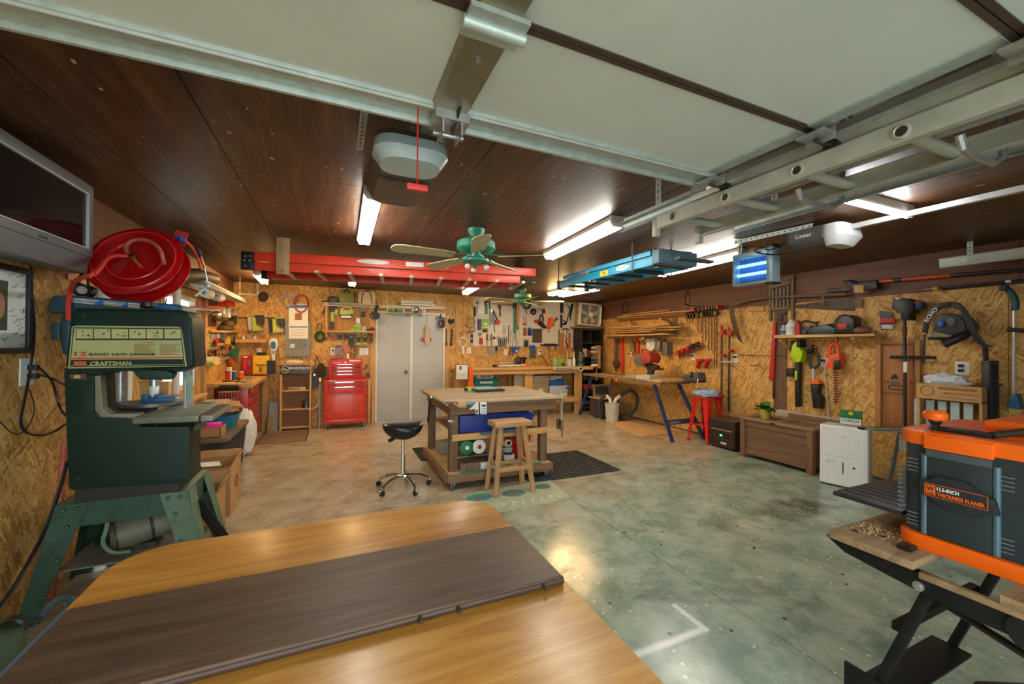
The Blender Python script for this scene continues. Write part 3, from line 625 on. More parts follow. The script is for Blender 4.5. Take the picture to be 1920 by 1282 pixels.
t.part('hanging_chain',G().tube([(X+.05,y0+.05,zt),(X+.07,y0+.07,CZ)],.004,5),M_steel); t.part('hanging_chain',G().tube([(X+.05,y1-.05,zt),(X+.05,y1-.06,CZ)],.004,5),M_steel)
t.part('power_lamp',G().cyl((X-.004,y0+.06,zt-.02),(X,y0+.06,zt-.02),.007),M_redink)
def YP(poly,Y): return [ony(x,y,Y) for x,y in poly]
def GY(g,poly,Y,dep): return g.prism(YP(poly,Y),(0,dep,0))
def arc(cx,cy,rx,ry,a0,a1,n=8): return [(cx+rx*math.cos(math.radians(a0+(a1-a0)*i/n)),cy+ry*math.sin(math.radians(a0+(a1-a0)*i/n))) for i in range(n+1)]
def rpoly(x0,y0,x1,y1,r,n=4): return arc(x1-r,y0+r,r,r,-90,0,n)+arc(x1-r,y1-r,r,r,0,90,n)+arc(x0+r,y1-r,r,r,90,180,n)+arc(x0+r,y0+r,r,r,180,270,n)
# ------------------------------------------------------------------ oak table in front, with a loose dark leaf on it
def oak():
    t = NT('golden_oak'); v = t.pos((1.0,9,9)); f = t.noise(v,1.5,6,.6,1.6); f2 = t.noise(t.pos((3,60,60)),1.2,4,.6); g = t.math('ADD',t.math('MULTIPLY',f,.75),t.math('MULTIPLY',f2,.25))
    t.col(t.ramp(g,[(.3,(164,104,34)),(.5,(202,142,58)),(.72,(224,174,92))])); t.set(Roughness=.34,Coat_Weight=.25,Coat_Roughness=.22); t.bump(f2,.06,.002); return t.m
M_oak = oak(); TZ = .74
def round_rect(x0,x1,y0,y1,r,corners='abcd',n=8):
    pts = []
    for k,(cx,cy,a) in zip('abcd',((x1-r,y1-r,0),(x0+r,y1-r,PI/2),(x0+r,y0+r,PI),(x1-r,y0+r,1.5*PI))):
        if k in corners: pts += [(cx+r*math.cos(a+PI/2*i/n),cy+r*math.sin(a+PI/2*i/n)) for i in range(n+1)]
        else: pts.append((x1 if k in 'ad' else x0,y1 if k in 'ab' else y0))
    return pts
t = Thing('dining_table','golden oak table with rounded corners carrying a loose dark board','table',(0,1.0,0))
half = lambda y0,y1,c: G().prism([(x,y,TZ-.032) for x,y in round_rect(-.69,.69,y0,y1,.17,c)],(0,0,.032))
t.part('table_half',half(1.286,1.9,'ab'),M_oak,.006,seg=3); t.part('table_half',half(.35,1.284,'cd'),M_oak,.006,seg=3)
t.part('apron',G().bx(-.56,.56,.5,.52,TZ-.12,TZ-.032).bx(-.56,.56,1.72,1.74,TZ-.12,TZ-.032).bx(-.56,-.54,.52,1.72,TZ-.12,TZ-.032).bx(.54,.56,.52,1.72,TZ-.12,TZ-.032),M_oak)
t.part('pedestal',G().lathe([(.13,.10),(.11,.2),(.075,.28),(.10,.42),(.085,.55),(.12,TZ-.05)],(0,1.1,0),n=20),M_oak)
for a in range(4):
    q = PI/4+a*PI/2; d = V((math.cos(q),math.sin(q),0)); t.part('foot',G().beam(V((0,1.1,.16))+d*.08,V((0,1.1,.03))+d*.46,.06,.06),M_oak,.01)
M_leaf2 = WOOD('dark_stained_leaf',(60,44,34),(112,88,70),'x',.9,.5)
t = Thing('table_leaf','dark stained board lying across the golden oak table','board',(0,1.3,TZ))
t.part('plank',G().bx(-.655,.667,1.105,1.488,TZ+.001,TZ+.03),M_leaf2,.004,seg=3)
t.part('end_strip',G().bx(-.667,-.656,1.105,1.488,TZ+.004,TZ+.026),P('strip_blue_grey',(96,120,146),.4,.3)); t.part('moulded_edge',G().cyl((-.655,1.112,TZ+.013),(.672,1.112,TZ+.013),.012,n=12),WOOD('leaf_edge',(52,34,24),(86,60,44),'x',1,.5))
for px in (1023,863,784): x = onz(px,1100 if px > 1000 else 1145,TZ+.02).x; t.part('dowel',G().cyl((x,1.105,TZ+.016),(x,1.082,TZ+.016),.006,n=10),M_iron)
# ------------------------------------------------------------------ thickness planer on a folding workbench
WZ = .765
M_wtop = WOOD('worn_bench_jaw',(112,84,56),(170,140,104),'x',1.2,.75); M_blk = P('black_steel',(30,30,30),.45,.5,var=.3)
t = Thing('folding_workbench','folding workbench with worn wooden jaws and black steel legs under the planer','workbench',(2.2,.6,0))
t.part('jaw',G().bx(1.83,2.56,.715,.975,WZ-.03,WZ),M_wtop,.004); t.part('jaw',G().bx(1.835,2.56,.15,.52,WZ-.03,WZ),M_wtop,.004)
t.part('side_strip',G().bx(1.84,1.862,.15,.705,WZ-.052,WZ-.031),M_wtop,.002)
for x in (1.855,2.50):
    t.part('arm',G().prism([(x,1.0,WZ-.035),(x,.93,WZ-.075),(x,.6,WZ-.12),(x,.1,WZ-.12),(x,.1,WZ-.054),(x,.98,WZ-.033)],(.035,0,0)),M_blk,.003)
    t.part('leg',G().beam((x+.06,.70,WZ-.10),(x+.07,.915,.02),.03,.035,(1,0,0)),M_blk,.004)
    t.part('leg',G().beam((x+.10,.80,.02),(x+.10,.12,.50),.03,.035,(1,0,0)),M_blk,.004); t.part('leg',G().beam((x+.06,.30,WZ-.10),(x+.07,.08,.02),.03,.035,(1,0,0)),M_blk,.004)
    t.part('brace',G().beam((x+.04,.72,WZ-.11),(x+.04,.25,WZ-.24),.012,.03,(1,0,0)),M_blk,.003)
    t.part('bolt',G().cyl((x-.006,.71,WZ-.085),(x,.71,WZ-.085),.016).cyl((x-.010,.71,WZ-.085),(x-.006,.71,WZ-.085),.009,n=6),M_steel)
t.part('clamp_wheel',G().lathe([(.05,0),(.052,.01),(.03,.016),(.0,.018)],(1.855,.46,WZ-.09),(-1,0,0),22),M_black)
t.part('step_plate',G().bx(1.9,2.55,.80,.93,.16,.175).bx(1.89,1.905,.80,.95,.14,.24),M_blk,.004)
t.part('foot_board',G().beam((1.95,.5,.14),(2.5,.42,.12),.12,.02),P('green_board',(92,120,92),.7,var=.2)); t.part('cross_brace',G().beam((1.93,.80,.46),(2.57,.80,.46),.03,.03),M_blk)
t.part('swivel_peg',G().bx(1.90,1.95,.75,.79,WZ,WZ+.018),M_black,.003)
for i in range(3): t.part('peg_hole',G().cyl((1.92+.05*i,.93-.07*i,WZ-.002),(1.92+.05*i,.93-.07*i,WZ+.0006),.011,n=12),M_black)
g = G(); rr = random.Random(3)
for i in range(260):
    u,v = rr.gauss(0,.055),rr.gauss(0,.04); x,y = 2.02+u,.90+v
    if y > .97 or y < .72: continue
    a = rr.random()*3; h = .004; c = V((x,y,WZ+.002+rr.random()*.004)); e = V((math.cos(a),math.sin(a),.3))*h; f = V((-math.sin(a),math.cos(a),0))*h*.5; g.add([c-e-f,c+e-f,c+e+f,c-e+f],[(0,1,2,3)])
solo('wood_shavings','pale wood shavings scattered on the workbench jaw by the planer','shavings',g,P('shavings',(222,196,140),.8),kind='stuff')
# planer (front faces -X)
M_pl = P('planer_slate',(40,50,56),.4,var=.1); M_po = P('planer_orange',(240,100,12),.4,var=.05)
PX0,PX1,PY0,PY1 = 1.99,2.50,.385,.815; BZ = WZ
t = Thing('thickness_planer','orange and black benchtop thickness planer','planer',((PX0+PX1)/2,(PY0+PY1)/2,BZ))
t.part('base',G().prism([(x,y,BZ) for x,y in round_rect(PX0-.02,PX1+.02,PY0-.01,PY1+.01,.06)],(0,0,.055)),M_po,.006)
bd = t.part('body',G().prism([(x,y,BZ+.055) for x,y in round_rect(PX0,PX1,PY0,PY1,.05)],(0,0,.325)),M_pl,.003)
tz = BZ+.38
tp_ = t.part('top_frame',G().prism([(x,y,tz) for x,y in round_rect(PX0-.012,PX1+.012,PY0-.008,PY1+.008,.055)],(0,0,.052)),M_po,.008)
yc,yd_ = .737,.577       # front panel between the two uprights
t.part('front_panel',G().bx(PX0-.012,PX0,yd_,yc,BZ+.06,tz-.012),M_pl,.004)
t.part('top_lip',G().bx(PX0-.024,PX0-.001,yd_-.005,yc+.005,tz-.008,tz+.044),M_po,.006); t.part('dust_lip',G().bx(PX0-.022,PX0-.002,yd_,yc,tz-.036,tz-.009),P('lip_grey',(70,76,80),.5),.003)
for y in (yc+.008,yd_-.008): t.part('upright_rib',G().cyl((PX0-.004,y,BZ+.06),(PX0-.004,y,tz-.03),.010,n=10),P('rib_blue_grey',(70,96,108),.35))
bz0,bz1 = BZ+.155,BZ+.30
cz = (bz0+bz1)/2
bp = [(yc+.012,cz+.03),(yc-.012,cz+.034),(yc-.035,cz+.056),(yd_+.05,cz+.056),(yd_+.012,cz+.022),(yd_-.012,cz+.02),(yd_-.022,cz-.03),(yd_+.006,cz-.036),(yd_+.03,cz-.055),(yc-.05,cz-.052),(yc-.012,cz-.024),(yc+.01,cz-.02)]
bpl = t.part('badge_plate',G().prism([(PX0-.014,y,z) for y,z in bp],(-.02,0,0)),P('badge_slate',(34,42,47),.45),.004)
lb = PX0-.0345
for z_ in (cz-.020,cz+.024): t.part('badge_border',G().bx(lb,lb+.001,yd_+.002,yc-.003,z_,z_+.0015),M_po,parent=bpl)
for y_ in (yc-.0045,yd_+.002): t.part('badge_border',G().bx(lb,lb+.001,y_,y_+.0015,cz-.018,cz+.0235),M_po,parent=bpl)
t.part('logo_tile',G().bx(lb-.0005,lb+.001,yc-.032,yc-.007,cz-.014,cz+.02),M_po,parent=bpl); t.part('logo_lettering',textg('W',(lb-.0007,yc-.009,cz+.0),(0,-1,0),(0,0,1),.016,.021,bold=.02),M_pl,parent=bpl); t.part('logo_lettering',textg('WEN',(lb-.0007,yc-.011,cz-.012),(0,-1,0),(0,0,1),.007,.018),M_pl,parent=bpl)
t.part('lettering',textg('12.5-INCH',(lb,yc-.036,cz+.006),(0,-1,0),(0,0,1),.0125,.055,bold=.02),M_whiteplastic,parent=bpl); t.part('lettering',textg('THICKNESS PLANER',(lb,yc-.036,cz-.013),(0,-1,0),(0,0,1),.0125,.115,bold=.02),M_po,parent=bpl)
for ys in (PY1-.028,yd_-.022):
    for z in (BZ+.10,tz-.08):
        for k in range(4): t.part('vent_slot',G().box((PX0-.001,ys-.008,z+k*.014-.02),(.006,.03,.004)),P('slot_edge',(96,106,110),.4),parent=bd)
for k in range(10):
    t.part('side_vent',G().box((PX0+.02,PY1-.002,BZ+.12+k*.017),(.06,.012,.006)),P('slot_edge',(96,106,110),.4),parent=bd); t.part('side_vent',G().box((PX0+.03,PY0+.02,BZ+.12+k*.017),(.10,.05,.006)),P('slot_edge',(96,106,110),.4),parent=bd)
kx,ky = onz(1747,800,tz+.052).x,onz(1747,800,tz+.052).y
kn = t.part('height_knob',G().lathe([(.010,0),(.012,.03),(.03,.034),(.034,.04),(.034,.056),(.026,.066),(.0,.069)],(PX0+.06,PY1-.075,tz+.058),n=24),M_po,.0); t.part('knob_stem',G().lathe([(.024,.0),(.02,.006),(.012,.02),(.02,.034)],(PX0+.06,PY1-.075,tz+.052),n=20),M_black,parent=kn)
t.part('top_plate',G().bx(PX0+.04,PX0+.09,PY1-.22,PY1-.09,tz+.053,tz+.068),M_black,.004); t.part('motor_hood',G().bx(PX0+.17,PX1,PY0+.02,PY1-.16,tz+.056,tz+.10),M_po,.02,seg=3)
t.part('crank_handle',G().cyl((PX0+.05,PY1-.22,tz+.064),(PX0+.18,PY1-.29,tz+.085),.012),M_iron)
t.part('outfeed_table',G().bx(PX0+.02,PX1-.04,PY1+.004,PY1+.24,BZ+.088,BZ+.105),P('table_black',(40,40,42),.4),.003)
for k in range(6): t.part('table_rib',G().bx(PX0+.05+k*.052,PX0+.054+k*.052,PY1+.02,PY1+.225,BZ+.105,BZ+.1065),M_steel)
# ------------------------------------------------------------------ band saw on its steel stand
M_bs = P('bandsaw_green',(16,40,32),.42,var=.25,scale=5); M_bs2 = P('bandsaw_green_edge',(28,56,48),.45,var=.25,scale=6); M_decal = P('decal_olive',(168,170,112),.5,var=.06)
SY = 2.97
t = Thing('band_saw','dark green band saw with a pale label plate','band saw',(-1.06,SY+.15,.61))
# C-shaped frame with the throat cut out
t.part('lower_body',GY(G(),[(120,698),(178,704),(180,745),(180,768),(188,780),(262,783),(262,800),(355,800),(355,890)]+arc(350,897,8,8,0,80,3)+[(140,918)]+arc(138,910,9,9,90,170,3),SY,.22),M_bs,.008,seg=3)
t.part('column_panel',GY(G(),rpoly(127,717,176,775,4),SY-.008,.01),M_bs,.003)
t.part('throat_edge',GY(G(),[(178,704),(188,704),(192,765),(205,776),(262,775),(262,784),(188,782),(178,768)],SY-.006,.06),P('throat_grey',(122,120,104),.5,.2),.002)
t.part('blade_guard',GY(G(),[(250,699),(262,692),(312,694),(325,700),(318,712),(262,712)],SY-.05,.08),M_bs2,.006)
t.part('upper_body',GY(G(),[(120,690),(122,700),(190,703),(205,695),(340,697),(352,688),(350,650)],SY+.005,.2),M_bs)
hd = t.part('upper_cover',GY(G(),[(121,688),(131,592),(137,579),(146,577),(340,581),(352,586),(359,596),(365,680),(360,690)],SY-.045,.25),M_bs,.018,seg=4)
t.part('label_recess',GY(G(),[(127,691),(134,612),(142,610),(334,612),(340,616),(350,687)],SY-.054,.012),P('decal_border_olive',(150,160,112),.5),.002,parent=hd)
t.part('label_outline',GY(G(),[(130.5,688),(137.5,613.6),(338,615.4),(346.8,685.8)],SY-.0555,.003),M_bs,parent=hd); dc = t.part('label_plate',GY(G(),[(132,686),(139,615),(337,617),(345,684)],SY-.0565,.004),M_decal,parent=hd)
yl_ = SY-.0575
def lt(txt,x,y,x1,h,mt,par,b=0): return t.part('lettering',wtext('b',txt,x,y,x1,h,BY-yl_,bold=b),mt,parent=par)
t.part('label_band',GY(G(),[(132.5,685),(133.5,674.5),(343.5,673),(344.5,683)],yl_,.002),M_bs,parent=hd); t.part('label_stripe',GY(G(),[(134,673),(134.2,671),(343,669),(343.3,671)],yl_,.002),M_redink,parent=hd)
yl_ = SY-.0585
lt('12',139,667,163,8,M_redink,hd,.03); lt('INCH',145,670.5,162,2,M_redink,hd); lt('BAND SAW-SANDER',167,666.5,293,5,M_ink,hd,.03); lt('CRAFTSMAN.',169,685,249,7.5,M_decal,hd,.03); lt('DANGER',264,643,288,2.5,M_redink,hd)
t.part('brand_tile',GY(G(),[(137.5,686),(138,677),(162,676.7),(162.5,685.6)],yl_,.002),M_redink,parent=hd); yl_ = SY-.060; lt('Sears',140,683.5,160,5,M_decal,hd)
for k in range(6):
    x0 = 143+k*33; t.part('pictogram_frame',GY(G(),[(x0-1,616.2),(x0+32,616.2),(x0+32,637.5),(x0-1,637.5)],SY-.0571,.0005),M_bs,parent=hd); fr = t.part('pictogram',GY(G(),[(x0,617),(x0+31,617),(x0+31,637),(x0,637)],SY-.0575,.001),P('picto',(178,180,122),.5),parent=hd)
    g = GY(G(),[(x0,634.5),(x0+31,634.5),(x0+31,637),(x0,637)],SY-.0585,.001)
    for i in range(7):
        r_ = random.Random(k*9+i); cx_,cy_ = x0+15+r_.uniform(-8,8),625.5+r_.uniform(-5,5); g.W('b',[(cx_,cy_),(cx_+r_.uniform(2,6),cy_+r_.uniform(-3,3)),(cx_+r_.uniform(2,5),cy_+1.2)],BY-SY+.0578,BY-SY+.0585)
    t.part('pictogram_print',g,M_ink,parent=hd)
for col in (251,299):
    for k in range(9):
        w_ = 40-(k*7 % 5)*3; t.part('fine_print',GY(G(),[(col,645.5+k*2.3),(col+w_,645.3+k*2.3),(col+w_,646.4+k*2.3),(col,646.6+k*2.3)],SY-.0573,.0006),M_redink if k % 4 == 3 else P('grey_print',(110,110,74),.6),parent=hd)
for x,y in ((157,590),(327,594)): t.part('cover_screw',GY(G(),arc(x,y,4,4,0,330,9),SY-.048,.006),M_bs2,parent=hd)
q = ony(278,578,SY+.1); kb = t.part('tension_knob',G().lathe([(.012,0),(.012,.05),(.034,.055),(.038,.06),(.038,.085),(.030,.09),(0,.09)],(q.x,SY+.10,q.z-.05),n=12),M_black)
t.part('side_hinge',GY(G(),[(355,609),(363,609),(363,613),(355,613)],SY+.1,.03).prism(YP([(355,853),(362,853),(362,857),(355,857)],SY+.06),(0,.03,0)),M_black)
t.part('rear_trim',GY(G(),[(353,800),(361,800),(361,890),(354,892)],SY+.08,.03),P('trim_grey',(116,118,106),.5,.3))
sw = t.part('switch_plate',GY(G(),rpoly(131,701,162,711,2),SY-.006,.01),P('switch_brown',(96,48,40),.5)); t.part('switch_button',GY(G(),rpoly(138,703,151,709,2.5),SY-.010,.006),M_decal,parent=sw)
for x,y in ((145,898),(334,876)): t.part('panel_screw',GY(G(),arc(x,y,4.5,4,0,330,9),SY-.004,.006),M_bs2)
t.part('saw_blade',GY(G(),[(346.5,712),(348,712),(348,765),(346.5,765)],SY+.05,.012),M_steel); t.part('blade_guide',GY(G(),[(341,655),(356,655),(358,758),(343,760)],SY+.14,.05),P('guide_grey',(128,150,140),.5),.004)
# tilting table
TBZ = ony(250,783,SY-.1).z
tl = [(248,782),(262,771),(330,758),(404,757),(400,775),(399,788),(378,790),(376,781),(368,781),(362,792),(258,797),(248,797)]
a,b,c_,d_ = onz(248,783,TBZ),onz(399,778,TBZ),onz(407,757,TBZ),onz(330,757,TBZ)
t.part('work_table',G().prism([onz(x,y,TBZ) for x,y in ((248,783),(372,779),(409,757.5),(330,757))],(0,0,-.035)),P('table_grey_green',(112,120,106),.45,.3,var=.2),.004)
t.part('work_table_wing',G().prism([onz(x,y,TBZ) for x,y in ((376,779),(399,778),(432,757),(412,757.5))],(0,0,-.035)),P('wing_grey',(124,126,116),.45,.4,var=.2),.004)
for k in range(5): a,b = onz(378+k*4.5,778.5,TBZ),onz(415+k*3.6,757.6,TBZ); t.part('table_groove',G().beam(a+Z*.001,b+Z*.001,.004,.003),M_iron)
t.part('trunnion',G().tube(YP([(300,797),(330,806),(360,806),(385,792)],SY+.1),.022,8,smooth=2),P('trunnion_bronze',(92,92,70),.5,.4))
t.part('base',G().bx(-1.30,-.84,SY+.02,SY+.2,.6055,.69),M_black)  # added block under the saw, black to stand for the shaded gap
for m_ in (M_bs,M_bs2): m_.node_tree.nodes['Principled BSDF'].inputs['Specular IOR Level'].default_value = .2
# stand
M_st = P('stand_green',(32,68,54),.55,var=.4,scale=9)
t = Thing('saw_stand','dusty green riveted steel stand under the band saw','stand',(-1.08,3.15,0))
SX0,SX1,SYF,SYB,STZ = -1.37,-.80,2.99,3.42,.605
t.part('top_plate',G().bx(SX0,SX1,SYF,SYF+.12,STZ-.006,STZ).bx(SX0,SX1,SYB-.12,SYB,STZ-.006,STZ).bx(SX0,SX0+.12,SYF+.12,SYB-.12,STZ-.006,STZ).bx(SX1-.12,SX1,SYF+.12,SYB-.12,STZ-.006,STZ),P('dusty_green_top',(128,138,108),.7,var=.25,scale=20))
t.part('front_apron',G().bx(SX0,SX1,SYF-.004,SYF,STZ-.13,STZ),M_st); t.part('rear_apron',G().bx(SX0,SX1,SYB,SYB+.004,STZ-.13,STZ),M_st); t.part('side_apron',G().bx(SX1,SX1+.004,SYF,SYB,STZ-.13,STZ),M_st); t.part('side_apron',G().bx(SX0-.004,SX0,SYF,SYB,STZ-.13,STZ),M_st)
for sx,x in ((-1,SX0),(1,SX1)):
    for sy,y in ((-1,SYF),(1,SYB)):
        xf,yf_ = x+sx*.13,y+sy*.06
        lg = t.part('leg',G().prism([(x,y+sy*.006,STZ),(x-sx*.13,y+sy*.006,STZ),(xf-sx*.075,yf_,0),(xf,yf_,0)],(0,-sy*.004,0)).prism([(x+sx*.006,y,STZ),(x+sx*.006,y-sy*.13,STZ),(xf,yf_-sy*.075,0),(xf,yf_,0)],(-sx*.004,0,0)),M_st if not (sx > 0) else P('stand_green_pale',(84,108,88),.6,var=.3,scale=12))  # legs on the room side get a paler green
        for k,(dx,zz) in enumerate(((-.03,STZ-.03),(-.09,STZ-.03),(-.05,STZ-.12),(-.02,.32),(.02,.14))):
            t.part('rivet',G().ball((x+sx*(dx+.0),y+sy*(.01+(STZ-zz)*.1),zz),.011,8,6),P('rivet_green',(70,92,76),.5,.4),parent=lg)
t.part('side_strap',G().beam((SX1+.02,SYF+.1,STZ-.1),(SX1+.11,SYB+.02,.08),.004,.07,(1,0,0)),M_black); t.part('motor_shelf',G().bx(SX0-.02,SX1+.02,SYF+.04,SYB-.04,.22,.228),P('shelf_grey',(120,120,112),.6))
t = Thing('electric_motor','dusty grey electric motor inside the saw stand','motor',(-1.02,3.2,.228))
t.part('casing',G().lathe([(.06,-.15),(.085,-.13),(.09,-.1),(.09,.1),(.08,.13),(.04,.14)],(-1.08,3.22,.34),(.75,.35,.1),22),P('motor_dusty',(120,120,104),.6,.3,var=.2)); t.part('band',G().ring((-1.05,3.235,.344),.093,.008,(.75,.35,.1),26),M_iron)
t.part('end_bell',G().lathe([(.086,-.01),(.086,.012),(.05,.03),(.02,.035)],(-1.185,3.17,.326),(-.75,-.35,-.1),20),M_iron); t.part('mount',G().box((-1.08,3.22,.245),(.16,.12,.034)),M_iron)
t.part('flex_conduit',G().tube([(-1.2,3.1,.50),(-1.19,3.06,.42),(-1.21,3.05,.34),(-1.17,3.06,.27),(-1.10,3.10,.25)],.011,8,smooth=2),P('conduit_green',(110,130,104),.5)); t.part('belt_guard',GY(G(),[(190,985),(275,970),(235,1030),(170,1040)],3.32,.04),M_bs)
# ------------------------------------------------------------------ television on the window wall
M_tv = P('tv_silver',(116,122,126),.42,.3,var=.04); M_scr = P('tv_screen',(18,19,24),.12,var=.1,scale=3)
t = Thing('television','silver flat television high on the window wall, screen off','television',(-1.45,2.68,1.88))
tx = -1.38; y0,y1,z0,z1 = 2.08,3.275,1.90,2.43
t.part('cabinet',G().bx(LX+.045,tx,y0,y1,z0+.005,z1),M_tv,.01)
t.part('bezel',G().bx(tx,tx+.02,y0,y1,z1-.055,z1).bx(tx,tx+.02,y0,y1,z0+.10,z0+.145).bx(tx,tx+.02,y1-.045,y1,z0+.145,z1-.055).bx(tx,tx+.02,y0,y0+.045,z0+.145,z1-.055),M_tv,.003)
t.part('screen',G().bx(tx,tx+.008,y0+.045,y1-.045,z0+.145,z1-.055),M_scr)
t.part('screen_trim',G().bx(tx+.008,tx+.021,y0+.045,y1-.045,z1-.061,z1-.055).bx(tx+.008,tx+.021,y1-.051,y1-.045,z0+.145,z1-.061).bx(tx+.008,tx+.021,y0+.045,y1-.045,z0+.145,z0+.150),M_lgrey)
t.part('speaker_bar',G().prism([(tx+.02,y0,z0+.098),(tx-.02,y0,z0+.098),(tx-.03,y0,z0),(tx+.0,y0,z0)],(0,y1-y0-.02,0)),M_tv,.003); t.part('indicator',G().bx(tx+.0195,tx+.022,y1-.045,y1-.035,z0+.115,z0+.12),M_redink)
t.part('wall_mount',G().bx(LX,LX+.046,2.5,2.9,2.0,2.35),M_black); t.part('backing_board',G().bx(LX+.005,LX+.03,3.29,3.36,1.95,2.35),M_pine)
t.part('brand_mark',textg('SYLVANIA',(tx+.0205,2.78,z0+.112),(0,1,0),(0,0,1),.012),M_dark)
# signed poster in a black frame
t = Thing('framed_poster','black framed print covered in handwritten signatures below the television','picture',(LX+.02,2.8,1.42))
y0,y1,z0,z1 = 2.45,3.125,1.425,1.885
t.part('frame',G().bx(LX+.001,LX+.03,y0,y1,z1-.03,z1).bx(LX+.001,LX+.03,y0,y1,z0,z0+.03).bx(LX+.001,LX+.03,y1-.03,y1,z0+.03,z1-.03).bx(LX+.001,LX+.03,y0,y0+.03,z0+.03,z1-.03),M_black,.003)
mt = t.part('mat_board',G().bx(LX+.005,LX+.012,y0+.03,y1-.03,z0+.03,z1-.03),P('mat_pale',(206,214,212),.6,var=.06))
t.part('photograph',G().bx(LX+.012,LX+.014,y0+.2,2.96,1.545,1.80),P('photo_green',(62,74,56),.5,var=.5,scale=22),parent=mt); t.part('photograph_face',G().prism([(LX+.0145,2.9+.04*math.cos(a),1.67+.07*math.sin(a)) for a in [i*PI/8 for i in range(16)]],(.001,0,0)),P('photo_skin',(160,116,92),.6),parent=mt)
r_ = random.Random(5)
for k in range(34):
    yy,zz = r_.uniform(2.97,3.08) if k % 2 else r_.uniform(2.6,3.08),r_.uniform(1.47,1.85)
    if 1.53 < zz < 1.81 and yy < 2.97: zz = 1.83 if k % 4 else 1.49
    t.part('signature',G().tube([(LX+.0128,yy+i*.009,zz+i*.004+r_.uniform(-.008,.008)) for i in range(5)],.0011,4),M_ink,parent=mt)
# outlet with plugs and leads
def outlet(pl,px,py,label,plugs=0,h=.115,w=.075):
    q = wp(pl,px,py); n = OUT[pl]; sd = V((1,0,0)) if pl == 'b' else V((0,1,0)); t = Thing('wall_outlet',label,'outlet',q-V((0,0,h/2)),'wall outlets and switches')
    def bxp(c,a,b,dd,z): return G().prism([c+sd*a*i+V((0,0,b*j))+n*z for i,j in ((-1,-1),(1,-1),(1,1),(-1,1))],n*dd)
    t.part('cover_plate',bxp(q,w/2,h/2,.006,0),M_whiteplastic,.001)
    for s_ in (-1,1): t.part('socket',bxp(q+V((0,0,s_*.024)),.016,.014,.003,.006),M_lgrey)
    for k in range(plugs): t.part('plug',bxp(q+V((0,0,.024-.048*k)),.016,.015,.04,.009),M_black,.004)
    return t,q
t,q = outlet('l',49,697,'white outlet with two black plugs on the wall beside the band saw',2,.15,.11)
def lead(label,pts,r,mt=None,name='mains_lead',cat='cord'): return solo(name,label,cat,G().tube(pts,r,7,smooth=3),mt or M_black)
L_ = lambda x,y,d=.02: wp('l',x,y,d)
lead('black cord hanging from the television past the outlet in a long loop',[L_(58,500,.05),L_(60,560),L_(66,610),L_(62,660),L_(54,710),L_(44,760),L_(37,790),L_(46,812),L_(80,818),L_(110,805),L_(122,795,.1)],.006)
lead('black cord arching from the upper plug down behind the band saw',[q+V((.05,0,.024)),L_(75,690,.07),L_(98,712,.05),L_(106,740,.04),L_(112,765,.06),L_(122,778,.12)],.006)
lead('black cord from the lower plug running straight behind the band saw',[q+V((.05,0,-.024)),L_(80,703,.08),L_(105,712,.1),L_(122,722,.14)],.006)
lead('thin grey wire drooping in a loop near the bottom of the wall',[L_(0,790,.01),L_(20,812,.01),L_(40,815,.01),L_(60,790,.01),L_(66,760,.01),L_(55,730,.01)],.003,M_iron)
lead('heavy black cable running down from the band saw to the floor',[onx(126,865,-1.40),onx(112,920,-1.40),onx(85,995,-1.45),onx(50,1060,-1.45),onx(15,1120,-1.45),onx(-30,1165,-1.45)],.009)
solo('corner_pipe','thin red painted pipe standing against the wall behind the band saw','pipe',G().cyl(onx(122,830,-1.5),(LX+.07,onx(98,990,-1.5).y,0),.018),P('faded_red',(176,92,66),.6,var=.2))
# ------------------------------------------------------------------ drill press behind the band saw
M_dp = P('drill_blue_green',(38,70,84),.42,var=.12,scale=6)
t = Thing('drill_press','blue-green floor drill press behind the band saw','drill press',(-1.18,3.75,0)); DY = 3.25
ax = ony(288,640,DY+.1).x; cx_ = ony(214,740,DY+.22).x
t.part('belt_cover',GY(G(),[(90,583),(93,560),(100,554),(130,553),(338,571),(342,577),(342,592),(90,586)],DY,.30),M_dp,.012,seg=3)
t.part('belt_cover_label',GY(G(),[(132,557.5),(330,574),(330,580),(132,567)],DY-.002,.002),P('label_blue',(20,110,186),.5))
for k in range(3):
    for j,(x0,x1) in enumerate(((136,185),(194,236),(240,270))): t.part('belt_cover_print',GY(G(),[(x0,558.6+k*3+(x0-132)*.083),(x1-4*k,558.6+k*3+(x1-132)*.083),(x1-4*k,560.2+k*3+(x1-132)*.083),(x0,560.2+k*3+(x0-132)*.083)],DY-.003,.001),M_yellow if (k+j) % 2 else M_white)
t.part('motor',GY(G(),[(112,592),(132,590),(132,668),(116,664),(112,640)],DY+.02,.2),M_dp,.012); t.part('motor_box',GY(G(),[(95,605),(112,605),(112,637),(95,637)],DY+.02,.1),M_dp,.006)
t.part('head',G().bx(ax-.09,ax+.06,DY+.02,DY+.42,1.30,1.67),M_dp,.02); t.part('quill',G().cyl((ax,DY+.12,1.2),(ax,DY+.12,1.32),.026),M_steel); t.part('chuck',G().lathe([(.012,.0),(.024,.02),(.027,.07),(.02,.085)],(ax,DY+.12,1.13),n=16),M_white)
t.part('column',G().cyl((cx_,DY+.3,.04),(cx_,DY+.3,1.6),.037,n=20),M_steel); t.part('base',G().bx(cx_-.16,cx_+.22,DY+.28,DY+.55,0,.04),M_dp,.008)
tz_ = ony(288,757,DY+.1).z; tc = ony(288,757,DY+.12)
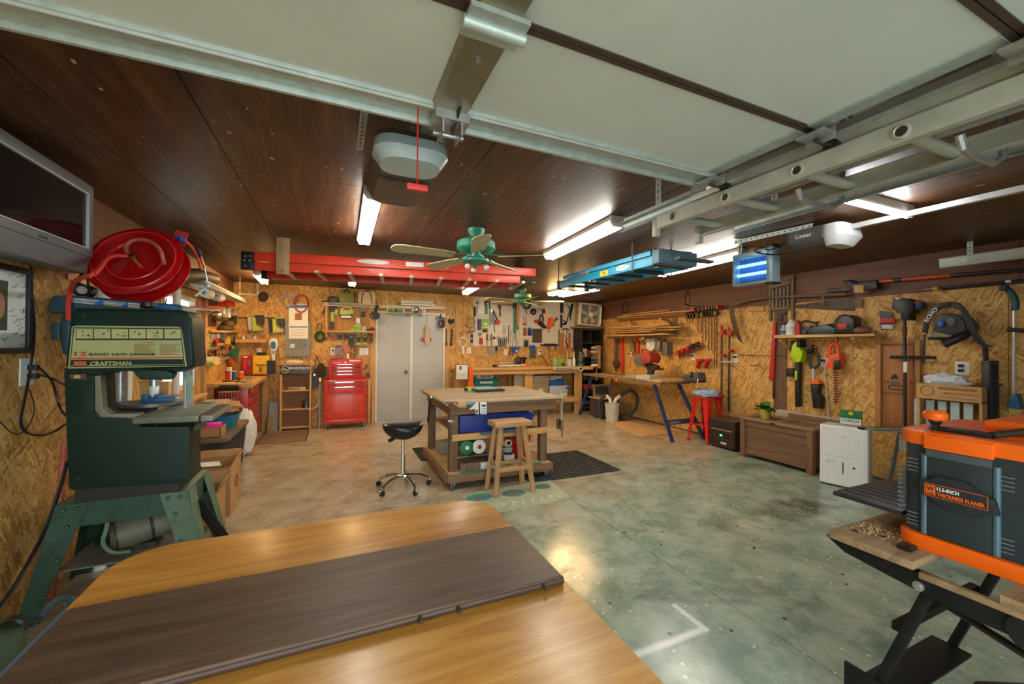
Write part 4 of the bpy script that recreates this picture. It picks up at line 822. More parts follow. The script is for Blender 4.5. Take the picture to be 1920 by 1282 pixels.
t.part('round_table',G().lathe([(.10,-.03),(.16,-.022),(.166,-.018),(.166,0),(.0,0)],(tc.x,DY+.12,tz_+.014),n=32),P('table_iron',(110,112,108),.45,.6,var=.2)); t.part('table_arm',G().beam((cx_,DY+.3,tz_-.03),(tc.x,DY+.12,tz_-.03),.06,.05),M_dp,.006); t.part('column_collar',G().cyl((cx_,DY+.3,tz_-.09),(cx_,DY+.3,tz_+.0),.055,n=20),M_blue)
vz = tz_+.014
t = Thing('drill_press_vise','small blue vise clamped on the round drill press table','vise',(tc.x+.03,DY+.1,vz))
t.part('body',G().box((tc.x+.03,DY+.10,vz+.012),(.16,.07,.024)).box((tc.x-.03,DY+.10,vz+.036),(.03,.08,.03)),P('vise_blue',(28,84,128),.45),.004); t.part('moving_jaw',G().box((tc.x+.04,DY+.10,vz+.036),(.04,.08,.03)),P('vise_blue',(28,84,128),.45),.004); t.part('screw',G().cyl((tc.x+.04,DY+.1,vz+.035),(tc.x+.14,DY+.1,vz+.035),.007),M_steel)
solo('wood_block','offcut block of pale wood behind the drill press table','block',GY(G(),[(259,716),(316,716),(316,745),(264,745)],DY+.32,.06),M_pinex,.003)
# shelf behind with jars under the reel, white plastic pipes
for x,y0_,y1_,X_,lb in ((194,500,770,-1.40,'white plastic pipe standing under the television side of the red hose reel'),(331,500,770,-1.40,'white plastic pipe standing by the window side of the red hose reel'),(240,715,770,-1.45,'white plastic pipe seen through the band saw throat')):
    p = onx(x,600,X_); r0 = .03 if x != 194 else .034; solo('plastic_pipe',lb,'pipe',G().cyl((X_,p.y,0),(X_,p.y,{194: 1.93,331: 2.0,240: 1.3}[x]),r0,n=18),M_white,group='white plastic pipes')
WS = onx(240,560,LX+.17)
t = Thing('wall_shelf','narrow wooden shelf behind the red hose reel','shelf',(LX+.1,4.2,1.70)); sz = 1.725
t.part('board',G().bx(LX+.001,LX+.20,3.95,4.88,sz-.02,sz),M_piney,.002)
for y in (4.0,4.8): t.part('bracket',G().prism([(LX+.001,y,sz-.02),(LX+.16,y,sz-.02),(LX+.001,y,sz-.18)],(0,.02,0)),M_pine)
def jar(label,y,r,h,mb,ml=None,name='paint_can',cat='can',z=None,x=None,grp='jars and cans on the shelf behind the reel'):
    x = LX+.12 if x is None else x; z = sz if z is None else z; t = Thing(name,label,cat,(x,y,z),grp)
    t.part('body',G().lathe([(r*.96,0),(r,.004),(r,h*.9),(r*.97,h)],(x,y,z),n=18),mb)
    t.part('lid',G().lathe([(r*1.03,0),(r*1.03,h*.1),(r*.9,h*.12),(0,h*.12)],(x,y,z+h),n=18),ml or M_steel)
for i,(y,r,h,mb,ml,lb) in enumerate(((4.02,.045,.10,M_red,M_black,'red can with black lid beside the ear muffs'),(4.14,.045,.11,M_steel,M_blue,'steel can with a blue lid under the reel'),(4.27,.035,.08,M_white,M_green,'white jar with a green lid under the reel'),(4.38,.05,.07,M_green,M_white,'squat green tub with white lid under the reel'),(4.50,.05,.10,M_whiteplastic,M_whiteplastic,'white tub with white lid under the reel'))):
    jar(lb,y,r,h,mb,ml)
t = Thing('brush_cup','white cup of brushes below the rim of the hose reel','cup',(LX+.12,4.66,sz)); t.part('cup',G().lathe([(.035,0),(.045,.09)],(LX+.12,4.66,sz),n=18),M_whiteplastic)
for k in range(5): t.part('brush_handle',G().cyl((LX+.12,4.66,sz+.01),(LX+.12+.03*math.cos(k*1.3),4.66+.03*math.sin(k*1.3),sz+.17),.005),(M_handle,M_steel,M_black)[k % 3])
# ear muffs hanging by the reel
q = onx(157,540,LX+.12)
t = Thing('ear_muffs','black ear muffs hanging below the television','ear muffs',(q.x,q.y,q.z-.06))
t.part('headband',G().tube([q+V((0,.05*math.cos(a),.02+.075*math.sin(a))) for a in [i*PI/10 for i in range(-1,12)]],.007,6),M_black)
for s_ in (-1,1): c_ = t.part('ear_cup',G().lathe([(.036,0),(.04,.01),(.034,.03),(.0,.034)],q+V((0,s_*.042,-.015)),(.5,s_*.6,-.1),18),M_black); t.part('cup_disc',G().lathe([(.024,0),(.0,.004)],q+V((0,s_*.042,-.015))+V((.5,s_*.6,-.1)).normalized()*.034,(.5,s_*.6,-.1),16),M_lgrey,parent=c_)
t.part('hook',G().cyl((LX,q.y,q.z+.09),(q.x+.01,q.y,q.z+.095),.005),M_steel)
# ------------------------------------------------------------------ red hose reel
M_reel = P('reel_red',(168,8,16),.22,var=.05,coat=.5); M_hose = P('red_hose',(204,56,38),.5,var=.05)
rc = ony(253,487,3.32); ax_ = V((-.12,-.85,.40)).normalized(); ux,uy = perp(ax_)
t = Thing('hose_reel','big glossy red hose reel mounted below the ceiling','hose reel',rc-V((0,0,.25))); R_ = .252
t.part('front_flange',G().lathe([(R_,-.012),(R_+.004,-.004),(R_,0),(R_*.90,.004),(R_*.86,.012),(R_*.82,.004),(R_*.60,.0),(R_*.57,-.006),(R_*.54,-.018),(.04,-.018),(.0,-.018)],rc,ax_,56),M_reel)
t.part('flange_highlight_bead',G().ring(rc+ax_*.002,R_*.58,.006,ax_,48,6).ring(rc+ax_*.010,R_*.86,.005,ax_,56,6),P('bead_highlight_red',(206,40,40),.2)); t.part('rear_flange',G().lathe([(.0,-.12),(R_,-.12),(R_+.004,-.112),(R_,-.108),(.0,-.106)],rc,ax_,56),M_reel); t.part('drum',G().lathe([(.15,-.106),(.15,-.02)],rc,ax_,32),M_reel)  # beads in lighter red paint a highlight onto the flange rings
t.part('hose_coil',G().ring(rc-ax_*.04,.18,.02,ax_,36,8).ring(rc-ax_*.08,.18,.02,ax_,36,8),M_hose)
hub = t.part('hub',G().cyl(rc-ax_*.02,rc+ax_*.035,.022,n=16).cyl(rc+ax_*.03,rc+ax_*.05,.016,n=6),M_copper)
upv = (V((0,0,1))-ax_*ax_.z).normalized(); rt = upv.cross(ax_).normalized() if upv.cross(ax_).x > 0 else ax_.cross(upv).normalized()
o_ = rc+ax_*.035
t.part('hose_loop',G().tube([o_,o_-rt*.035+upv*.03,o_-rt*.05+upv*.08,o_-rt*.03+upv*.125,o_+rt*.03+upv*.14,o_+rt*.09+upv*.115,o_+rt*.14+upv*.06,o_+rt*.16+upv*.005,o_+rt*.16-ax_*.06-upv*.03],.012,9,smooth=2),P('hose_ochre_red',(178,92,66),.5))
e = onx(125,525,-1.42)
t.part('supply_hose',G().tube([o_,o_+ax_*.03-rt*.1-upv*.02,onx(180,515,-1.12),onx(150,520,-1.25),onx(134,535,-1.40),onx(128,560,-1.44),onx(128,600,-1.44)],.012,9,smooth=2),M_hose)
lb = t.part('maker_label',G().prism([rc+ax_*-.0175+rt*(-.105+i)+upv*(.055+j) for i,j in ((0,0),(.06,0),(.06,.025),(0,.025))],ax_*.001),P('label_dark_red',(96,10,14),.4)); t.part('lettering',textg('REEL',rc+ax_*-.0163+rt*-.10+upv*.06,rt,upv,.012),M_white,parent=lb)
t.part('mount_arm',G().beam(rc-ax_*.11,V((LX+.004,rc.y+.22,rc.z-.05)),.05,.04),M_reel); t.part('pivot_plate',G().box((LX+.008,rc.y+.22,rc.z-.05),(.012,.14,.16)),M_reel)
q = ony(338,446,3.55)
gd_ = t.part('hose_guide',G().box(q,(.075,.008,.10),(0,.25,0)).beam(q,rc-ax_*.08+rt*.1+upv*.1,.03,.012),M_red); t.part('guide_roller',G().cyl(q+V((-.02,-.03,0)),q+V((.02,-.035,.0)),.012).cyl(q+V((.01,-.03,-.02)),q+V((.04,-.03,-.02)),.018),M_blue,parent=gd_)
t.part('hose_end',G().tube([q+V((.02,-.04,-.01)),ony(360,462,3.55),ony(372,485,3.55),ony(377,505,3.55)],.010,8,smooth=2),M_hose)
t.part('hose_coupler',G().cyl(ony(371,467,3.53),ony(377,482,3.53),.013),M_black); t.part('hose_fitting',G().cyl(ony(376,480,3.53),ony(384,503,3.53),.009),M_copper)
t.part('blow_gun_wand',G().cyl(ony(383,500,3.53),ony(390,533,3.53),.004),M_steel); t.part('blow_gun',G().ball(ony(390,536,3.53),.018).cyl(ony(390,536,3.53),ony(366,555,3.53),.009),P('gun_pale',(190,206,206),.4,.4))
# ------------------------------------------------------------------ things on the floor by the window wall
def openbox(label,x0,x1,y0,y1,h,mt,flaps=True,z=0,name='cardboard_box',rot=0,grp=None,lift=.8):
    t = Thing(name,label,'box',((x0+x1)/2,(y0+y1)/2,z),grp); w_ = .006
    t.part('bottom',G().bx(x0,x1,y0,y1,z,z+w_),mt)
    for n,g in (('side',G().bx(x0,x0+w_,y0,y1,z,z+h)),('side',G().bx(x1-w_,x1,y0,y1,z,z+h)),('side',G().bx(x0,x1,y0,y0+w_,z,z+h)),('side',G().bx(x0,x1,y1-w_,y1,z,z+h))): t.part(n,g,mt)
    if flaps:
        f_ = min(x1-x0,y1-y0)*.42*lift
        t.part('flap',G().prism([(x0,y0,z+h),(x0,y1,z+h),(x0-f_*.6,y1,z+h+f_*.5),(x0-f_*.6,y0,z+h+f_*.5)],(.004,0,.002)),mt); t.part('flap',G().prism([(x1,y0,z+h),(x1,y1,z+h),(x1+f_*.35,y1,z+h+f_*.75),(x1+f_*.35,y0,z+h+f_*.75)],(-.004,0,.002)),mt)
        t.part('flap',G().prism([(x0,y1,z+h),(x1,y1,z+h),(x1,y1+f_*.4,z+h+f_*.7),(x0,y1+f_*.4,z+h+f_*.7)],(0,-.004,.002)),mt)
    return t
openbox('open cardboard box with spread flaps beside the band saw stand',-1.2,-.81,3.60,3.98,.34,M_cardboard)
b2 = openbox('cardboard box with a printed mark and a paper slip behind the first box',-1.26,-.81,4.14,4.55,.42,P('cardboard_tan',(184,140,90),.8,var=.06),lift=.5)
b2.part('round_print',G().ring((-.8095,4.36,.24),.05,.006,(1,0,0),18,4),P('box_print',(96,70,44),.7)); b2.part('paper_slip',G().box((-1.05,4.3,.425),(.26,.16,.003),(0,.1,.3)),M_paper)
# grey storage bin with tote, bag and packets on top
t = Thing('storage_bin','charcoal plastic storage bin with a ribbed side below a heap of supplies','bin',(-1.25,5.3,0)); M_bin = P('bin_charcoal',(58,56,56),.55)
bx0,bx1,by0,by1,bh = -1.5,-1.02,5.0,6.1,.50
t.part('tub',loft(G(),[rsec(bx0+.03,bx1-.03,by0+.04,by1-.04,.05,0),rsec(bx0,bx1,by0,by1,.05,bh-.04)]),M_bin)
for k in range(9): t.part('rib',G().beam((bx1-.028,by0+.1+k*.1,.04),(bx1+.004,by0+.1+k*.1,bh-.06),.03,.012,(1,0,0)),M_bin)
t.part('lid',G().prism([(x,y,bh-.04) for x,y in rounded(bx0-.02,bx1+.02,by0-.02,by1+.02,.05)],(0,0,.045)),P('lid_greybrown',(112,98,82),.6),.006)
bt = bh+.005
t = Thing('plastic_tote','blue oval plastic tote on the charcoal storage bin','tote',(-1.22,5.62,bt))
el_ = lambda cx,cy,rx,ry,z: [(cx+rx*math.cos(i*PI/14),cy+ry*math.sin(i*PI/14),z) for i in range(28)]
t.part('tub',loft(G(),[el_(-1.22,5.62,.16,.21,bt),el_(-1.22,5.62,.20,.27,bt+.16),el_(-1.22,5.62,.21,.285,bt+.165),el_(-1.22,5.62,.19,.26,bt+.155)]),P('tote_blue',(18,112,152),.45)); t.part('ribbing',G().tube(el_(-1.22,5.62,.18,.24,bt+.08),.006,5,closed=True).tube(el_(-1.22,5.62,.185,.25,bt+.10),.006,5,closed=True),P('tote_blue',(18,112,152),.45))
solo('paper_bag','crumpled brown paper bag lying in the blue tote','bag',G().blob((-1.17,5.66,bt+.225),(.17,.2,.075),.3,3.2,2,26,16),P('kraft_paper',(186,134,92),.8,var=.12))
solo('green_packet','small green and white packet in the end of the blue tote','packet',G().blob((-1.28,5.42,bt+.18),(.07,.06,.04),.3,3,4),P('packet_green',(84,168,110),.5,var=.4,scale=20))
t = openbox('small brown box holding a bright pink packet',-1.36,-1.08,5.05,5.28,.10,M_cardboard,False,bt,'small_box'); solo('pink_packet','bright pink packet standing in the small brown box','packet',G().bx(-1.34,-1.10,5.1,5.22,bt+.007,bt+.135),P('hot_pink',(238,44,168),.5),.01)
solo('plastic_bag','white crumpled plastic bag behind the blue tote','bag',G().blob((-1.08,6.30,.30),(.13,.15,.30),.18,3,7,22,14,flat=.0),P('white_bag',(222,224,222),.4,var=.06))
solo('white_shelf_end','white upright panel with rounded corner beside the pink packet','panel',G().prism([(-1.3+.24*u,4.62,z) for u,z in ((0,.30),(.45,.30),(.45,.68),(.42,.71),(0,.71))],(0,.02,0)),P('divider_white',(206,214,216),.4))
for k in range(4): solo('upright_board','thin grey upright board %s between the band saw and the white panel' % ('first from the saw','second from the saw','third from the saw','next to the panel')[k],'board',G().bx(-1.50+k*.055,-1.475+k*.055,4.58,4.61,0,.72-.02*k),P('board_greybrown',(120,116,108),.6),group='boards leaning beside the band saw')
# ------------------------------------------------------------------ red bench cabinet and bench on the window wall
BZ_ = .935
t = Thing('workbench','pine topped workbench along the window wall over a red cabinet','workbench',(-1.3,7.3,0))
t.part('top',G().bx(LX+.002,-1.02,6.45,BY-.002,BZ_-.05,BZ_),M_piney,.004); t.part('leg',G().bx(LX+.002,LX+.09,6.5,6.59,0,BZ_-.05),M_pine); t.part('leg',G().bx(-1.12,-1.03,BY-.10,BY-.01,0,BZ_-.05),M_pine); t.part('tool_rail',G().bx(-1.40,-1.17,6.40,6.448,BZ_-.11,BZ_-.095),M_pinex)
for k in range(7):
    x = -1.39+k*.033; sd_ = Thing('screwdriver','black handled screwdriver, %s from the window in the rack on the bench edge' % ('first','second','third','fourth','fifth','sixth','seventh')[k],'screwdriver',(x,6.424,BZ_-.2),'screwdrivers in the bench rack'); sd_.part('handle',G().lathe([(.008,0),(.013,.012),(.012,.07),(.006,.082)],(x,6.424,BZ_-.094),n=10),M_black); sd_.part('shaft',G().cyl((x,6.424,BZ_-.19),(x,6.424,BZ_-.094),.004,n=6),M_steel)
t = Thing('tool_holder_block','small wooden block with upright bits clamped on the bench corner','tool holder',(-1.1,6.42,BZ_-.06)); t.part('block',G().bx(-1.15,-1.02,6.40,6.449,BZ_-.06,BZ_+.0),M_pinex,.002)
for k in range(5): t.part('bit',G().cyl((-1.135+k*.025,6.42,BZ_),(-1.135+k*.025,6.42,BZ_+.09),.003,n=6),M_rust)
t = Thing('tool_cabinet','bright red steel cabinet with drawers below the cabinet bench','cabinet',(-1.3,6.95,0))
t.part('body',G().bx(LX+.10,-1.10,6.60,7.45,.07,BZ_-.055),M_red,.004); t.part('plinth',G().bx(LX+.14,-1.14,6.65,7.4,0,.07),P('deep_red',(130,20,16),.4))
for k,(z0,z1) in enumerate(((.72,.85),(.60,.71),(.42,.59),(.10,.41))): dw = t.part('drawer',G().bx(-1.10,-1.085,6.63,7.42,z0,z1),M_red,.003); t.part('handle',G().bx(-1.086,-1.068,6.68,7.37,z1-.035,z1-.02),M_steel,.002,parent=dw)
t.part('side_panel',G().bx(LX+.12,-1.13,6.592,6.60,.1,.86),M_red,.003); t.part('lock',G().cyl((-1.10,6.63,.80),(-1.08,6.63,.80),.02),M_iron)
solo('grey_box','pale grey carton standing in front of the red cabinet','carton',G().bx(-1.52,-1.26,6.2,6.42,.0,.74),P('carton_grey',(170,182,186),.6,var=.08),.006)
solo('brown_plank','brown board leaning beside the pale grey carton','board',G().bx(-1.25,-1.225,6.25,6.52,0,.75),M_old)
solo('log_post','short log standing beside the narrow shelf stand','log',G().tube([(-.98,7.62,0),(-.98,7.63,.14),(-.97,7.64,.27)],[.055,.05,.052],12),M_old)
solo('grey_sheet','grey sheet leaning behind the short log','sheet',G().bx(-1.01,-.87,7.86,7.9,0,.48),M_grey)
# ------------------------------------------------------------------ floor mats
M_mat = P('rubber_mat',(48,48,46),.75,var=.15)
t = Thing('anti_fatigue_mat','black perforated rubber mat under the far side of the work table','mat',(2.6,4.6,0))
t.part('base_sheet',G().bx(1.95,3.15,3.90,4.85,0,.004),P('mat_base',(70,70,66),.8),.0)
for i in range(13): t.part('mat_bar',G().bx(1.95,3.15,3.90+i*.0775,3.92+i*.0775,.004,.013),M_mat)
for i in range(16): t.part('mat_bar',G().bx(1.95+i*.0787,1.97+i*.0787,3.90,4.85,.0041,.0128),M_mat)
t = Thing('anti_fatigue_mat','black ribbed rubber mat peeking out behind the work table','mat',(1.3,5.5,0)); t.part('base_sheet',G().bx(1.02,2.1,5.16,5.85,0,.004),P('mat_base',(70,70,66),.8))
for i in range(12): t.part('mat_bar',G().bx(1.02,2.1,5.17+i*.056,5.20+i*.056,.004,.012),M_mat)
t = Thing('floor_mat','flat grey-brown rubber mat in front of the narrow shelf stand','mat',(-.72,7.3,0)); t.part('sheet',G().bx(-1.06,-.40,6.85,7.72,0,.008),P('mat_brown',(118,98,78),.8,var=.15,scale=6),.003)
for k in range(12): t.part('edge_tooth',G().bx(-.40,-.385,6.87+k*.07,6.90+k*.07,0,.008),M_mat)
t = Thing('rag_rug','pale paint stained mat with teal blotches under the wooden stool','rug',(1.6,3.6,0)); rg = t.part('cloth',G().prism([(1.12,3.86,.001),(1.36,3.33,.001),(2.13,3.37,.001),(2.2,3.94,.001)],(0,0,.005)),P('rug_pale',(168,172,142),.85,var=.2,scale=9))
for cx,cy,rx,ry,mt in ((1.30,3.72,.13,.09,P('rug_turq',(70,146,136),.85)),(1.66,3.70,.12,.09,P('rug_teal',(84,130,116),.85)),(2.02,3.76,.09,.07,P('rug_teal',(84,130,116),.85))):
    t.part('painted_blotch',G().prism(el_(cx,cy,rx,ry,.006),(0,0,.0008)),mt,parent=rg); t.part('painted_centre',G().prism(el_(cx,cy,rx*.5,ry*.4,.0068),(0,0,.0008)),P('rug_mauve',(128,104,104),.85),parent=rg)
for k in range(7): t.part('painted_stroke',G().prism([(1.42+k*.1,3.42,.006),(1.45+k*.1,3.42,.006),(1.50+k*.1,3.52,.006),(1.46+k*.1,3.52,.006)],(0,0,.0008)),P('rug_cream',(188,188,158),.85),parent=rg)
solo('cardboard_sheet','flattened sheet of cardboard on the floor by the miter saw stand','cardboard',G().prism([(4.78,6.35,.001),(4.62,5.22,.001),(5.68,5.25,.001),(5.60,6.40,.001)],(0,0,.006)),P('cardboard_flat',(196,160,108),.8,var=.1,scale=4))
# ------------------------------------------------------------------ rolling work table in the middle
M_wt = WOOD('work_table_top',(152,130,104),(200,180,152),'x',.8,.7); M_br = WOOD('brown_timber',(92,66,48),(132,98,72),'z',1,.65); M_brx = WOOD('brown_timber_across',(104,76,54),(150,114,82),'x',1,.65); M_bry = WOOD('brown_timber_deep',(104,76,54),(150,114,82),'y',1,.65)
t = Thing('work_table','rolling timber work table with a stained top and lower deck','table',(1.7,4.6,0)); WT = .90
t.part('top',G().bx(1.03,2.43,4.05,5.30,WT-.022,WT),M_wt,.003); t.part('top_layer',G().bx(1.05,2.42,4.06,5.29,WT-.045,WT-.023),M_brx)
for x0,x1,y0,y1 in ((1.10,2.36,4.085,4.12),(1.10,2.36,5.18,5.215)): t.part('rail',G().bx(x0,x1,y0,y1,WT-.145,WT-.046),M_brx,.003)
for x in (1.10,2.30): t.part('rail',G().bx(x,x+.035,4.121,5.179,WT-.145,WT-.046),M_bry,.003)
for x in (1.105,2.17):
    for y in (4.04,5.05): t.part('leg',G().bx(x,x+.085,y+.06,y+.145,.16,WT-.147),M_br,.004)
t.part('shelf',G().bx(1.19,2.17,4.12,5.18,.52,.545),M_brx,.002); t.part('shelf_rail',G().bx(1.12,2.25,4.075,4.11,.485,.55),M_pinex,.003); t.part('shelf_rail',G().bx(1.12,2.25,5.18,5.215,.485,.55),M_pinex,.003)
t.part('deck',G().bx(1.08,2.26,4.03,5.22,.145,.16),P('deck_ply',(176,146,104),.7,var=.12),.002)
t.part('deck_rail',G().bx(1.06,2.28,4.0,4.035,.075,.155),M_brx,.003); t.part('deck_rail',G().bx(1.06,2.28,5.22,5.255,.075,.155),M_brx,.003)
for x in (1.045,2.265): t.part('deck_rail',G().bx(x,x+.033,4.037,5.218,.075,.155),M_bry,.003)
for a,b in ((1.20,1.58),(2.05,2.16)): t.part('green_edge',G().bx(a,b,4.02,4.06,.161,.166),P('edge_green',(30,134,108),.6))
for x in (1.12,2.20):
    for y in (4.025,5.2):
        cs = t.part('caster',G().lathe([(.012,-.012),(.03,-.008),(.03,.008),(.012,.012)],(x,y,.03),(1,.2,0),18),P('caster_blue',(28,88,120),.4)); t.part('fork',G().box((x-.016,y,.042),(.004,.03,.05)).box((x+.016,y,.042),(.004,.03,.05)).box((x,y,.068),(.05,.06,.006)),M_steel,parent=cs)
for k in range(9): t.part('paint_splash',G().prism([(1.1+.14*k+.04*math.cos(a*1.05)*(1+.5*math.sin(a*3+k)),4.1+((k*37) % 11)/22+.02*math.sin(a*1.05),WT+.0003) for a in range(6)],(0,0,.0005)),(P('splash_grey',(160,164,160),.6),P('splash_blue',(130,150,156),.6),P('splash_tan',(206,184,150),.6))[k % 3])
FY_ = 4.05
# things on the table top
q = onz(945,731,WT)
t = Thing('notebook','black notebook lying on the work table','book',(q.x,q.y,WT)); bkx,bky = onz(914,733,WT).x,onz(914,733,WT).y
t.part('cover',G().box((bkx,bky+.06,WT+.014),(.40,.30,.024),(0,0,.06)),P('book_black',(38,44,48),.6),.004); t.part('pages',G().box((bkx,bky+.06,WT+.014),(.404,.28,.012),(0,0,.06)),M_lgrey)
solo('magazine','pale magazine resting on the black notebook','magazine',G().box((bkx-.03,bky+.08,WT+.033),(.34,.26,.012),(0,.03,.25)),P('mag_grey',(164,176,172),.5,var=.15),.001)
q = onz(878,734,WT)
t = Thing('tape_measure','lime green and black tape measure beside the black notebook','tape measure',(q.x,q.y,WT)); t.part('case',G().box(q+V((0,0,.03)),(.075,.05,.06)),P('tape_lime',(190,206,40),.45),.01); t.part('grip',G().box(q+V((-.03,-.001,.025)),(.03,.054,.05)),M_black,.006); t.part('base',G().box(q+V((0,-.02,.006)),(.10,.05,.011)),M_steel,.002)
# things hung on the front edge (pixel outlines on the plane of the rail)
def fy(poly,Y,dep,g=None): return GY(g or G(),poly,Y,dep)
FYF = 4.047
t = Thing('calculator','white pocket calculator hung on the front of the work table','calculator',ony(906,777,FYF)); t.part('body',fy(rpoly(900.5,754,912.5,776.5,1.5),FYF-.012,.012),M_whiteplastic,.001); t.part('display',fy([(903,758.5),(911,758.5),(911,762),(903,762)],FYF-.0135,.002),M_dark)
for i in range(4):
    for j in range(4): t.part('key',fy([(902.6+i*2.3,764.5+j*2.9),(904.2+i*2.3,764.5+j*2.9),(904.2+i*2.3,766.4+j*2.9),(902.6+i*2.3,766.4+j*2.9)],FYF-.0135,.002),P('key_blue_grey',(128,160,176),.5))
t = Thing('speed_square','white angle gauge hooked on the work table beside the calculator','gauge',ony(892,778,FYF)); t.part('arm',fy([(880,767),(893,754.5),(897.5,754),(897.5,777),(891,776),(891,766),(882,768)],FYF-.008,.008),M_white); t.part('scale_window',fy([(892,768),(896,768),(896,774.5),(892,774.5)],FYF-.009,.002),P('gauge_green',(90,110,84),.5))
t = Thing('parts_tray','row of small tools and a wood block along the front edge of the work table','tray',ony(855,765,FYF)); t.part('block',fy([(859.5,755),(874,755),(874,764),(859.5,764)],FYF-.03,.03),M_pinex,.002); t.part('tray',fy([(831,753),(859,753),(859,765),(842,765)],FYF-.02,.02),M_brx); t.part('blue_tray',fy([(874,754),(888,754),(886,759),(874,759)],FYF-.02,.02),P('tray_teal',(96,150,160),.5))
for k in range(4): t.part('small_tool',G().tube([ony(834+k*6,755,FYF-.028),ony(838+k*6,760,FYF-.03),ony(842+k*6,757+k,FYF-.028)],.007,6),(M_steel,M_iron,M_red,M_steel)[k])
# bar clamps on the left side
for lb,px,y0_,y1_,yy in (('dark bar clamp hanging off the far corner of the work table',808,744,793,5.05),('dark bar clamp angled under the side of the work table',842,790,820,4.35)):
    a,b = onx(px,y0_,1.02 if px < 830 else 1.09),onx(px-5 if px < 830 else px+4,y1_,1.02 if px < 830 else 1.09)
    t = Thing('bar_clamp',lb,'clamp',b,'clamps on the work table'); t.part('bar',G().beam(a,b,.012,.028),M_iron); t.part('grip',G().beam(a.lerp(b,.15),a.lerp(b,.95)+V((0,.03,0)),.02,.03),M_black,.004); t.part('jaw',G().box(a+V((.02,.0,.0)),(.06,.03,.03)),M_steel,.003)
q = ony(829,757,4.5)
t = Thing('hand_clamp','rusty plank clamp hanging off the end of the work table','clamp',onx(1035,800,2.44)); t.part('bar',G().bx(2.432,2.462,4.10,4.13,.56,.86),P('clamp_wood',(150,140,116),.6)); t.part('jaw',G().bx(2.432,2.462,4.07,4.20,.50,.62),M_old,.004); t.part('screw',G().cyl((2.447,4.09,.42),(2.447,4.09,.52),.008),M_rust)
# things on the shelf and deck
solo('blue_bin','long deep blue steel bin on the shelf of the work table','bin',G().prism([(1.22,4.125,.552),(1.22,4.125,.735),(2.05,4.125,.735),(2.10,4.125,.70),(2.06,4.125,.60),(1.98,4.125,.552)],(0,.42,0)),P('deep_blue',(16,46,136),.45,var=.15),.006)
solo('cutting_mat','thin slate board sticking out of the work table shelf','board',G().bx(1.42,1.88,3.98,4.12,.547,.5505),P('slate_board',(84,98,98),.6))
def circ(label,px,py,c2,mt2):
    q = ony(px,py,4.12); t = Thing('circular_saw',label,'saw',q-V((0,0,.12)),'green circular saws'); zf = .16
    t.part('motor',G().cyl(q+V((0,.0,.0)),q+V((.0,.16,0)),.055,n=18),P('saw_teal',(10,96,74),.4)); t.part('blade_guard',G().lathe([(.068,0),(.074,.004),(.074,.03),(.04,.036),(.0,.036)],q,(0,-1,0),26),mt2); t.part('hub',G().cyl(q+V((0,-.036,0)),q+V((0,-.044,0)),.022),c2)
    t.part('handle',G().tube([q+V((.05,.05,.05)),q+V((.06,.05,.11)),q+V((.0,.05,.12)),q+V((-.05,.05,.06))],.018,8,smooth=1),M_green); t.part('shoe',G().box(q+V((0,.05,-.095)),(.22,.14,.008)),M_steel); t.part('strap',G().box(q+V((.02,.0,.115)),(.05,.006,.09)),P('strap_dark',(44,56,56),.8))
    return t
circ('green circular saw beside the table leg with a pale blade guard',874,838,M_white,M_green); circ('green circular saw with a white guard and red hub, second from the table leg',897,836,M_red,M_white)
solo('saw_shelf_block','dark wooden ledge that the circular saws stand on','ledge',G().bx(1.22,1.66,4.09,4.30,.161,.235),M_old)
def bucket(label,x,y,r,h,mt,z,rim=None,grp=None):
    t = Thing('bucket',label,'bucket',(x,y,z),grp); t.part('body',G().lathe([(r*.86,0),(r*.88,.01),(r,h*.82),(r*1.05,h*.83),(r*1.05,h*.87),(r*1.02,h*.88),(r*1.03,h*.93),(r*1.06,h*.94),(r*1.06,h),(r*.99,h),(r*.97,h*.9),(r*.84,.012)],(x,y,z),n=28),mt)
    t.part('handle',G().tube([V((x,y,z+h*.9))+V((r*1.08*math.cos(a),-r*.5*abs(math.sin(a))-r*.4,-h*.5*math.sin(a))) for a in [i*PI/12 for i in range(13)]],.003,5),M_steel); return t
b_ = bucket('bright red plastic bucket on the deck of the work table',2.04,4.42,.15,.37,P('bucket_red',(206,18,22),.4),.161); b_.part('white_print',G().prism([(2.04+.149*math.sin(a),4.42-.149*math.cos(a),.22) for a in (.3,.5,.7)]+[(2.04+.152*math.sin(a),4.42-.152*math.cos(a),.34) for a in (.7,.5,.3)],(0,-.001,0)),M_paper)
for lb,x,y,r,h,z,mt,in (('black tape roll at the bottom of the stack on the work table deck',1.79,4.16,.055,.05,.161,M_rubber),('white tape roll in the middle of the stack on the work table deck',1.80,4.16,.065,.06,.2115,M_white),('black tape roll above the white roll on the work table deck',1.79,4.16,.05,.03,.272,M_black),('grey tape roll on top of the stack on the work table deck',1.78,4.16,.06,.05,.3025,M_grey),('sage tape roll lying beside the stack on the work table deck',1.66,4.17,.05,.07,.161,P('sage',(142,160,130),.6))):
    solo('tape_roll',lb,'tape',G().lathe([(r*.55,0),(r,0),(r,h),(r*.55,h),(r*.55,0)],(x,y,z),n=24,cap=False),mt,group='tape rolls on the deck')
solo('tape_roll','cream tape roll standing on edge on top of the tape stack','tape',G().lathe([(.026,-.012),(.042,-.012),(.042,.012),(.026,.012),(.026,-.012)],(1.79,4.15,.396),(.2,1,.1),n=24,cap=False),P('cream_tape',(196,190,156),.5),group='tape rolls on the deck')
t = Thing('funnel','blue plastic funnel on the work table deck','funnel',(1.57,4.15,.161)); t.part('cone',G().lathe([(.05,0),(.055,.03),(.025,.06),(.018,.11)],(1.56,4.16,.161),n=18),M_blue); t.part('handle',G().cyl((1.60,4.15,.2),(1.63,4.14,.2),.01),M_blue)
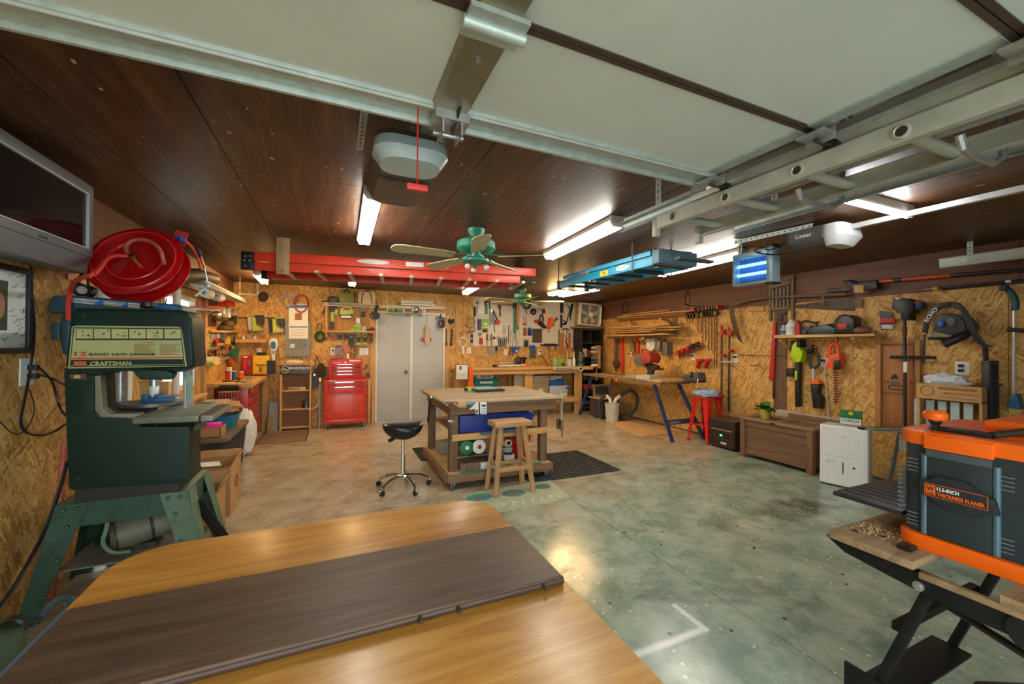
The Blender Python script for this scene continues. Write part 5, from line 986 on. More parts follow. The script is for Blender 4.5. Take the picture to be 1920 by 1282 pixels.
solo('brown_carton','brown carton on the deck behind the wooden stool','carton',G().bx(1.50,1.86,4.5,4.8,.161,.44),M_cardboard,.003); solo('rag_heap','dark crumpled rag on top of the brown carton','rag',G().blob((1.68,4.62,.475),(.15,.12,.05),.3,3,8),P('dark_rag',(66,58,54),.9)); solo('grey_block','grey concrete block on the deck behind the front leg','block',G().bx(1.17,1.33,4.8,5.02,.161,.29),P('block_grey',(150,146,136),.85,var=.15),.004)
t = Thing('white_tray','flat white box standing behind the stool leg','tray',(1.62,4.12,.161)); t.part('body',G().bx(1.44,1.62,4.06,4.1,.161,.23),M_white,.004); t.part('tray',G().bx(1.63,1.92,4.07,4.2,.1605,.175) if False else G().bx(1.44,1.62,4.1,4.2,.161,.18),M_white)
solo('hose_offcut','short coil of grey hose on the work table deck','hose',G().tube([(1.32,4.2,.172),(1.38,4.12,.172),(1.44,4.14,.178),(1.42,4.24,.172),(1.35,4.26,.172),(1.33,4.16,.175)],.011,7,smooth=2),M_grey)
# ------------------------------------------------------------------ wooden stool
t = Thing('wooden_stool','unfinished pine stool with splayed legs in front of the work table','stool',(1.66,3.8,0)); M_stool = WOOD('stool_pine',(158,118,76),(204,162,112),'z',1,.65); M_stx = WOOD('stool_pine_across',(158,118,76),(204,162,112),'x',1,.65)
for k in range(3): t.part('seat_slat',G().bx(1.455,1.865,3.70+k*.078,3.776+k*.078,.665,.72),M_stx,.012,seg=3)
for sx in (-1,1):
    for sy in (-1,1): t.part('leg',G().beam((1.66+sx*.13,3.815+sy*.07,.664),(1.66+sx*.205,3.80+sy*.13,.004),.045,.045),M_stool,.004)
t.part('stretcher',G().bx(1.495,1.825,3.675,3.70,.235,.275),M_stx,.003); t.part('stretcher',G().bx(1.495,1.825,3.90,3.925,.235,.275),M_stx,.003)
for s_ in (-1,1): t.part('stretcher',G().bx(1.66+s_*.175-.012,1.66+s_*.175+.012,3.705,3.895,.27,.31),WOOD('stool_pine_deep',(158,118,76),(204,162,112),'y',1,.65),.003)
# ------------------------------------------------------------------ saddle stool
sx_,sy_ = .655,4.28
t = Thing('saddle_stool','black saddle seat stool on a chrome five star base','stool',(sx_,sy_,0)); zs = ony(757,800,sy_).z
g = G(); N1,N2 = 24,14; vs = []; fs = []
for j in range(N2+1):
    ph = PI*j/N2
    for i in range(N1):
        a = 2*PI*i/N1; rr_ = math.sin(ph); x = .205*rr_*math.cos(a); y = .17*rr_*math.sin(a)*(1+.18*math.cos(a)); z = (.05 if ph < PI/2 else .12)*math.cos(ph)
        z += (.9 if ph < PI/2 else .7)*x*x
        vs.append((sx_+x,sy_+y,zs-.01+z))
for j in range(N2):
    for i in range(N1): fs.append((j*N1+i,j*N1+(i+1) % N1,(j+1)*N1+(i+1) % N1,(j+1)*N1+i))
t.part('seat',g.add(vs,fs),P('black_vinyl',(22,26,32),.28,var=.05))
t.part('lift_column',G().cyl((sx_,sy_,zs-.10),(sx_,sy_,.30),.016),M_chrome); t.part('column_sleeve',G().cyl((sx_,sy_,.12),(sx_,sy_,.34),.025,n=20),M_chrome); t.part('seat_mount',G().box((sx_,sy_,zs-.10),(.12,.10,.02)),M_black); t.part('tilt_knob',G().cyl((sx_-.09,sy_-.04,zs-.10),(sx_-.15,sy_-.06,zs-.12),.02,n=8),M_black)
for k in range(5):
    a = -PI/2+.32+k*2*PI/5; d = V((math.cos(a),math.sin(a),0)); c0 = V((sx_,sy_,.0))
    t.part('base_arm',G().tube([c0+Z*.13,c0+d*.08+Z*.135,c0+d*.2+Z*.115,c0+d*.265+Z*.07],[.022,.02,.018,.015],10,smooth=1),M_chrome)
    cs = t.part('caster',G().lathe([(.008,-.018),(.026,-.014),(.026,-.004),(.012,-.003),(.012,.003),(.026,.004),(.026,.014),(.008,.018)],c0+d*.27+Z*.0265,(-d.y,d.x,0),16),M_rubber); t.part('caster_hood',G().ring(c0+d*.27+Z*.0265,.03,.007,(-d.y,d.x,0),12,6,0,PI),M_chrome,parent=cs)
# ------------------------------------------------------------------ blanket chest, plant, heater, dehumidifier on the right
M_ch = WOOD('chest_wood',(92,66,46),(138,104,76),'y',.9,.6); M_chz = WOOD('chest_wood_upright',(92,66,46),(138,104,76),'z',.9,.6)
t = Thing('blanket_chest','brown panelled wooden chest against the wall opposite the window','chest',(5.38,3.36,0)); x0,x1,y0,y1,ht = 5.12,5.66,2.90,3.82,.545
for x in (x0,x1-.07):
    for y in (y0,y1-.07): t.part('corner_post',G().bx(x,x+.07,y,y+.07,0,ht-.03),M_chz,.005)
t.part('front_panel',G().bx(x0+.028,x0+.04,y0+.07,y1-.07,.10,.44),M_ch); t.part('front_rail',G().bx(x0+.012,x0+.05,y0+.07,y1-.07,.43,ht-.03),M_ch,.004); t.part('front_rail',G().bx(x0+.012,x0+.05,y0+.07,y1-.07,.05,.12),M_ch,.004)
for y in (y0+.02,y1-.04): t.part('end_panel',G().bx(x0+.07,x1-.07,y,y+.012,.05,ht-.03),M_ch)
t.part('back_panel',G().bx(x1-.03,x1-.018,y0+.07,y1-.07,.05,ht-.03),M_ch)
ld = t.part('lid',G().bx(x0-.015,x0+.09,y0-.015,y1+.015,ht-.029,ht).bx(x1-.09,x1,y0-.015,y1+.015,ht-.029,ht).bx(x0+.09,x1-.09,y0-.015,y0+.08,ht-.029,ht).bx(x0+.09,x1-.09,y1-.08,y1+.015,ht-.029,ht).bx(x0+.09,x1-.09,3.32,3.40,ht-.029,ht),WOOD('chest_lid',(120,92,68),(160,128,98),'y',.9,.6),.003)
for a,b in ((y0+.08,3.32),(3.40,y1-.08)): t.part('lid_panel',G().bx(x0+.09,x1-.09,a,b,ht-.029,ht-.012),M_ch,parent=ld)
t.part('hasp',G().bx(x0-.019,x0-.015,3.33,3.39,ht-.03,ht-.01),M_iron)
q = onz(1443,780,ht); q.z = ht-.012
t = Thing('potted_plant','leafy green plant in a crinkled yellow-green pot wrap on the chest','plant',q); q.y = 3.58; q.x = 5.30; t.o.location = t.loc = V(q)
t.part('pot',G().lathe([(.045,0),(.055,.02),(.07,.10),(.082,.135),(.075,.138),(.06,.1)],q,n=14),P('pot_lime',(176,182,72),.4,var=.15))
r_ = random.Random(11); M_pl2 = P('plant_leaf',(46,112,44),.4,var=.3)
for k in range(30):
    a = r_.uniform(0,2*PI); el2 = r_.uniform(.1,1.15); L = r_.uniform(.09,.15); d = V((math.cos(a)*math.cos(el2),math.sin(a)*math.cos(el2),math.sin(el2))); sdv = V((-math.sin(a),math.cos(a),0)); b0 = q+V((0,0,.12))+d*.03
    w_ = L*.30; drop = V((0,0,-L*.35)); P0 = [b0,b0+d*L*.35+sdv*w_+V((0,0,.006)),b0+d*L*.75+sdv*w_*.9+drop*.4,b0+d*L+drop,b0+d*L*.75-sdv*w_*.9+drop*.4,b0+d*L*.35-sdv*w_+V((0,0,.006))]; mid = [b0+d*L*.4-V((0,0,.008)),b0+d*L*.75+drop*.5-V((0,0,.008))]
    t.part('leaf',G().add(P0+mid,[(0,1,6),(1,2,7,6),(2,3,7),(3,4,7),(4,5,6,7),(5,0,6)]),M_pl2)
# infrared heater
M_ht = P('heater_brown',(58,36,28),.4,var=.12)
hx0,hx1,hy0,hy1 = 5.20,5.56,3.96,4.38
t = Thing('cabinet_heater','dark brown cabinet heater on small casters beside the chest','heater',(5.38,4.17,0)); t.part('cabinet',G().bx(hx0,hx1,hy0,hy1,.05,.415),M_ht,.005); t.part('top',G().bx(hx0-.012,hx1+.005,hy0-.012,hy1+.012,.415,.432),P('heater_top',(84,58,44),.4),.004); t.part('plinth',G().bx(hx0-.008,hx1,hy0-.008,hy1+.008,.035,.05),M_ht,.003)
for y in (hy0+.02,hy1-.05): t.part('front_frame',G().bx(hx0-.008,hx0,y,y+.03,.06,.40),M_ht,.002)
gr = t.part('outlet_grille',G().bx(hx0-.006,hx0+.0,hy0+.05,hy1-.05,.30,.39),M_black)
for k in range(4): t.part('louvre',G().bx(hx0-.011,hx0-.006,hy0+.06,hy1-.06,.31+k*.02,.318+k*.02),M_dark,parent=gr)
t.part('chrome_strip',G().bx(hx0-.012,hx0,hy0+.04,hy1-.04,.272,.288),M_steel,.002)
cp = t.part('control_panel',G().bx(hx0-.006,hx0,hy0+.10,hy1-.14,.13,.235),M_black,.002); t.part('display',textg('86',(hx0-.0065,4.195,.185),(0,-1,0),(0,0,1),.03,.04),P('led_green',(60,255,110),.4,var=0,emit=3),parent=cp)
for k in range(5): t.part('button',G().cyl((hx0-.0075,hy0+.12+k*.035,.15),(hx0-.006,hy0+.12+k*.035,.15),.006),M_redink if k % 2 else M_lgrey,parent=cp)
t.part('badge',G().bx(hx0-.0065,hx0,hy0+.13,hy0+.22,.075,.105),M_lgrey)
for x in (hx0+.03,hx1-.03):
    for y in (hy0+.03,hy1-.03): t.part('caster',G().cyl((x,y-.008,.017),(x,y+.008,.017),.0165).box((x,y,.031),(.02,.024,.006)),M_iron)
# dehumidifier
a_ = math.atan2(5.05-4.925,-(2.36-2.72)); yw = .30
with frame((5.13,2.565,0),rz=.30):
    t = Thing('dehumidifier','white upright dehumidifier with dark grey side beside the chest','dehumidifier',CUR[-1] @ V((0,0,0))); w2,d2,hh = .205,.15,.655
    t.part('front_shell',G().bx(-d2,-d2+.12,-w2,w2,.015,hh),M_whiteplastic,.02,seg=4); t.part('rear_shell',G().bx(-d2+.16,d2,-w2+.005,w2-.005,.015,hh-.01),M_whiteplastic,.015,seg=3); t.part('grille',G().bx(-d2+.12,-d2+.16,-w2+.003,w2-.003,.02,hh-.012),M_dark)
    t.part('base',G().bx(-d2+.01,d2-.01,-w2+.01,w2-.01,0,.015),M_dark); t.part('water_gauge',G().bx(-d2-.002,-d2+.002,-.004,.006,.15,.27),M_dark); t.part('seam',G().bx(-d2-.001,-d2+.001,-w2+.02,w2-.02,.325,.328),M_lgrey); t.part('badge',G().bx(-d2-.0015,-d2+.001,-.10,-.08,.22,.24),M_dark)
    t.part('brand_mark',textg('Midea',(-d2-.001,.02,.535),(0,-1,0),(0,0,1),.015),M_grey); t.part('label',G().bx(-d2-.001,-d2+.001,.08,.15,.25,.285),P('sticker_grey',(214,212,210),.5))
    t.part('control_panel',G().bx(-d2+.03,-d2+.10,-w2+.04,w2-.04,hh,hh+.002),M_lgrey)
    bxm = Thing('torch_box','green and white product box standing on the dehumidifier','box',CUR[-1] @ V((.05,.0,hh)))
    bxm.part('carton',G().bx(.045,.10,-.12,.06,hh+.002,hh+.155),P('box_green',(14,118,62),.45),.002); bxm.part('white_panel',G().bx(.0435,.045,-.12,.06,hh+.004,hh+.068),M_paper); bxm.part('lettering',textg('TORCH',(.043,.05,hh+.03),(0,-1,0),(0,0,1),.028,.15,bold=.02),P('green_ink',(20,84,50),.6)); bxm.part('emblem',G().lathe([(.02,0),(.0,.001)],(.0435,-.03,hh+.125),(-1,0,0),18),M_yellow)
# ------------------------------------------------------------------ compact builder for things hung on (or standing before) a wall; outlines in photo pixels on their own plane
def pxm(pl,x,y,d): return (wp(pl,x,y+1,d)-wp(pl,x,y,d)).length
def prims(pl,ps):
    g = G()
    for p in ps:
        k = p[0]
        if k == 'P': g.W(pl,p[1],p[2],p[3])
        elif k == 'B': g.WB(pl,*p[1:7])
        elif k == 'O': g.W(pl,rpoly(p[1],p[2],p[3],p[4],p[7]),p[5],p[6])
        elif k == 'C': g.W(pl,arc(p[1],p[2],p[3],p[3],0,345,18),p[4],p[5])
        elif k == 'T': g.WT(pl,p[1],p[2],p[3],7,p[4] if len(p) > 4 else 1)
        elif k == 'S': g.WT(pl,p[1],p[2],p[3],7,0)
        elif k == 'R': g.WT(pl,arc(p[1],p[2],p[3],p[3] if len(p) < 7 else p[6],0,345,20),p[5],p[4],7,0,True)
        elif k == 'X': c = wp(pl,p[1],p[2],p[4]); g.ball(c,p[3]*pxm(pl,p[1],p[2],p[4]))
    return g
def item(name,label,cat,pl,parts,group=None,bev=0):
    gs = [(n,m_,prims(pl,ps)) for n,m_,ps in parts]
    vs = [v for _,_,g in gs for v in g.v]; c = sum(vs,V())/len(vs); base = V((c.x,c.y,min(v.z for v in vs)))
    if len(gs) == 1: return solo(name,label,cat,gs[0][2],gs[0][1],bev,group)
    t = Thing(name,label,cat,base,group)
    for n,m_,g in gs: t.part(n,g,m_,bev)
    return t
# ------------------------------------------------------------------ pegboard
def pegmat():
    t = NT('pegboard_white'); g = t.n('NewGeometry'); s = t.n('SeparateXYZ'); t.l(g.outputs['Position'],s.inputs[0])
    f = lambda o: t.math('ABSOLUTE',t.math('SUBTRACT',t.math('FRACT',t.math('MULTIPLY',o,39.37/1.5)),.5))
    a,b = f(s.outputs[0]),f(s.outputs[2]); d = t.math('SQRT',t.math('ADD',t.math('MULTIPLY',a,a),t.math('MULTIPLY',b,b)))
    t.col(t.mix(t.math('LESS_THAN',d,.16),lin((222,216,204)),lin((96,84,70)))); t.set(Roughness=.5); return t.m
M_peg = pegmat(); PD = .0165
t = Thing('pegboard','big white pegboard covered in hand tools on the back wall','pegboard',(3.87,BY-.01,1.45)); xj = wp('b',974,600,PD).x
t.part('panel',G().bx(2.635,xj-.002,BY-.016,BY-.002,1.455,2.475),M_peg); t.part('panel',G().bx(xj+.002,5.10,BY-.016,BY-.002,1.455,2.475),M_peg); t.part('batten',G().bx(2.64,5.09,BY-.018,BY-.0165,1.44,1.452),M_pinex)
D0 = .0172
gp = 'tools on the pegboard'
def peg(name,label,cat,*parts): return item(name,label,cat,'b',parts,gp)
def card(name,label,cat,x0,y0,x1,y1,m1,m2,hy=.35): return peg(name,label,cat,('card',m1,[('B',x0,y0,x1,y1,D0,D0+.006)]),('contents',m2,[('O',x0+(x1-x0)*.2,y0+(y1-y0)*hy,x1-(x1-x0)*.2,y1-(y1-y0)*.12,D0+.006,D0+.03,1.2)]))
M_purple = P('purple_plastic',(92,70,130),.5); M_limebright = P('bright_lime',(140,206,40),.5); M_redp = P('red_plastic',(188,34,30),.45)
peg('f_clamp','thin bar clamp hanging at the top corner of the pegboard','clamp',('bar',M_rust,[('S',[(895,562),(894.6,586)],D0+.01,.006)]),('jaw',M_rust,[('B',892.5,566.5,898,568.5,D0,D0+.02)]))
peg('power_bar','black bar with a loop of cable at the edge of the pegboard by the doors','power bar',('bar',M_black,[('O',889,575,892.5,592,D0,D0+.04,1)]),('cable',M_black,[('T',[(890,592),(887,597),(891,603),(887.5,610),(891,616),(889,622)],D0+.02,.008,2)]))
peg('pipe_wrench','teal handled pipe wrench near the top of the pegboard','wrench',('jaw',M_iron,[('P',[(908,564),(915,564),(916,567),(912.5,568),(914,573),(909.5,573),(909,568)],D0,D0+.025)]),('handle',M_teal,[('B',909.8,573.2,914.2,589,D0,D0+.022)]))
peg('putty_blade','small grey metal plate below the thin bar clamp','blade',('blade',M_steel,[('P',[(897,583),(904,582),(903,588),(898,588)],D0,D0+.004)]))
peg('long_square','long grey-green straight edge hanging beside the slip joint pliers','ruler',('blade',P('rule_green',(132,152,136),.5),[('B',917.5,578,920,611,D0,D0+.006)]),('stock',M_iron,[('B',917,564,919.5,578,D0,D0+.012)]))
peg('pliers','chrome slip joint pliers with long handles on the pegboard','pliers',('jaw',M_steel,[('C',922.5,582,2.2,D0,D0+.015)]),('handle',M_chrome,[('S',[(921.6,583),(921.8,600),(923,608)],D0+.012,.012)]),('handle',M_teal,[('S',[(924,583),(925.5,600),(928,623)],D0+.012,.008)]))
peg('mallet','angled tool with a dark handle and a red block end','hammer',('handle',M_iron,[('S',[(924.5,581.5),(933,601)],D0+.02,.014)]),('head',M_redp,[('B',929.3,599.5,936.6,607.6,D0,D0+.05)]))
card('blister_pack','black and purple blister pack on the pegboard','package',895,598,903,619,P('pack_greyblack',(96,92,98),.4),M_purple,.02); card('blister_pack','bright lime green package on the pegboard','package',904,598,916,611.5,M_limebright,M_whiteplastic,.5); card('blister_pack','small yellow-green package below the lime one','package',904.3,615,915,623,P('pack_olive',(150,150,50),.5),M_black,.3)
peg('tape_roll','round roll of green tape on the pegboard','tape',('roll',P('tape_green',(130,160,130),.5),[('C',900.6,626,3.8,D0,D0+.03)]),('core',M_redp,[('C',900.6,626,1.3,D0+.03,D0+.032)])); peg('utility_light','small red torch hanging low on the pegboard','torch',('body',M_redp,[('O',899.8,633,905.3,645,D0,D0+.04,1.5)]),('lens',M_lgrey,[('B',900,645,905,647,D0,D0+.03)]))
peg('chisel','long chisel with a red collar on the pegboard','chisel',('handle',M_iron,[('B',912.5,626,914.8,635.5,D0,D0+.02)]),('collar',M_redp,[('B',911.5,635.5,915.5,637.5,D0,D0+.022)]),('blade',M_steel,[('B',912.8,637.5,914.8,650,D0,D0+.01)])); peg('chisel','wide bladed chisel with a brass collar beside the notched trowel','chisel',('handle',M_old,[('B',920.5,626,923,637,D0,D0+.022)]),('collar',M_copper,[('B',919.2,637,924.6,639.3,D0,D0+.024)]),('blade',M_steel,[('B',920.5,639.3,923.2,653,D0,D0+.01)]))
peg('set_square','small dark triangular gauge beside the wide chisel','gauge',('plate',M_dark,[('P',[(925.5,630),(931,634.5),(924,636)],D0,D0+.01)])); item('notched_trowel','steel notched trowel hanging below the pegboard','trowel','b',[('blade',M_steel,[('B',917.5,651,926,666,0,.006)]),('rib',M_lgrey,[('B',921.3,652,922.2,665,.006,.012)])])
peg('adjustable_wrench','long rusty adjustable wrench at the top of the pegboard','wrench',('head',M_rust,[('P',[(933.5,571),(939,571),(940.5,578),(934,578.5)],D0,D0+.02)]),('handle',M_rust,[('P',[(936,565),(938.8,565),(939.2,594),(936.5,592)],D0,D0+.014)]))
for k in range(6): peg('box_wrench','grey box wrench in the fanned cluster at the top, %s from the long adjustable wrench' % ('first','second','third','fourth','fifth','sixth')[k],'wrench',('shank',M_steel,[('S',[(943+k*3.1,571+(k % 2)),(944.5+k*3,585-(k*2 % 5))],D0+.008+.003*(k % 2),.007)]),('ring',M_iron,[('R',943+k*3.1,571+(k % 2),1.6,.006,D0+.009)]))
peg('bolt_cutter','long teal handled bolt cutter hanging full height on the pegboard','bolt cutter',('handle',P('cutter_teal',(62,142,130),.45),[('S',[(963.8,567),(963.8,624)],D0+.02,.02)]),('handle',P('cutter_teal',(62,142,130),.45),[('S',[(966.4,567),(966.4,624)],D0+.02,.018)]),('grip',M_black,[('B',962.6,566,967.6,577,D0,D0+.05)]),('jaw',M_steel,[('T',[(964.5,624),(962,638),(960,642),(961.5,647)],D0+.02,.010),('T',[(965.8,624),(968,638),(969.5,643),(968,648)],D0+.02,.010)]))
peg('spirit_level','yellow-orange wooden level hanging beside the bolt cutter','level',('body',P('level_orange',(214,140,40),.5),[('B',968.7,567,972.6,612,D0,D0+.03)]),('end',M_green,[('B',970,612,972.8,618,D0,D0+.02)])); peg('steel_rule','narrow steel rule hanging in the middle of the pegboard','ruler',('blade',M_iron,[('B',953.2,610,954.6,646,D0,D0+.004)])); peg('bent_rod','thin reddish bent rod next to the steel rule','rod',('rod',M_rust,[('T',[(957.6,619),(957,628),(958,634),(957.2,641)],D0+.006,.005)]))
card('blister_pack','white card with scissors hanging mid pegboard','package',941,607,951.5,628,M_whiteplastic,M_steel,.08)
for k in range(5): peg('spanner','grey open end spanner in the low bundle, %s from the notched trowel' % ('first','second','third','fourth','fifth')[k],'wrench',('shank',M_iron,[('S',[(934+k*4,634+(k % 3)),(936+k*3,649)],D0+.012+.006*(k % 2),.011)]),('head',M_steel,[('R',934+k*4,633+(k % 3),2,.009,D0+.014)]))
card('blister_pack','small clear package at the bottom edge of the pegboard','package',928,647,934.6,660,P('pack_greyclear',(186,186,172),.4),M_iron,.1)
for k in range(5): item('screwdriver','slim screwdriver hanging under the pegboard, %s from the white outlet cover' % ('first','second','third','fourth','fifth')[k],'screwdriver','b',[('handle',(M_yellow,M_handle,M_rust,M_handle,M_iron)[k],[('B',953+k*2.1,649,954.2+k*2.1,658,.002,.022)]),('shaft',M_iron,[('B',953.4+k*2.1,658,953.9+k*2.1,667-k % 2,.006,.012)])],'screwdrivers under the pegboard')
item('clamp','blue spring clamp hanging under the pegboard','clamp','b',[('body',M_blue,[('P',[(962,651),(966,649),(970,653),(974,648),(973,658),(966,662),(962,661)],.002,.035)]),('dial',M_whiteplastic,[('C',969,657.5,2,.035,.04)])])
item('wooden_triangle','yellowish wooden triangular layout square on the back wall','square','b',[('edge',M_pinex,[('P',[(883,667),(903,650),(904,652.5),(889,666)],.001,.02)]),('edge',M_pinex,[('P',[(903,650),(916.5,665.5),(913,665.5),(902.5,653)],.001,.02)]),('edge',M_pinex,[('P',[(888,664.5),(914,663.3),(916,667),(884,668)],.001,.02)]),('plate',WOOD('square_ply',(178,150,84),(206,178,112),'x'),[('P',[(893,664),(903,654),(911,663.5)],.001,.012)])])
item('small_picture','small framed red picture on the wall beside the pegboard','picture','b',[('frame',M_white,[('B',880.3,624,888.5,645,.001,.02)]),('print',P('print_maroon',(120,42,34),.5),[('B',881.5,625.5,887.3,634,.02,.022)]),('print',P('print_brown',(84,52,36),.5),[('B',881.5,635.5,887.3,643.5,.02,.022)])])
peg('cable_coil','grey coil of cable hanging behind the far fan blade','cable',('coil',M_dark,[('R',987.5,571,7,.022,D0+.022)]),('coil',M_dark,[('R',987.2,572,6.2,.018,D0+.05)]),('tail',M_dark,[('T',[(984,578),(986,586),(989,583),(985.5,591)],D0+.02,.006,2)])); peg('cable_coil','small coil of grey wire at the top of the pegboard','cable',('coil',M_steel,[('R',1012.3,568.5,3.6,.012,D0+.014)])); peg('tape_roll','black ring roll with a purple core on the pegboard','tape',('ring',M_black,[('R',1000,584,4.6,.02,D0+.022)]),('core',M_purple,[('C',1000,583.5,2.4,D0,D0+.02)])); peg('tape_roll','pale green ring roll on the pegboard','tape',('ring',P('ring_green',(130,170,140),.5),[('R',1011.5,580,2.6,.012,D0+.014)]))
card('blister_pack','small red package beside the green ring roll','package',1016,578,1022.5,588,M_redp,M_dark,.3); card('blister_pack','red and white header card at the middle joint of the pegboard','package',980,594,988.8,611,P('card_redwhite',(196,170,160),.5),M_redp,.72); card('blister_pack','narrow red and green package below the red header card','package',981,614,987.5,629,P('card_greenred',(124,112,60),.5),M_redp,.5); card('blister_pack','blue package beside the narrow red and green one','package',989.5,614,997,629.5,M_blue,M_navy,.3); card('blister_pack','pinkish package of small round parts low on the pegboard','package',981.5,636,992,652,P('card_mauve',(176,150,140),.5),M_dark,.15)
peg('angle_grinder','red and black angle grinder hanging on the pegboard','grinder',('body',M_black,[('P',[(1010,602),(1014,601),(1024,611),(1026,615),(1021,615.5),(1011,607)],D0,D0+.08)]),('guard',M_redp,[('C',1007.8,602,3,D0,D0+.09)]),('handle',M_dark,[('T',[(1011,603),(1013,592),(1016,589),(1018.5,594),(1019,604)],D0+.05,.018,2)]))
peg('cordless_tool','bright orange corded tool hanging on the pegboard','power tool',('body',M_orange,[('P',[(1030,596),(1036,594),(1038,600),(1035,612),(1032,617),(1028,616)],D0,D0+.07)]),('base',M_lgrey,[('P',[(1028,617),(1032,618),(1031,624),(1027,622)],D0,D0+.05)]),('cord',M_black,[('T',[(1037,612),(1040,600),(1044,594),(1046,599),(1041,601),(1043,595)],D0+.03,.010,2)]))
peg('float_board','dark grained rectangular board hanging on the pegboard','board',('board',WOOD('dark_board',(62,56,50),(92,84,76),'z'),[('B',999,616,1016.2,642,D0,D0+.025)]))
peg('scraper','tall grey scraper blade with a long dark handle on the pegboard','scraper',('blade',M_iron,[('B',1050.3,568,1056.5,586.5,D0,D0+.006)]),('ferrule',M_lgrey,[('P',[(1050.3,586.5),(1056.5,586.5),(1054.5,590),(1052,590)],D0,D0+.012)]),('handle',M_dark,[('B',1051.5,590,1054.6,614,D0,D0+.03)]))
peg('brush_hook','black sickle with a curved blade at the far end of the pegboard','sickle',('shaft',M_black,[('T',[(1063.5,572),(1069,577),(1066,592),(1062.5,604)],D0+.02,.012)]),('blade',M_black,[('T',[(1062.5,604),(1059,602.5),(1056.5,599.5)],D0+.02,.012)]),('foot',M_black,[('P',[(1055.5,606),(1062,603),(1063,608),(1056,609.5)],D0,D0+.03)])); peg('pry_tool','black pry tool hanging beside the sickle','tool',('bar',M_black,[('P',[(1072,569),(1075.5,569),(1074,577),(1069.5,601),(1068.8,590),(1070.5,574)],D0,D0+.02)]))
peg('hacksaw','black framed bow saw hanging low on the pegboard by the scraper','saw',('frame',M_black,[('T',[(1053,618),(1060,615),(1068,619)],D0+.02,.012),('T',[(1058,616),(1056,626),(1060,632),(1064,626),(1062,616)],D0+.02,.008)]),('handle',M_iron,[('S',[(1063,632),(1061,640)],D0+.02,.014)]))
peg('grooved_plank','grooved brown wooden panel hanging low on the pegboard beside the bow saw','board',('board',M_handle,[('B',1050,624,1057.5,662,D0,D0+.03)]),('side',P('panel_green',(120,124,98),.6),[('P',[(1047.2,620),(1050,616),(1050,650),(1047.2,650)],D0,D0+.02)])); peg('grooved_plank','narrow brown wooden slat hanging beside the grooved panel','board',('board',M_handle,[('B',1066.5,623.5,1071,649,D0,D0+.025)]))
peg('snips','dark red handled snips hanging between the wooden panels','snips',('handle',M_redp,[('S',[(1060.5,640),(1064,652)],D0+.02,.016),('S',[(1062,640),(1067,652)],D0+.02,.012)])); item('caulk_gun','tall tool with a purple top beside the ribbed blower tube of the pegboard','caulk gun','b',[('cap',P('purple_cap',(70,60,150),.5),[('O',1075.4,628,1079,637,.002,.05,1)]),('body',M_iron,[('B',1075.8,637,1078.8,652,.002,.04)]),('arm',M_iron,[('S',[(1073.5,640),(1080,638)],.03,.012)])])
t = item('tool_rack','black magnetic tool bar under the pegboard','rack','b',[('bar',M_black,[('B',1013,645.5,1047,648.2,.004,.03)]),('back',M_lgrey,[('B',1013,643.5,1047,645.4,.004,.012)])])
for k,(x,hl,mh) in enumerate(((1024,0,M_steel),(1030,24,M_handle),(1037,0,M_lgrey),(1041,0,M_redp))):
    item('claw_hammer' if hl else 'hand_pliers',('grey nippers at the start of the tool bar','wooden handled hammer hanging from the tool bar','pale pliers hanging from the tool bar','red pliers at the end of the tool bar')[k],'hammer' if hl else 'pliers','b',[('head',M_iron,[('B',x-3,644,x+3,649,.03,.06)])]+([('handle',M_handle,[('P',[(x-.8,649),(x+1,649),(x+1.2,672),(x-1,672)],.035,.055)])] if hl else [('handle',mh,[('S',[(x-1,648),(x-2,656)],.045,.012),('S',[(x+1,648),(x+2.2,656)],.045,.012)])]))
item('spray_pack','blue topped package hanging below the pegboard','package','b',[('blue_cap',M_blue,[('O',994,647,1004,655.5,.002,.05,2)]),('bag',P('pack_smoky',(96,92,90),.3),[('B',994.5,655.5,1004.5,671,.002,.04)])]); item('yellow_rule','short yellow folding rule hanging below the pegboard','ruler','b',[('blade',M_yellow,[('B',1007,643,1009.5,656,.002,.015)])])
outlet('b',879,657,'white outlet cover between the racket and the wooden triangle',0,.13,.085); outlet('b',948.5,660,'white outlet cover between the trowel and the screwdrivers',0,.13,.08); outlet('b',1011,660.5,'white outlet with a black plug under the pegboard',1,.12,.075)
# ------------------------------------------------------------------ long pine workbench on the back wall
BT,BF = 1.03,7.47
t = Thing('workbench','long pine workbench with open shelves under the pegboard','workbench',(3.6,7.74,0))
t.part('top',G().bx(2.15,5.02,BF,BY-.024,BT-.045,BT),M_pinex,.003); t.part('top_extension',G().bx(5.021,5.26,BF,BF+.13,BT-.07,BT),M_pinex,.003); t.part('front_rail',G().bx(2.30,4.92,BF+.03,BF+.07,BT-.14,BT-.046),M_pinex,.003)
PZ = BT-.047
for px in (884.5,990,997,1084,1090): x = ony(px,720,BF+.03).x; t.part('post',G().bx(x-.045,x+.045,BF+.072,BF+.13,0,PZ),M_pine,.003)
for x in (2.5,3.4,4.5): t.part('rear_post',G().bx(x,x+.09,BY-.11,BY-.03,0,PZ),M_pine)
t.part('lower_shelf',G().bx(2.3,4.95,BF+.135,BY-.115,.34,.36),M_pinex); t.part('lower_rail',G().bx(2.3,4.95,BF+.03,BF+.07,.26,.36),M_pinex,.003); t.part('upper_rack',G().bx(3.78,4.4,BF+.14,BF+.16,.74,.77),M_pinex)
t.part('plank_end',G().bx(2.16,2.24,BF+.2,BF+.25,0,PZ),M_pine)
d_ = BY-BF
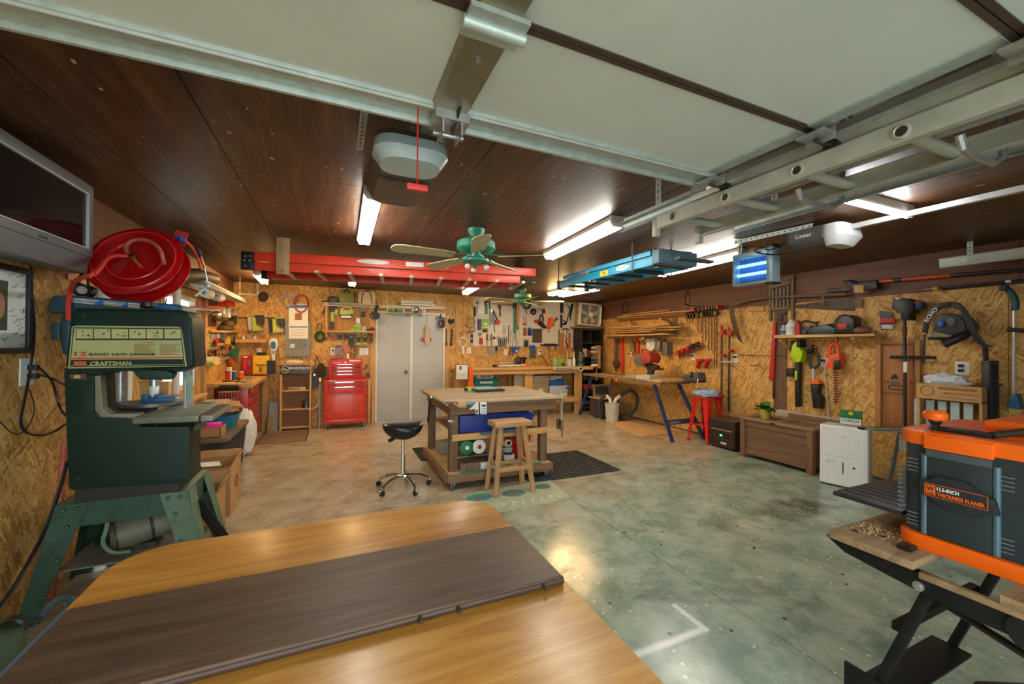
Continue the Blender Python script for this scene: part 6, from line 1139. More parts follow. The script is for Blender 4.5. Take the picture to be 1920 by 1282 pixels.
item('clipboard','black clipboard with a printed sheet hung on the bench front','clipboard','b',[('board',M_black,[('O',854.5,683,878,712.5,d_+.002,d_+.008,1.5)]),('sheet',M_paper,[('B',855.5,684,877,711,d_+.008,d_+.010)]),('print',P('print_grey',(120,120,124),.6),[('B',861,686,866,693,d_+.010,d_+.0108),('B',857,700,875,700.8,d_+.010,d_+.0108),('B',857,704,875,704.8,d_+.010,d_+.0108),('B',857,708,875,708.8,d_+.010,d_+.0108)])])
item('traffic_wand','orange plastic board standing against the cabinet bench post','board','b',[('shaft',M_orange,[('P',[(879.5,687.5),(886.5,687.5),(887,716),(890,728),(876,728),(879,716)],d_+.001,d_+.02)])])
SHZ = .361
def crate(label,name,cat,px0,py0,px1,Y,mt,lid=None,dep=.3,grp=None,z=SHZ,extra=None):
    a,b = ony(px0,py0,Y),ony(px1,py0,Y); t = Thing(name,label,cat,((a.x+b.x)/2,Y+dep/2,z),grp); h = a.z-z
    t.part('body',loft(G(),[rsec(a.x+.015,b.x-.015,Y+.015,Y+dep-.015,.02,z),rsec(a.x,b.x,Y,Y+dep,.02,z+h*.92)]),mt); t.part('lid',G().bx(a.x-.008,b.x+.008,Y-.008,Y+dep+.008,z+h*.922,z+h),lid or mt,.005); return t,(a.x,b.x,z+h)
Yc = BF+.16
tc_,(x0,x1,zt) = crate('teal power tool case on the bench shelf','tool_case','case',889,710,934,Yc,M_teal); tc_.part('label',G().bx(x0+.12,x1-.12,Yc-.009,Yc-.0005,zt-.10,zt-.06),M_white)
g = ony(895,703,Yc)
t = Thing('white_carton','white carton with black print on top of the teal case','box',((x0+x1)/2,Yc+.13,zt)); ww = ony(925,703,Yc).x; t.part('carton',G().bx(g.x,ww,Yc,Yc+.25,zt+.001,ony(900,702,Yc).z),M_white,.003); t.part('lettering',textg('RIDGID',(g.x+.08,Yc-.0008,zt+.02),(1,0,0),(0,0,1),.045,.22,bold=.03),M_ink)
q = ony(955,724,Yc+.05); solo('tool_bag','lime and black soft tool bag on the bench shelf','bag',G().blob((q.x,Yc+.15,SHZ+.09),(.27,.13,.13),.14,3,5,24,14,flat=SHZ+.001),P('bag_limeblack',(150,166,60),.7,var=.6,scale=5))
solo('leaning_board','grey-white sheet leaning behind the middle bench post','board',G().bx(3.42,3.66,BF+.2,BF+.22,SHZ,.86),P('sheet_beige',(190,178,160),.6))
c1_,(x0,x1,zt) = crate('taupe plastic tub with a label on the bench shelf','storage_tub','tub',995,716,1030,Yc,P('tub_taupe',(158,144,122),.5),grp='tubs on the bench shelf'); c1_.part('label',G().bx(x0+.18,x0+.30,Yc-.004,Yc+.002,SHZ+.08,SHZ+.2),M_paper)
c2_,(a0,a1,zt2) = crate('clear tub of crumpled plastic on top of the taupe tub','storage_tub','tub',999,705,1030,Yc,P('tub_cloudy',(186,184,176),.3),grp='tubs on the bench shelf',z=zt+.001,dep=.26)
c3_,(x0,x1,zt) = crate('clear plastic tub with a blue handle on the bench shelf','storage_tub','tub',1031,724,1066,Yc,P('tub_clear',(196,200,206),.25),P('lid_clear',(206,214,222),.3),grp='tubs on the bench shelf'); c3_.part('handle',G().bx(x1-.08,x1+.02,Yc-.02,Yc-.01,zt-.06,zt-.02),M_blue,.005)
c4_,(x0,x1,zt) = crate('bright blue lidded box on top of the clear tub','storage_tub','tub',1031.5,712.5,1059,Yc,M_blue,grp='tubs on the bench shelf',z=zt+.001,dep=.24)
solo('paper_roll','roll of clear plastic lying on the blue box','roll',G().cyl((x0+.03,Yc+.06,zt+.045),(x1-.06,Yc+.09,zt+.045),.042,n=16),M_bag); solo('small_carton','small white and teal carton beside the clear tub','carton',G().bx(4.50,4.68,Yc,Yc+.12,SHZ,SHZ+.08),P('carton_mint',(206,222,214),.5),.002); solo('small_carton','little red and white carton stacked on the mint carton','carton',G().bx(4.50,4.60,Yc+.01,Yc+.11,SHZ+.081,SHZ+.14),P('carton_pink',(220,196,180),.5),.002)
t = Thing('power_strip','long pale power strip mounted on the bench edge','power strip',(4.6,BF-.01,BT-.06)); a,b = wp('b',1038,690,d_+.012),wp('b',1084,690,d_+.012); t.part('housing',G().bx(a.x,b.x,BF-.025,BF-.0,BT-.058,BT-.008),M_lgrey,.003)
for k in range(8): t.part('socket',G().bx(a.x+.05+k*.052,a.x+.078+k*.052,BF-.0265,BF-.025,BT-.044,BT-.022),M_black)
item('cord_reel','coil of white cord hanging off the bench corner','cord','b',[('coil',M_lgrey,[('R',1089,691.5,4,.016,d_+.03)]),('tail',M_lgrey,[('T',[(1082,690),(1077,698),(1079,702),(1083,697)],d_+.02,.006,2)])])
# things standing on the bench: sit on z = BT, column given by pixel x
def col(px,Y): return ony(px,680,Y).x
def stand(name,label,cat,px,Y,prof,mt,extra=(),grp='bottles and jars on the back bench'):
    x = col(px,Y); t = Thing(name,label,cat,(x,Y,BT),grp); t.part('body',G().lathe(prof,(x,Y,BT),n=18),mt)
    for n,pr,m2 in extra: t.part(n,G().lathe(pr,(x,Y,BT),n=16),m2)
    return t
t = stand('oil_lantern','green hurricane lantern at the far end of the back bench','lantern',1089,7.62,[(.07,0),(.085,.01),(.085,.05),(.05,.075),(.03,.09)],P('lantern_green',(70,120,96),.4,.4)); x = col(1089,7.62)
t.part('globe',G().lathe([(.03,.09),(.06,.13),(.06,.2),(.035,.26)],(x,7.62,BT),n=18),M_glass); t.part('chimney',G().lathe([(.035,.26),(.05,.27),(.04,.31),(.06,.33),(.02,.345)],(x,7.62,BT),n=18),P('lantern_green',(70,120,96),.4,.4)); t.part('side_frame',G().tube([(x-.08,7.62,BT+.04),(x-.10,7.62,BT+.2),(x-.06,7.62,BT+.33),(x,7.62,BT+.37),(x+.06,7.62,BT+.33),(x+.10,7.62,BT+.2),(x+.08,7.62,BT+.04)],.007,6,smooth=1),M_iron)
stand('spray_bottle','tall white spray bottle beside the lantern','bottle',1076,7.6,[(.035,0),(.036,.15),(.015,.19)],M_whiteplastic,[('nozzle',[(.012,.19),(.014,.23),(.004,.33)],M_whiteplastic)]); stand('glue_bottle','clear bottle with a dark top between the spray bottle and the green tin','bottle',1068,7.58,[(.05,0),(.05,.12),(.025,.17)],P('bottle_cloudy',(180,184,176),.25),[('cap',[(.06,.175),(.06,.19)],M_black)]); stand('glue_bottle','white bottle with a long thin nozzle on the back bench','bottle',1064,7.66,[(.03,0),(.03,.16)],M_whiteplastic,[('nozzle',[(.012,.16),(.003,.34)],M_whiteplastic)])
t = Thing('green_tin','green tin box with a brown label on the back bench','tin',(col(1052,7.6),7.6,BT)); x = col(1052,7.6); t.part('body',G().bx(x-.10,x+.07,7.55,7.68,BT,BT+.17),P('tin_green',(132,170,52),.45),.01); t.part('label',G().bx(x-.02,x+.06,7.547,7.55,BT+.015,BT+.075),P('label_brown',(80,56,40),.5))
stand('glass_jar','squat glass jar beside the green tin','jar',1041,7.62,[(.06,0),(.065,.12),(.05,.16)],P('jar_green',(140,164,130),.2),[('lid',[(.052,.16),(.052,.18),(.0,.182)],P('lid_sage',(150,176,130),.5))])
x = col(946,7.62); t = Thing('caulking_tool','long silver tool lying across the back bench','tool',(x,7.62,BT)); t.part('barrel',G().cyl((col(932,7.6),7.6,BT+.03),(col(985,7.62),7.62,BT+.03),.027,n=14),P('pale_silver',(206,202,190),.4,.3)); t.part('grip',G().box((col(931,7.6),7.6,BT+.03),(.16,.04,.05)),M_black,.006); t.part('upper_bar',G().cyl((col(935,7.64),7.64,BT+.075),(col(966,7.66),7.66,BT+.075),.02),M_steel)
t = Thing('hand_plane','grey hand tool with a rounded body standing on the back bench','plane',(col(971,7.7),7.7,BT)); x = col(971,7.7); t.part('body',G().ball((x,7.7,BT+.12),(.09,.06,.09)),M_iron); t.part('sole',G().bx(x-.13,x+.1,7.66,7.74,BT,BT+.035),M_steel,.004)
t = Thing('orange_tool','black and orange cordless tool standing on the back bench','power tool',(col(982,7.7),7.7,BT)); x = col(982,7.7); t.part('battery',G().bx(x-.06,x+.06,7.64,7.76,BT,BT+.07),M_orange,.01); t.part('handle',G().bx(x-.03,x+.03,7.67,7.73,BT+.07,BT+.15),M_black,.01); t.part('head',G().bx(x-.08,x+.06,7.66,7.74,BT+.15,BT+.2),M_black,.012)
solo('loose_board','offcut of light board lying on the back bench','board',G().box((col(1007,7.66),7.66,BT+.012),(.42,.24,.022),(0,0,.1)),M_pinex,.002); solo('pry_bar','dark pry bar leaning on the wall at the back bench','pry bar',G().tube([wp('b',1015,665,.05),wp('b',1022,675,.12),V((col(1028,7.8),7.8,BT+.014))],.014,8),M_rust)
# ------------------------------------------------------------------ corner: box fan on a live-edge shelf, black shelving
t = Thing('corner_shelf','live edge wooden corner shelf under the box fan','shelf',(5.35,7.8,2.0)); zf = ony(1110,612,7.75).z
t.part('slab',G().prism([(4.98,7.62,zf-.05),(5.3,7.58,zf-.06),(5.7,7.60,zf-.045),(5.7,8.0,zf-.045),(4.98,8.0,zf-.05)],(0,0,.045)),M_oldx,.008)
t = Thing('box_fan','white box fan tilted in the corner beyond the long bench','fan',(5.32,7.72,zf)); fw = .54
with frame((5.315,7.74,zf+.014),rz=-.10,ry=.07):
    b_ = fw/2
    t.loc = V(t.o.location); hz = .5
    t.part('housing',G().bx(-b_,b_,-.06,.06,0,.03).bx(-b_,b_,-.06,.06,hz-.03,hz).bx(-b_,-b_+.03,-.06,.06,.03,hz-.03).bx(b_-.03,b_,-.06,.06,.03,hz-.03),M_whiteplastic,.012,seg=3)
    t.part('rim',G().tube([(p,-.062,q) for p,q in [(x_,z_) for x_,z_ in rounded(-b_+.01,b_-.01,.01,hz-.01,.07)]],.012,8,closed=True),M_whiteplastic)
    for k in range(26): z_ = 0; xx = -b_+.03+k*(fw-.06)/25; t.part('grille_wire',G().beam((xx-.02,-.058,.02),(xx+.02,-.058,hz-.02),.003,.003),P('grille_white',(206,200,186),.5))
    for k in range(5):
        a = k*2*PI/5+.4; t.part('blade',G().prism([(.05*math.cos(a-.3),0,hz/2+.05*math.sin(a-.3)),(.21*math.cos(a-.35),.02,hz/2+.21*math.sin(a-.35)),(.22*math.cos(a+.15),-.02,hz/2+.22*math.sin(a+.15)),(.05*math.cos(a+.3),0,hz/2+.05*math.sin(a+.3))],(0,.005,0)),P('fan_blade_clear',(196,190,176),.4))
    t.part('hub',G().lathe([(.06,0),(.055,.02),(.0,.028)],(0,-.058,hz/2),(0,-1,0),20),M_whiteplastic)
    t.part('back_grille_shade',G().bx(-b_+.02,b_-.02,.05,.056,.02,hz-.02),P('fan_shadow',(112,92,66),.7))  # solid sheet for the rear grille, brown as the shade inside the fan
t = Thing('shelving_unit','tall black shelving unit in the corner beyond the long bench','shelving',(5.33,7.81,0)); sx0,sx1,sy0,sy1,sh_ = 5.06,5.60,7.62,7.99,1.86; M_bk = P('shelf_black',(34,34,36),.5)
t.part('side',G().bx(sx0,sx0+.018,sy0,sy1,0,sh_),M_bk); t.part('side',G().bx(sx1-.018,sx1,sy0,sy1,0,sh_),M_bk); t.part('back',G().bx(sx0+.018,sx1-.018,sy1-.01,sy1,0,sh_),M_bk)
for z in (.08,.42,.72,.98,1.22,1.54,sh_-.018): t.part('shelf',G().bx(sx0+.018,sx1-.018,sy0,sy1-.01,z,z+.018),P('shelf_edge',(62,62,64),.5))
t.part('divider',G().bx(5.31,5.325,sy0,sy1-.01,1.558,sh_-.018),M_bk)
for k in range(3):
    for j,(z,c) in enumerate(((1.24,M_paper),)): solo('shelf_carton','small printed carton on the black shelving, %s from the bench' % ('first','second','third')[k],'carton',G().bx(5.10+k*.15,5.22+k*.15,7.66,7.76,1.2385,1.42-.03*k),(P('carton_cream',(196,176,150),.6),P('carton_maroon',(104,60,52),.6),P('carton_sand',(186,160,130),.6))[k],.003,group='cartons on the black shelving')
for k in range(6): solo('dark_bottle','dark bottle on the lower black shelf, %s from the bench' % ('first','second','third','fourth','fifth','sixth')[k],'bottle',G().lathe([(.03,0),(.03,.12),(.012,.16),(.012,.19)],(5.12+k*.075,7.7,.7385),n=14),(M_dark,M_rust,M_iron)[k % 3],group='bottles on the black shelving')
for k in range(2): solo('red_clamp',('red clamp bundle on the low black shelf nearer the bench','red clamp bundle on the low black shelf nearer the wall opposite the window')[k],'clamp',G().blob((5.22+k*.2,7.7,.53),(.08,.06,.08),.35,3,20+k,flat=.4395),M_redp)
t = Thing('can_rack','wall rack of aerosol cans and rolls at the end of the bench','rack',(5.46,7.55,.98)); fr = P('rack_wood',(170,130,88),.6)
t.part('frame',G().bx(5.40,5.42,7.42,7.61,1.0,1.5),fr); t.part('frame',G().bx(5.36,5.44,7.42,7.61,.985,1.0),fr); t.part('post',G().bx(5.421,5.45,7.585,7.615,.7,1.5),fr)
for k,(z,m_) in enumerate(((1.05,M_whiteplastic),(1.13,P('can_blue',(90,110,140),.3,.5)),(1.21,M_steel),(1.35,P('can_cream',(210,200,180),.4)),(1.44,P('can_sage',(180,180,150),.4)))):
    solo('aerosol_can',('lowest','second','middle','fourth','topmost')[k]+' can lying in the rack at the bench end','can',G().lathe([(.02,0),(.033,.01),(.034,.15),(.02,.17),(.016,.19)],(5.39,7.52,z),(-1,-.25,0),16),m_,group='cans in the end rack')
# ------------------------------------------------------------------ left part of the back wall
item('cord_bundle','dark tangle of rope hung high on the back wall','rope','b',[('coil',P('rope_dark',(70,50,34),.8),[('R',494,556,7,.022,.03),('R',493,557,5,.02,.05),('R',496,555,4,.02,.055)]),('peg',M_handle,[('B',503,552,511,556,.001,.04)]),('tail',M_handle,[('T',[(498,562),(499,570),(496,576)],.02,.006)])])
t = item('hose_rack','pine board with pegs holding hoses on the back wall','rack','b',[('board',M_pinex,[('P',[(531,549),(596,552.5),(596,561),(531,558)],.001,.025)]),('peg',M_handle,[('B',534,550,537.5,553,.025,.09)]),('peg',M_handle,[('B',562.5,551,566,554,.025,.09)]),('peg',M_handle,[('B',587,553,590,556,.025,.09)])])
item('hose_coil','loop of grey hose on the pine rack','hose','b',[('loop',M_grey,[('R',538.5,564,11,.012,.05,11)]),('loop',M_grey,[('R',538,564.5,10,.011,.075,10.5)])]); item('hose_coil','loops of red hose hanging over the calendar','hose','b',[('loop',P('hose_brick',(170,60,30),.5),[('R',564.5,569,14,.013,.06,17)]),('loop',P('hose_brick',(170,60,30),.5),[('R',564.5,569,12.5,.013,.085,16)]),('tail',P('hose_brick',(170,60,30),.5),[('T',[(553,578),(558,592),(566,595),(574,588)],.06,.010,2)])]); item('twine_loop','thin pale twine hanging from the last peg of the pine rack','twine','b',[('strand',M_canvas,[('T',[(588,555),(584,575),(583,592)],.06,.004),('T',[(588,555),(592,575),(593,590)],.06,.004)])])
t = item('electrical_panel','grey electrical panel box on the back wall','panel box','b',[('box',P('panel_grey',(138,138,134),.5),[('B',534.5,602,581.5,668,.001,.06)]),('door',P('panel_grey2',(126,126,122),.5),[('B',545,636,574,656,.06,.066)]),('latch',M_dark,[('B',571,644.5,572.5,648,.066,.075)]),('label',M_paper,[('B',544,644.5,552.5,652,.066,.068)])])
item('wall_calendar','wall calendar sheet hung over the electrical panel','calendar','b',[('sheet',M_paper,[('B',541.5,571,577.5,635,.066,.072)]),('blue_header',M_blue,[('B',542.5,572,576,577,.072,.073)]),('picture',P('photo_brown',(150,96,66),.5,var=.4,scale=40),[('B',553,587,566,600,.072,.073)]),('blue_band',P('band_blue',(80,130,190),.5),[('B',543,611.5,576,614,.072,.073)]),('row_line',M_lgrey,[('B',547,618,573,619,.072,.073),('B',547,623,573,624,.072,.073),('B',547,628,573,629,.072,.073)])])
for k,(x,y) in enumerate(((464,592),(502.5,595))):
    item('nail_gun',('lime green nail gun with a pale magazine, nearer the window','lime green nail gun with a black magazine, nearer the electrical panel')[k],'nail gun','b',[('magazine',(M_lgrey,M_black)[k],[('P',[(x,y+2),(x+7,y+3),(x+8,y+27),(x+2,y+27)],.03,.08)]),('body',M_lime,[('P',[(x+8,y+3),(x+15,y+3),(x+16,y+17),(x+24,y+22),(x+24,y+27),(x+12,y+29),(x+9,y+24)],.02,.10)]),('grip',M_dark,[('P',[(x+17,y+2),(x+30,y+2),(x+31,y+12),(x+27,y+20),(x+24,y+12),(x+18,y+10)],.02,.09)]),('nose',M_steel,[('B',x+13,y+23,x+29,y+27,.03,.08)])],'nail guns')
    item('battery_pack',('black battery on top of the nail gun nearer the window','lime and black battery on top of the nail gun nearer the panel')[k],'battery','b',[('case',(M_black,M_lime)[k],[('B',x+13,y-1,x+30,y+2,.02,.09)])])
item('hanging_rail','dark steel rail carrying the two nail guns','rail','b',[('rail',M_iron,[('B',447,594.5,535,596.5,.001,.019)])])
t = item('wall_shelf','short pine shelf below the nail guns','shelf','b',[('board',M_pinex,[('P',[(441,635),(499,636),(499,642),(441,642)],.001,.13)])])
for k,(x,w_,h,mt) in enumerate(((445,6,3,M_copper),(455,4,4,M_whiteplastic),(463,9,8,P('jar_mauve',(160,140,136),.3)),(475,6,4,M_whiteplastic),(487,9,7,P('tin_brown',(150,104,60),.5)))): item('shelf_trinket',('flat brass piece','little white cap','mauve glass jar','white rounded cap','brown tin')[k]+' on the short pine shelf','container','b',[('body',mt,[('O',x,635-h,x+w_,635.2,.03,.10,1)])],'odds and ends on the short shelf')
item('hand_vacuum','white and blue handheld vacuum hanging on the back wall','vacuum','b',[('body',M_whiteplastic,[('P',[(505,640),(508,635),(515,634),(520,638),(521,646),(517,658),(508,658)],.01,.12)]),('blue_panel',P('vac_blue',(50,110,160),.4),[('O',507.5,640,517,654,.12,.125,4)]),('handle',M_whiteplastic,[('P',[(508,659),(516,659),(515,676),(511,676)],.02,.10)]),('button',M_dark,[('B',511,660.5,514,663,.10,.105)])])
item('power_strip','white wall plate above the yellow case','plate','b',[('plate',M_whiteplastic,[('B',482,653,491,660.5,.001,.012)])])
item('cable_ring','green extension cord ring hanging on a hook','cord','b',[('ring',P('cord_green',(44,84,30),.6),[('R',600,630.5,9,.018,.03,9),('R',600,630.5,7,.018,.05,7)]),('hook',M_iron,[('T',[(594,617),(594,608),(600,606),(604,610),(601,620)],.02,.007,2)])])
item('long_pliers','thin dark tool hanging beside the tool cubby','tool','b',[('handle',M_iron,[('S',[(611,572),(608,580)],.02,.006),('S',[(608,580),(604,588)],.02,.010)])])
t = item('tool_cubby','plywood tool board with ledges above the red tool chest','tool board','b',[('backing',WOOD('cubby_ply',(176,122,56),(206,152,84),'z'),[('B',612,571,702,621,.001,.012)]),('side',M_pine,[('B',610,571,614,632,.012,.12)]),('ledge',M_pinex,[('P',[(612,619.5),(702,620.5),(702,623.5),(612,623)],.012,.16)]),('rail',M_pinex,[('B',612,631.5,645,634,.001,.03)])])
t = Thing('wire_shelf','white wire shelf above the tool board','shelf',wp('b',655,570)); a,b = wp('b',608,566.5,.22),wp('b',706,571.5,.22); zz = a.z
for k in range(36): xx = a.x+(b.x-a.x)*k/35; t.part('wire',G().beam((xx,BY-.002,zz),(xx,BY-.22,zz),.005,.005).beam((xx,BY-.22,zz),(xx,BY-.22,zz-.05),.005,.005),M_white)
for z_,y_ in ((zz-.004,.22),(zz-.05,.22),(zz-.004,.01)): t.part('rail',G().cyl((a.x,BY-y_,z_),(b.x,BY-y_,z_),.005,n=6),M_white)
zs_ = zz+.003
def onshelf(label,name,cat,x0,x1,ytop,mt,dep=.16,r=3,parts=()):
    h0 = wp('b',(x0+x1)/2,ytop,.2).z; A_,B_ = wp('b',x0,560,.2).x,wp('b',x1,560,.2).x; t = Thing(name,label,cat,((A_+B_)/2,BY-.12,zs_)); pr = [(p,q) for p,q in rounded(A_,B_,zs_,h0,min(.05,(h0-zs_)*.4))]
    t.part('body',G().prism([(p,BY-.2,q) for p,q in pr],(0,dep,0)),mt,.01); return t,A_,B_,h0
t,A_,B_,h_ = onshelf('olive green plastic tool case on the wire shelf','tool_case','case',636,663,543,P('case_olive',(130,130,62),.55)); t.part('handle',G().tube([(A_+.08,BY-.2,h_-.05),(A_+.10,BY-.215,h_+.0),(B_-.10,BY-.215,h_-.0),(B_-.08,BY-.2,h_-.05)],.014,8,smooth=1),M_black)
t,A_,B_,h_ = onshelf('beige tool bag with black straps on the wire shelf','tool_bag','bag',671,704,547,P('bag_beige',(206,182,146),.85)); t.part('strap',G().tube([(A_+.06,BY-.203,zs_+.01),(A_+.08,BY-.21,h_-.04),(A_+.12,BY-.15,h_+.03),(B_-.12,BY-.15,h_+.03),(B_-.08,BY-.21,h_-.04),(B_-.06,BY-.203,zs_+.01)],.009,6,smooth=1),M_black)
t,A_,B_,h_ = onshelf('black cap lying on the wire shelf','cap','cap',614,634,555,M_black,.15); t.part('brim',G().box((A_-.03,BY-.18,zs_+.02),(.14,.16,.012)),M_black,.004)
CD = .013
item('multi_tool','slim lime and black oscillating tool hanging beside the cubby side board','power tool','b',[('head',M_black,[('O',618,572,628,584,CD,.08,2)]),('body',M_lime,[('P',[(620,585),(626,585),(626,603),(620,602)],CD,.07)]),('battery',M_dark,[('O',619,604,627,616,CD,.08,1.5)])]); item('impact_driver','small lime and black driver next to the jigsaw','power tool','b',[('body',M_black,[('O',624,574,632,579,CD,.09,1.5)]),('grip',M_lime,[('P',[(626,579),(634,580),(632,592),(627,588)],CD,.07)])]); item('jigsaw','lime green jigsaw with a red badge in the cubby','jigsaw','b',[('body',M_lime,[('P',[(637,590),(638,580),(644,574.5),(657,574.5),(661,580),(664,587),(655,590)],CD,.10)]),('badge',M_redp,[('B',644,577.5,656,581,.10,.104)]),('shoe',M_steel,[('B',640,592,658,595.5,CD,.10)]),('base',M_black,[('B',639,590,660,592,CD,.09)])])
item('drill','lime green drill standing on the cubby ledge','drill','b',[('chuck',M_steel,[('O',668,596,675,606,.03,.10,2)]),('body',M_lime,[('P',[(660,614),(668,607),(676,606),(677,615)],.03,.11)]),('battery',M_limebright,[('B',657,615.5,677.5,620,.02,.13)])]); item('grease_gun','grey-green cordless torch hanging below the beige bag','torch','b',[('body',P('torch_sage',(150,160,120),.4),[('B',678.5,573,683,584,CD,.06)]),('head',M_dark,[('O',677,584,684.5,593,CD,.07,1)])]); item('work_light','pale work light and blue battery on the cubby ledge','light','b',[('lamp',M_lgrey,[('O',678.5,612,686,621,.04,.12,1)]),('battery',M_navy,[('O',686.5,616.5,692,621,.04,.12,1)])]); item('sanding_tool','dark red mouse sander at the end of the cubby ledge','sander','b',[('body',P('maroon',(104,34,34),.5),[('P',[(692,620),(694,616),(699,612),(703,616),(702,620.5)],.03,.12)])])
for k,x in enumerate((672,684,696)): item('hanging_drill',('first','second','third')[k]+' cordless drill from the cubby centre hanging nose-out by the doors','drill','b',[('barrel',(M_lime,M_lime,M_redp)[k],[('C',x,627.8,4,.02,.14)]),('chuck',M_black,[('C',x,627.8,2.3,.14,.17)]),('grip',M_dark,[('B',x-2,631.5,x+2,642,.03,.09)])]+([('battery',M_lime,[('B',x-4,642,x+3.5,646,.02,.12)])] if k < 2 else []),'drills hanging by the doors')
item('battery_charger','black battery charger hanging below the cubby','charger','b',[('case',M_black,[('O',653,627.5,663.5,646,.002,.07,1.5)]),('screen',M_lgrey,[('B',656,631,661,632.5,.07,.072)]),('cord',M_black,[('T',[(658,646),(657,660),(658,672)],.02,.005)])]); item('small_parts','row of small black bits on the low pine rail','bits','b',[('bits',M_black,[('B',633,628,641,636,.03,.05),('B',645,628,651,635,.03,.05)]),('bits',M_redp,[('B',622,632,626,636,.03,.045)])]); item('hanging_chisel','grey handled scraper hanging above the red tool chest','scraper','b',[('handle',P('scraper_olive',(110,100,70),.5),[('P',[(664,649),(668.5,649),(667,672),(663.5,672)],.002,.04)])])
outlet('b',624,659,'white outlet with a black plug above the red tool chest',1,.13,.08); outlet('b',682.5,659,'wide white switch plate beside the doors',0,.13,.16)
item('radio','small grey radio on the wall above the red tool chest','radio','b',[('case',P('radio_grey',(140,130,140),.5),[('O',628.5,651.5,642,665,.002,.08,1)]),('clutter',M_purple,[('B',630,647.5,640,651.4,.01,.06)])]); item('gauge_card','pink printed packet beside the small radio','packet','b',[('packet',P('pink_card',(206,130,104),.6),[('B',644,648,656,660,.002,.02)])]); item('glue_tube','small white tube standing on the red tool chest','tube','b',[('tube',M_whiteplastic,[('P',[(651,663),(653.5,663),(654,671.5),(650.5,671.5)],.3,.33)])])
# things on the cabinet bench
for nm,lb,ct,pts in (('tool_case','bright yellow tool case with black lettering on the cabinet bench','case',[('body',M_yellow,[('O',474,666.5,504,701.5,.06,.22,3)]),('handle',M_black,[('O',481,660.5,499,666.4,.10,.16,2)]),('latch',P('latch_grey',(140,120,40),.5),[('B',486,688,491,697,.22,.235)])]),('bit_set','bright red blister case of bits on the cabinet bench','case',[('card',M_redp,[('O',453,666,474,701,.08,.13,2)]),('insert',P('insert_red',(226,60,50),.4),[('B',456,673,462,692,.13,.15)]),('insert',P('insert_grey',(150,120,120),.4),[('B',464,675,470,685,.13,.15)]),('label',M_paper,[('B',456,667.5,464,670.5,.13,.132)])]),('pencil_cup','matt black cylinder cup on the cabinet bench corner','cup',[('cup',M_black,[('B',500.5,676,515,701.5,.24,.36)])])):
    o = item(nm,lb,ct,'b',pts)
    if nm == 'tool_case': g = wtext('b','DEWALT',479.5,686.5,499,4,.2203,bold=.03); me_ = mesh('lettering',g,M_ink,origin=V(o.o.location)); ob = bpy.data.objects.new('lettering',me_); COL.objects.link(ob); ob.parent = o.o
# narrow display stand
t = Thing('display_stand','narrow pine display stand with a dark sign on top','shelf',(-.61,7.88,0)); ax0,ax1,ay0,ay1,ah = -.845,-.37,7.78,8.0,1.11
t.part('side',G().bx(ax0,ax0+.03,ay0,ay1,0,ah-.002),M_pine,.002); t.part('side',G().bx(ax1-.03,ax1,ay0,ay1,0,ah-.002),M_pine,.002); t.part('back',G().bx(ax0+.03,ax1-.03,ay1-.012,ay1,.02,ah),WOOD('stand_ply',(120,78,38),(156,108,60),'x'))
for z in (.03,.34,.66): t.part('shelf',G().bx(ax0+.03,ax1-.03,ay0+.005,ay1-.013,z,z+.018),M_pinex,.002)
t.part('top',G().bx(ax0,ax1,ay0,ay1,ah,ah+.015),M_pinex); sg = t.part('sign',G().bx(ax0-.002,ax1-.02,ay0-.012,ay0-.0005,ah-.155,ah+.0),P('sign_slate',(62,60,62),.5),.002)
t.part('sign_ring',G().ring((ax0+.075,ay0-.013,ah-.075),.058,.004,(0,1,0),28,6),M_paper,parent=sg); t.part('sign_emblem',textg('Pa',(ax0+.037,ay0-.0125,ah-.10),(1,0,0),(0,0,1),.05,.075,bold=.03),P('emblem_cream',(206,190,146),.6),parent=sg)
t.part('lettering',textg('BLUE PANTS',(ax0+.14,ay0-.0125,ah-.07),(1,0,0),(0,0,1),.038,.31,bold=.02),M_paper,parent=sg); t.part('small_lettering',G().bx(ax0+.21,ax0+.44,ay0-.0128,ay0-.012,ah-.088,ah-.080).bx(ax0+.16,ax0+.42,ay0-.0128,ay0-.012,ah-.128,ah-.122),P('sign_grey',(170,166,160),.6),parent=sg)
solo('folded_cloth','crumpled cream cloth on top of the display stand','cloth',G().blob((-.64,7.88,ah+.04),(.15,.09,.05),.2,3,31,flat=ah+.0155),P('cream_cloth',(224,204,170),.8)); t = Thing('press_sign','torn strip of cream sign lying on the upper shelf of the display stand','sign',(-.6,7.84,.678)); t.part('strip',G().bx(-.72,-.46,7.82,7.825,.679,.73),P('strip_cream',(206,188,150),.7)); t.part('lettering',textg('PRESS',(-.71,7.8195,.685),(1,0,0),(0,0,1),.03,.17,bold=.02),M_ink)
t = Thing('power_adapter','black power brick with a white cord on the lower shelf of the display stand','adapter',(-.46,7.86,.358)); t.part('brick',G().bx(-.50,-.41,7.82,7.92,.359,.49),M_black,.006); t.part('cord',G().tube([(-.45,7.815,.40),(-.44,7.80,.36),(-.36,7.75,.33),(-.27,7.8,.4),(-.24,7.9,.55)],.005,6,smooth=2),M_white)
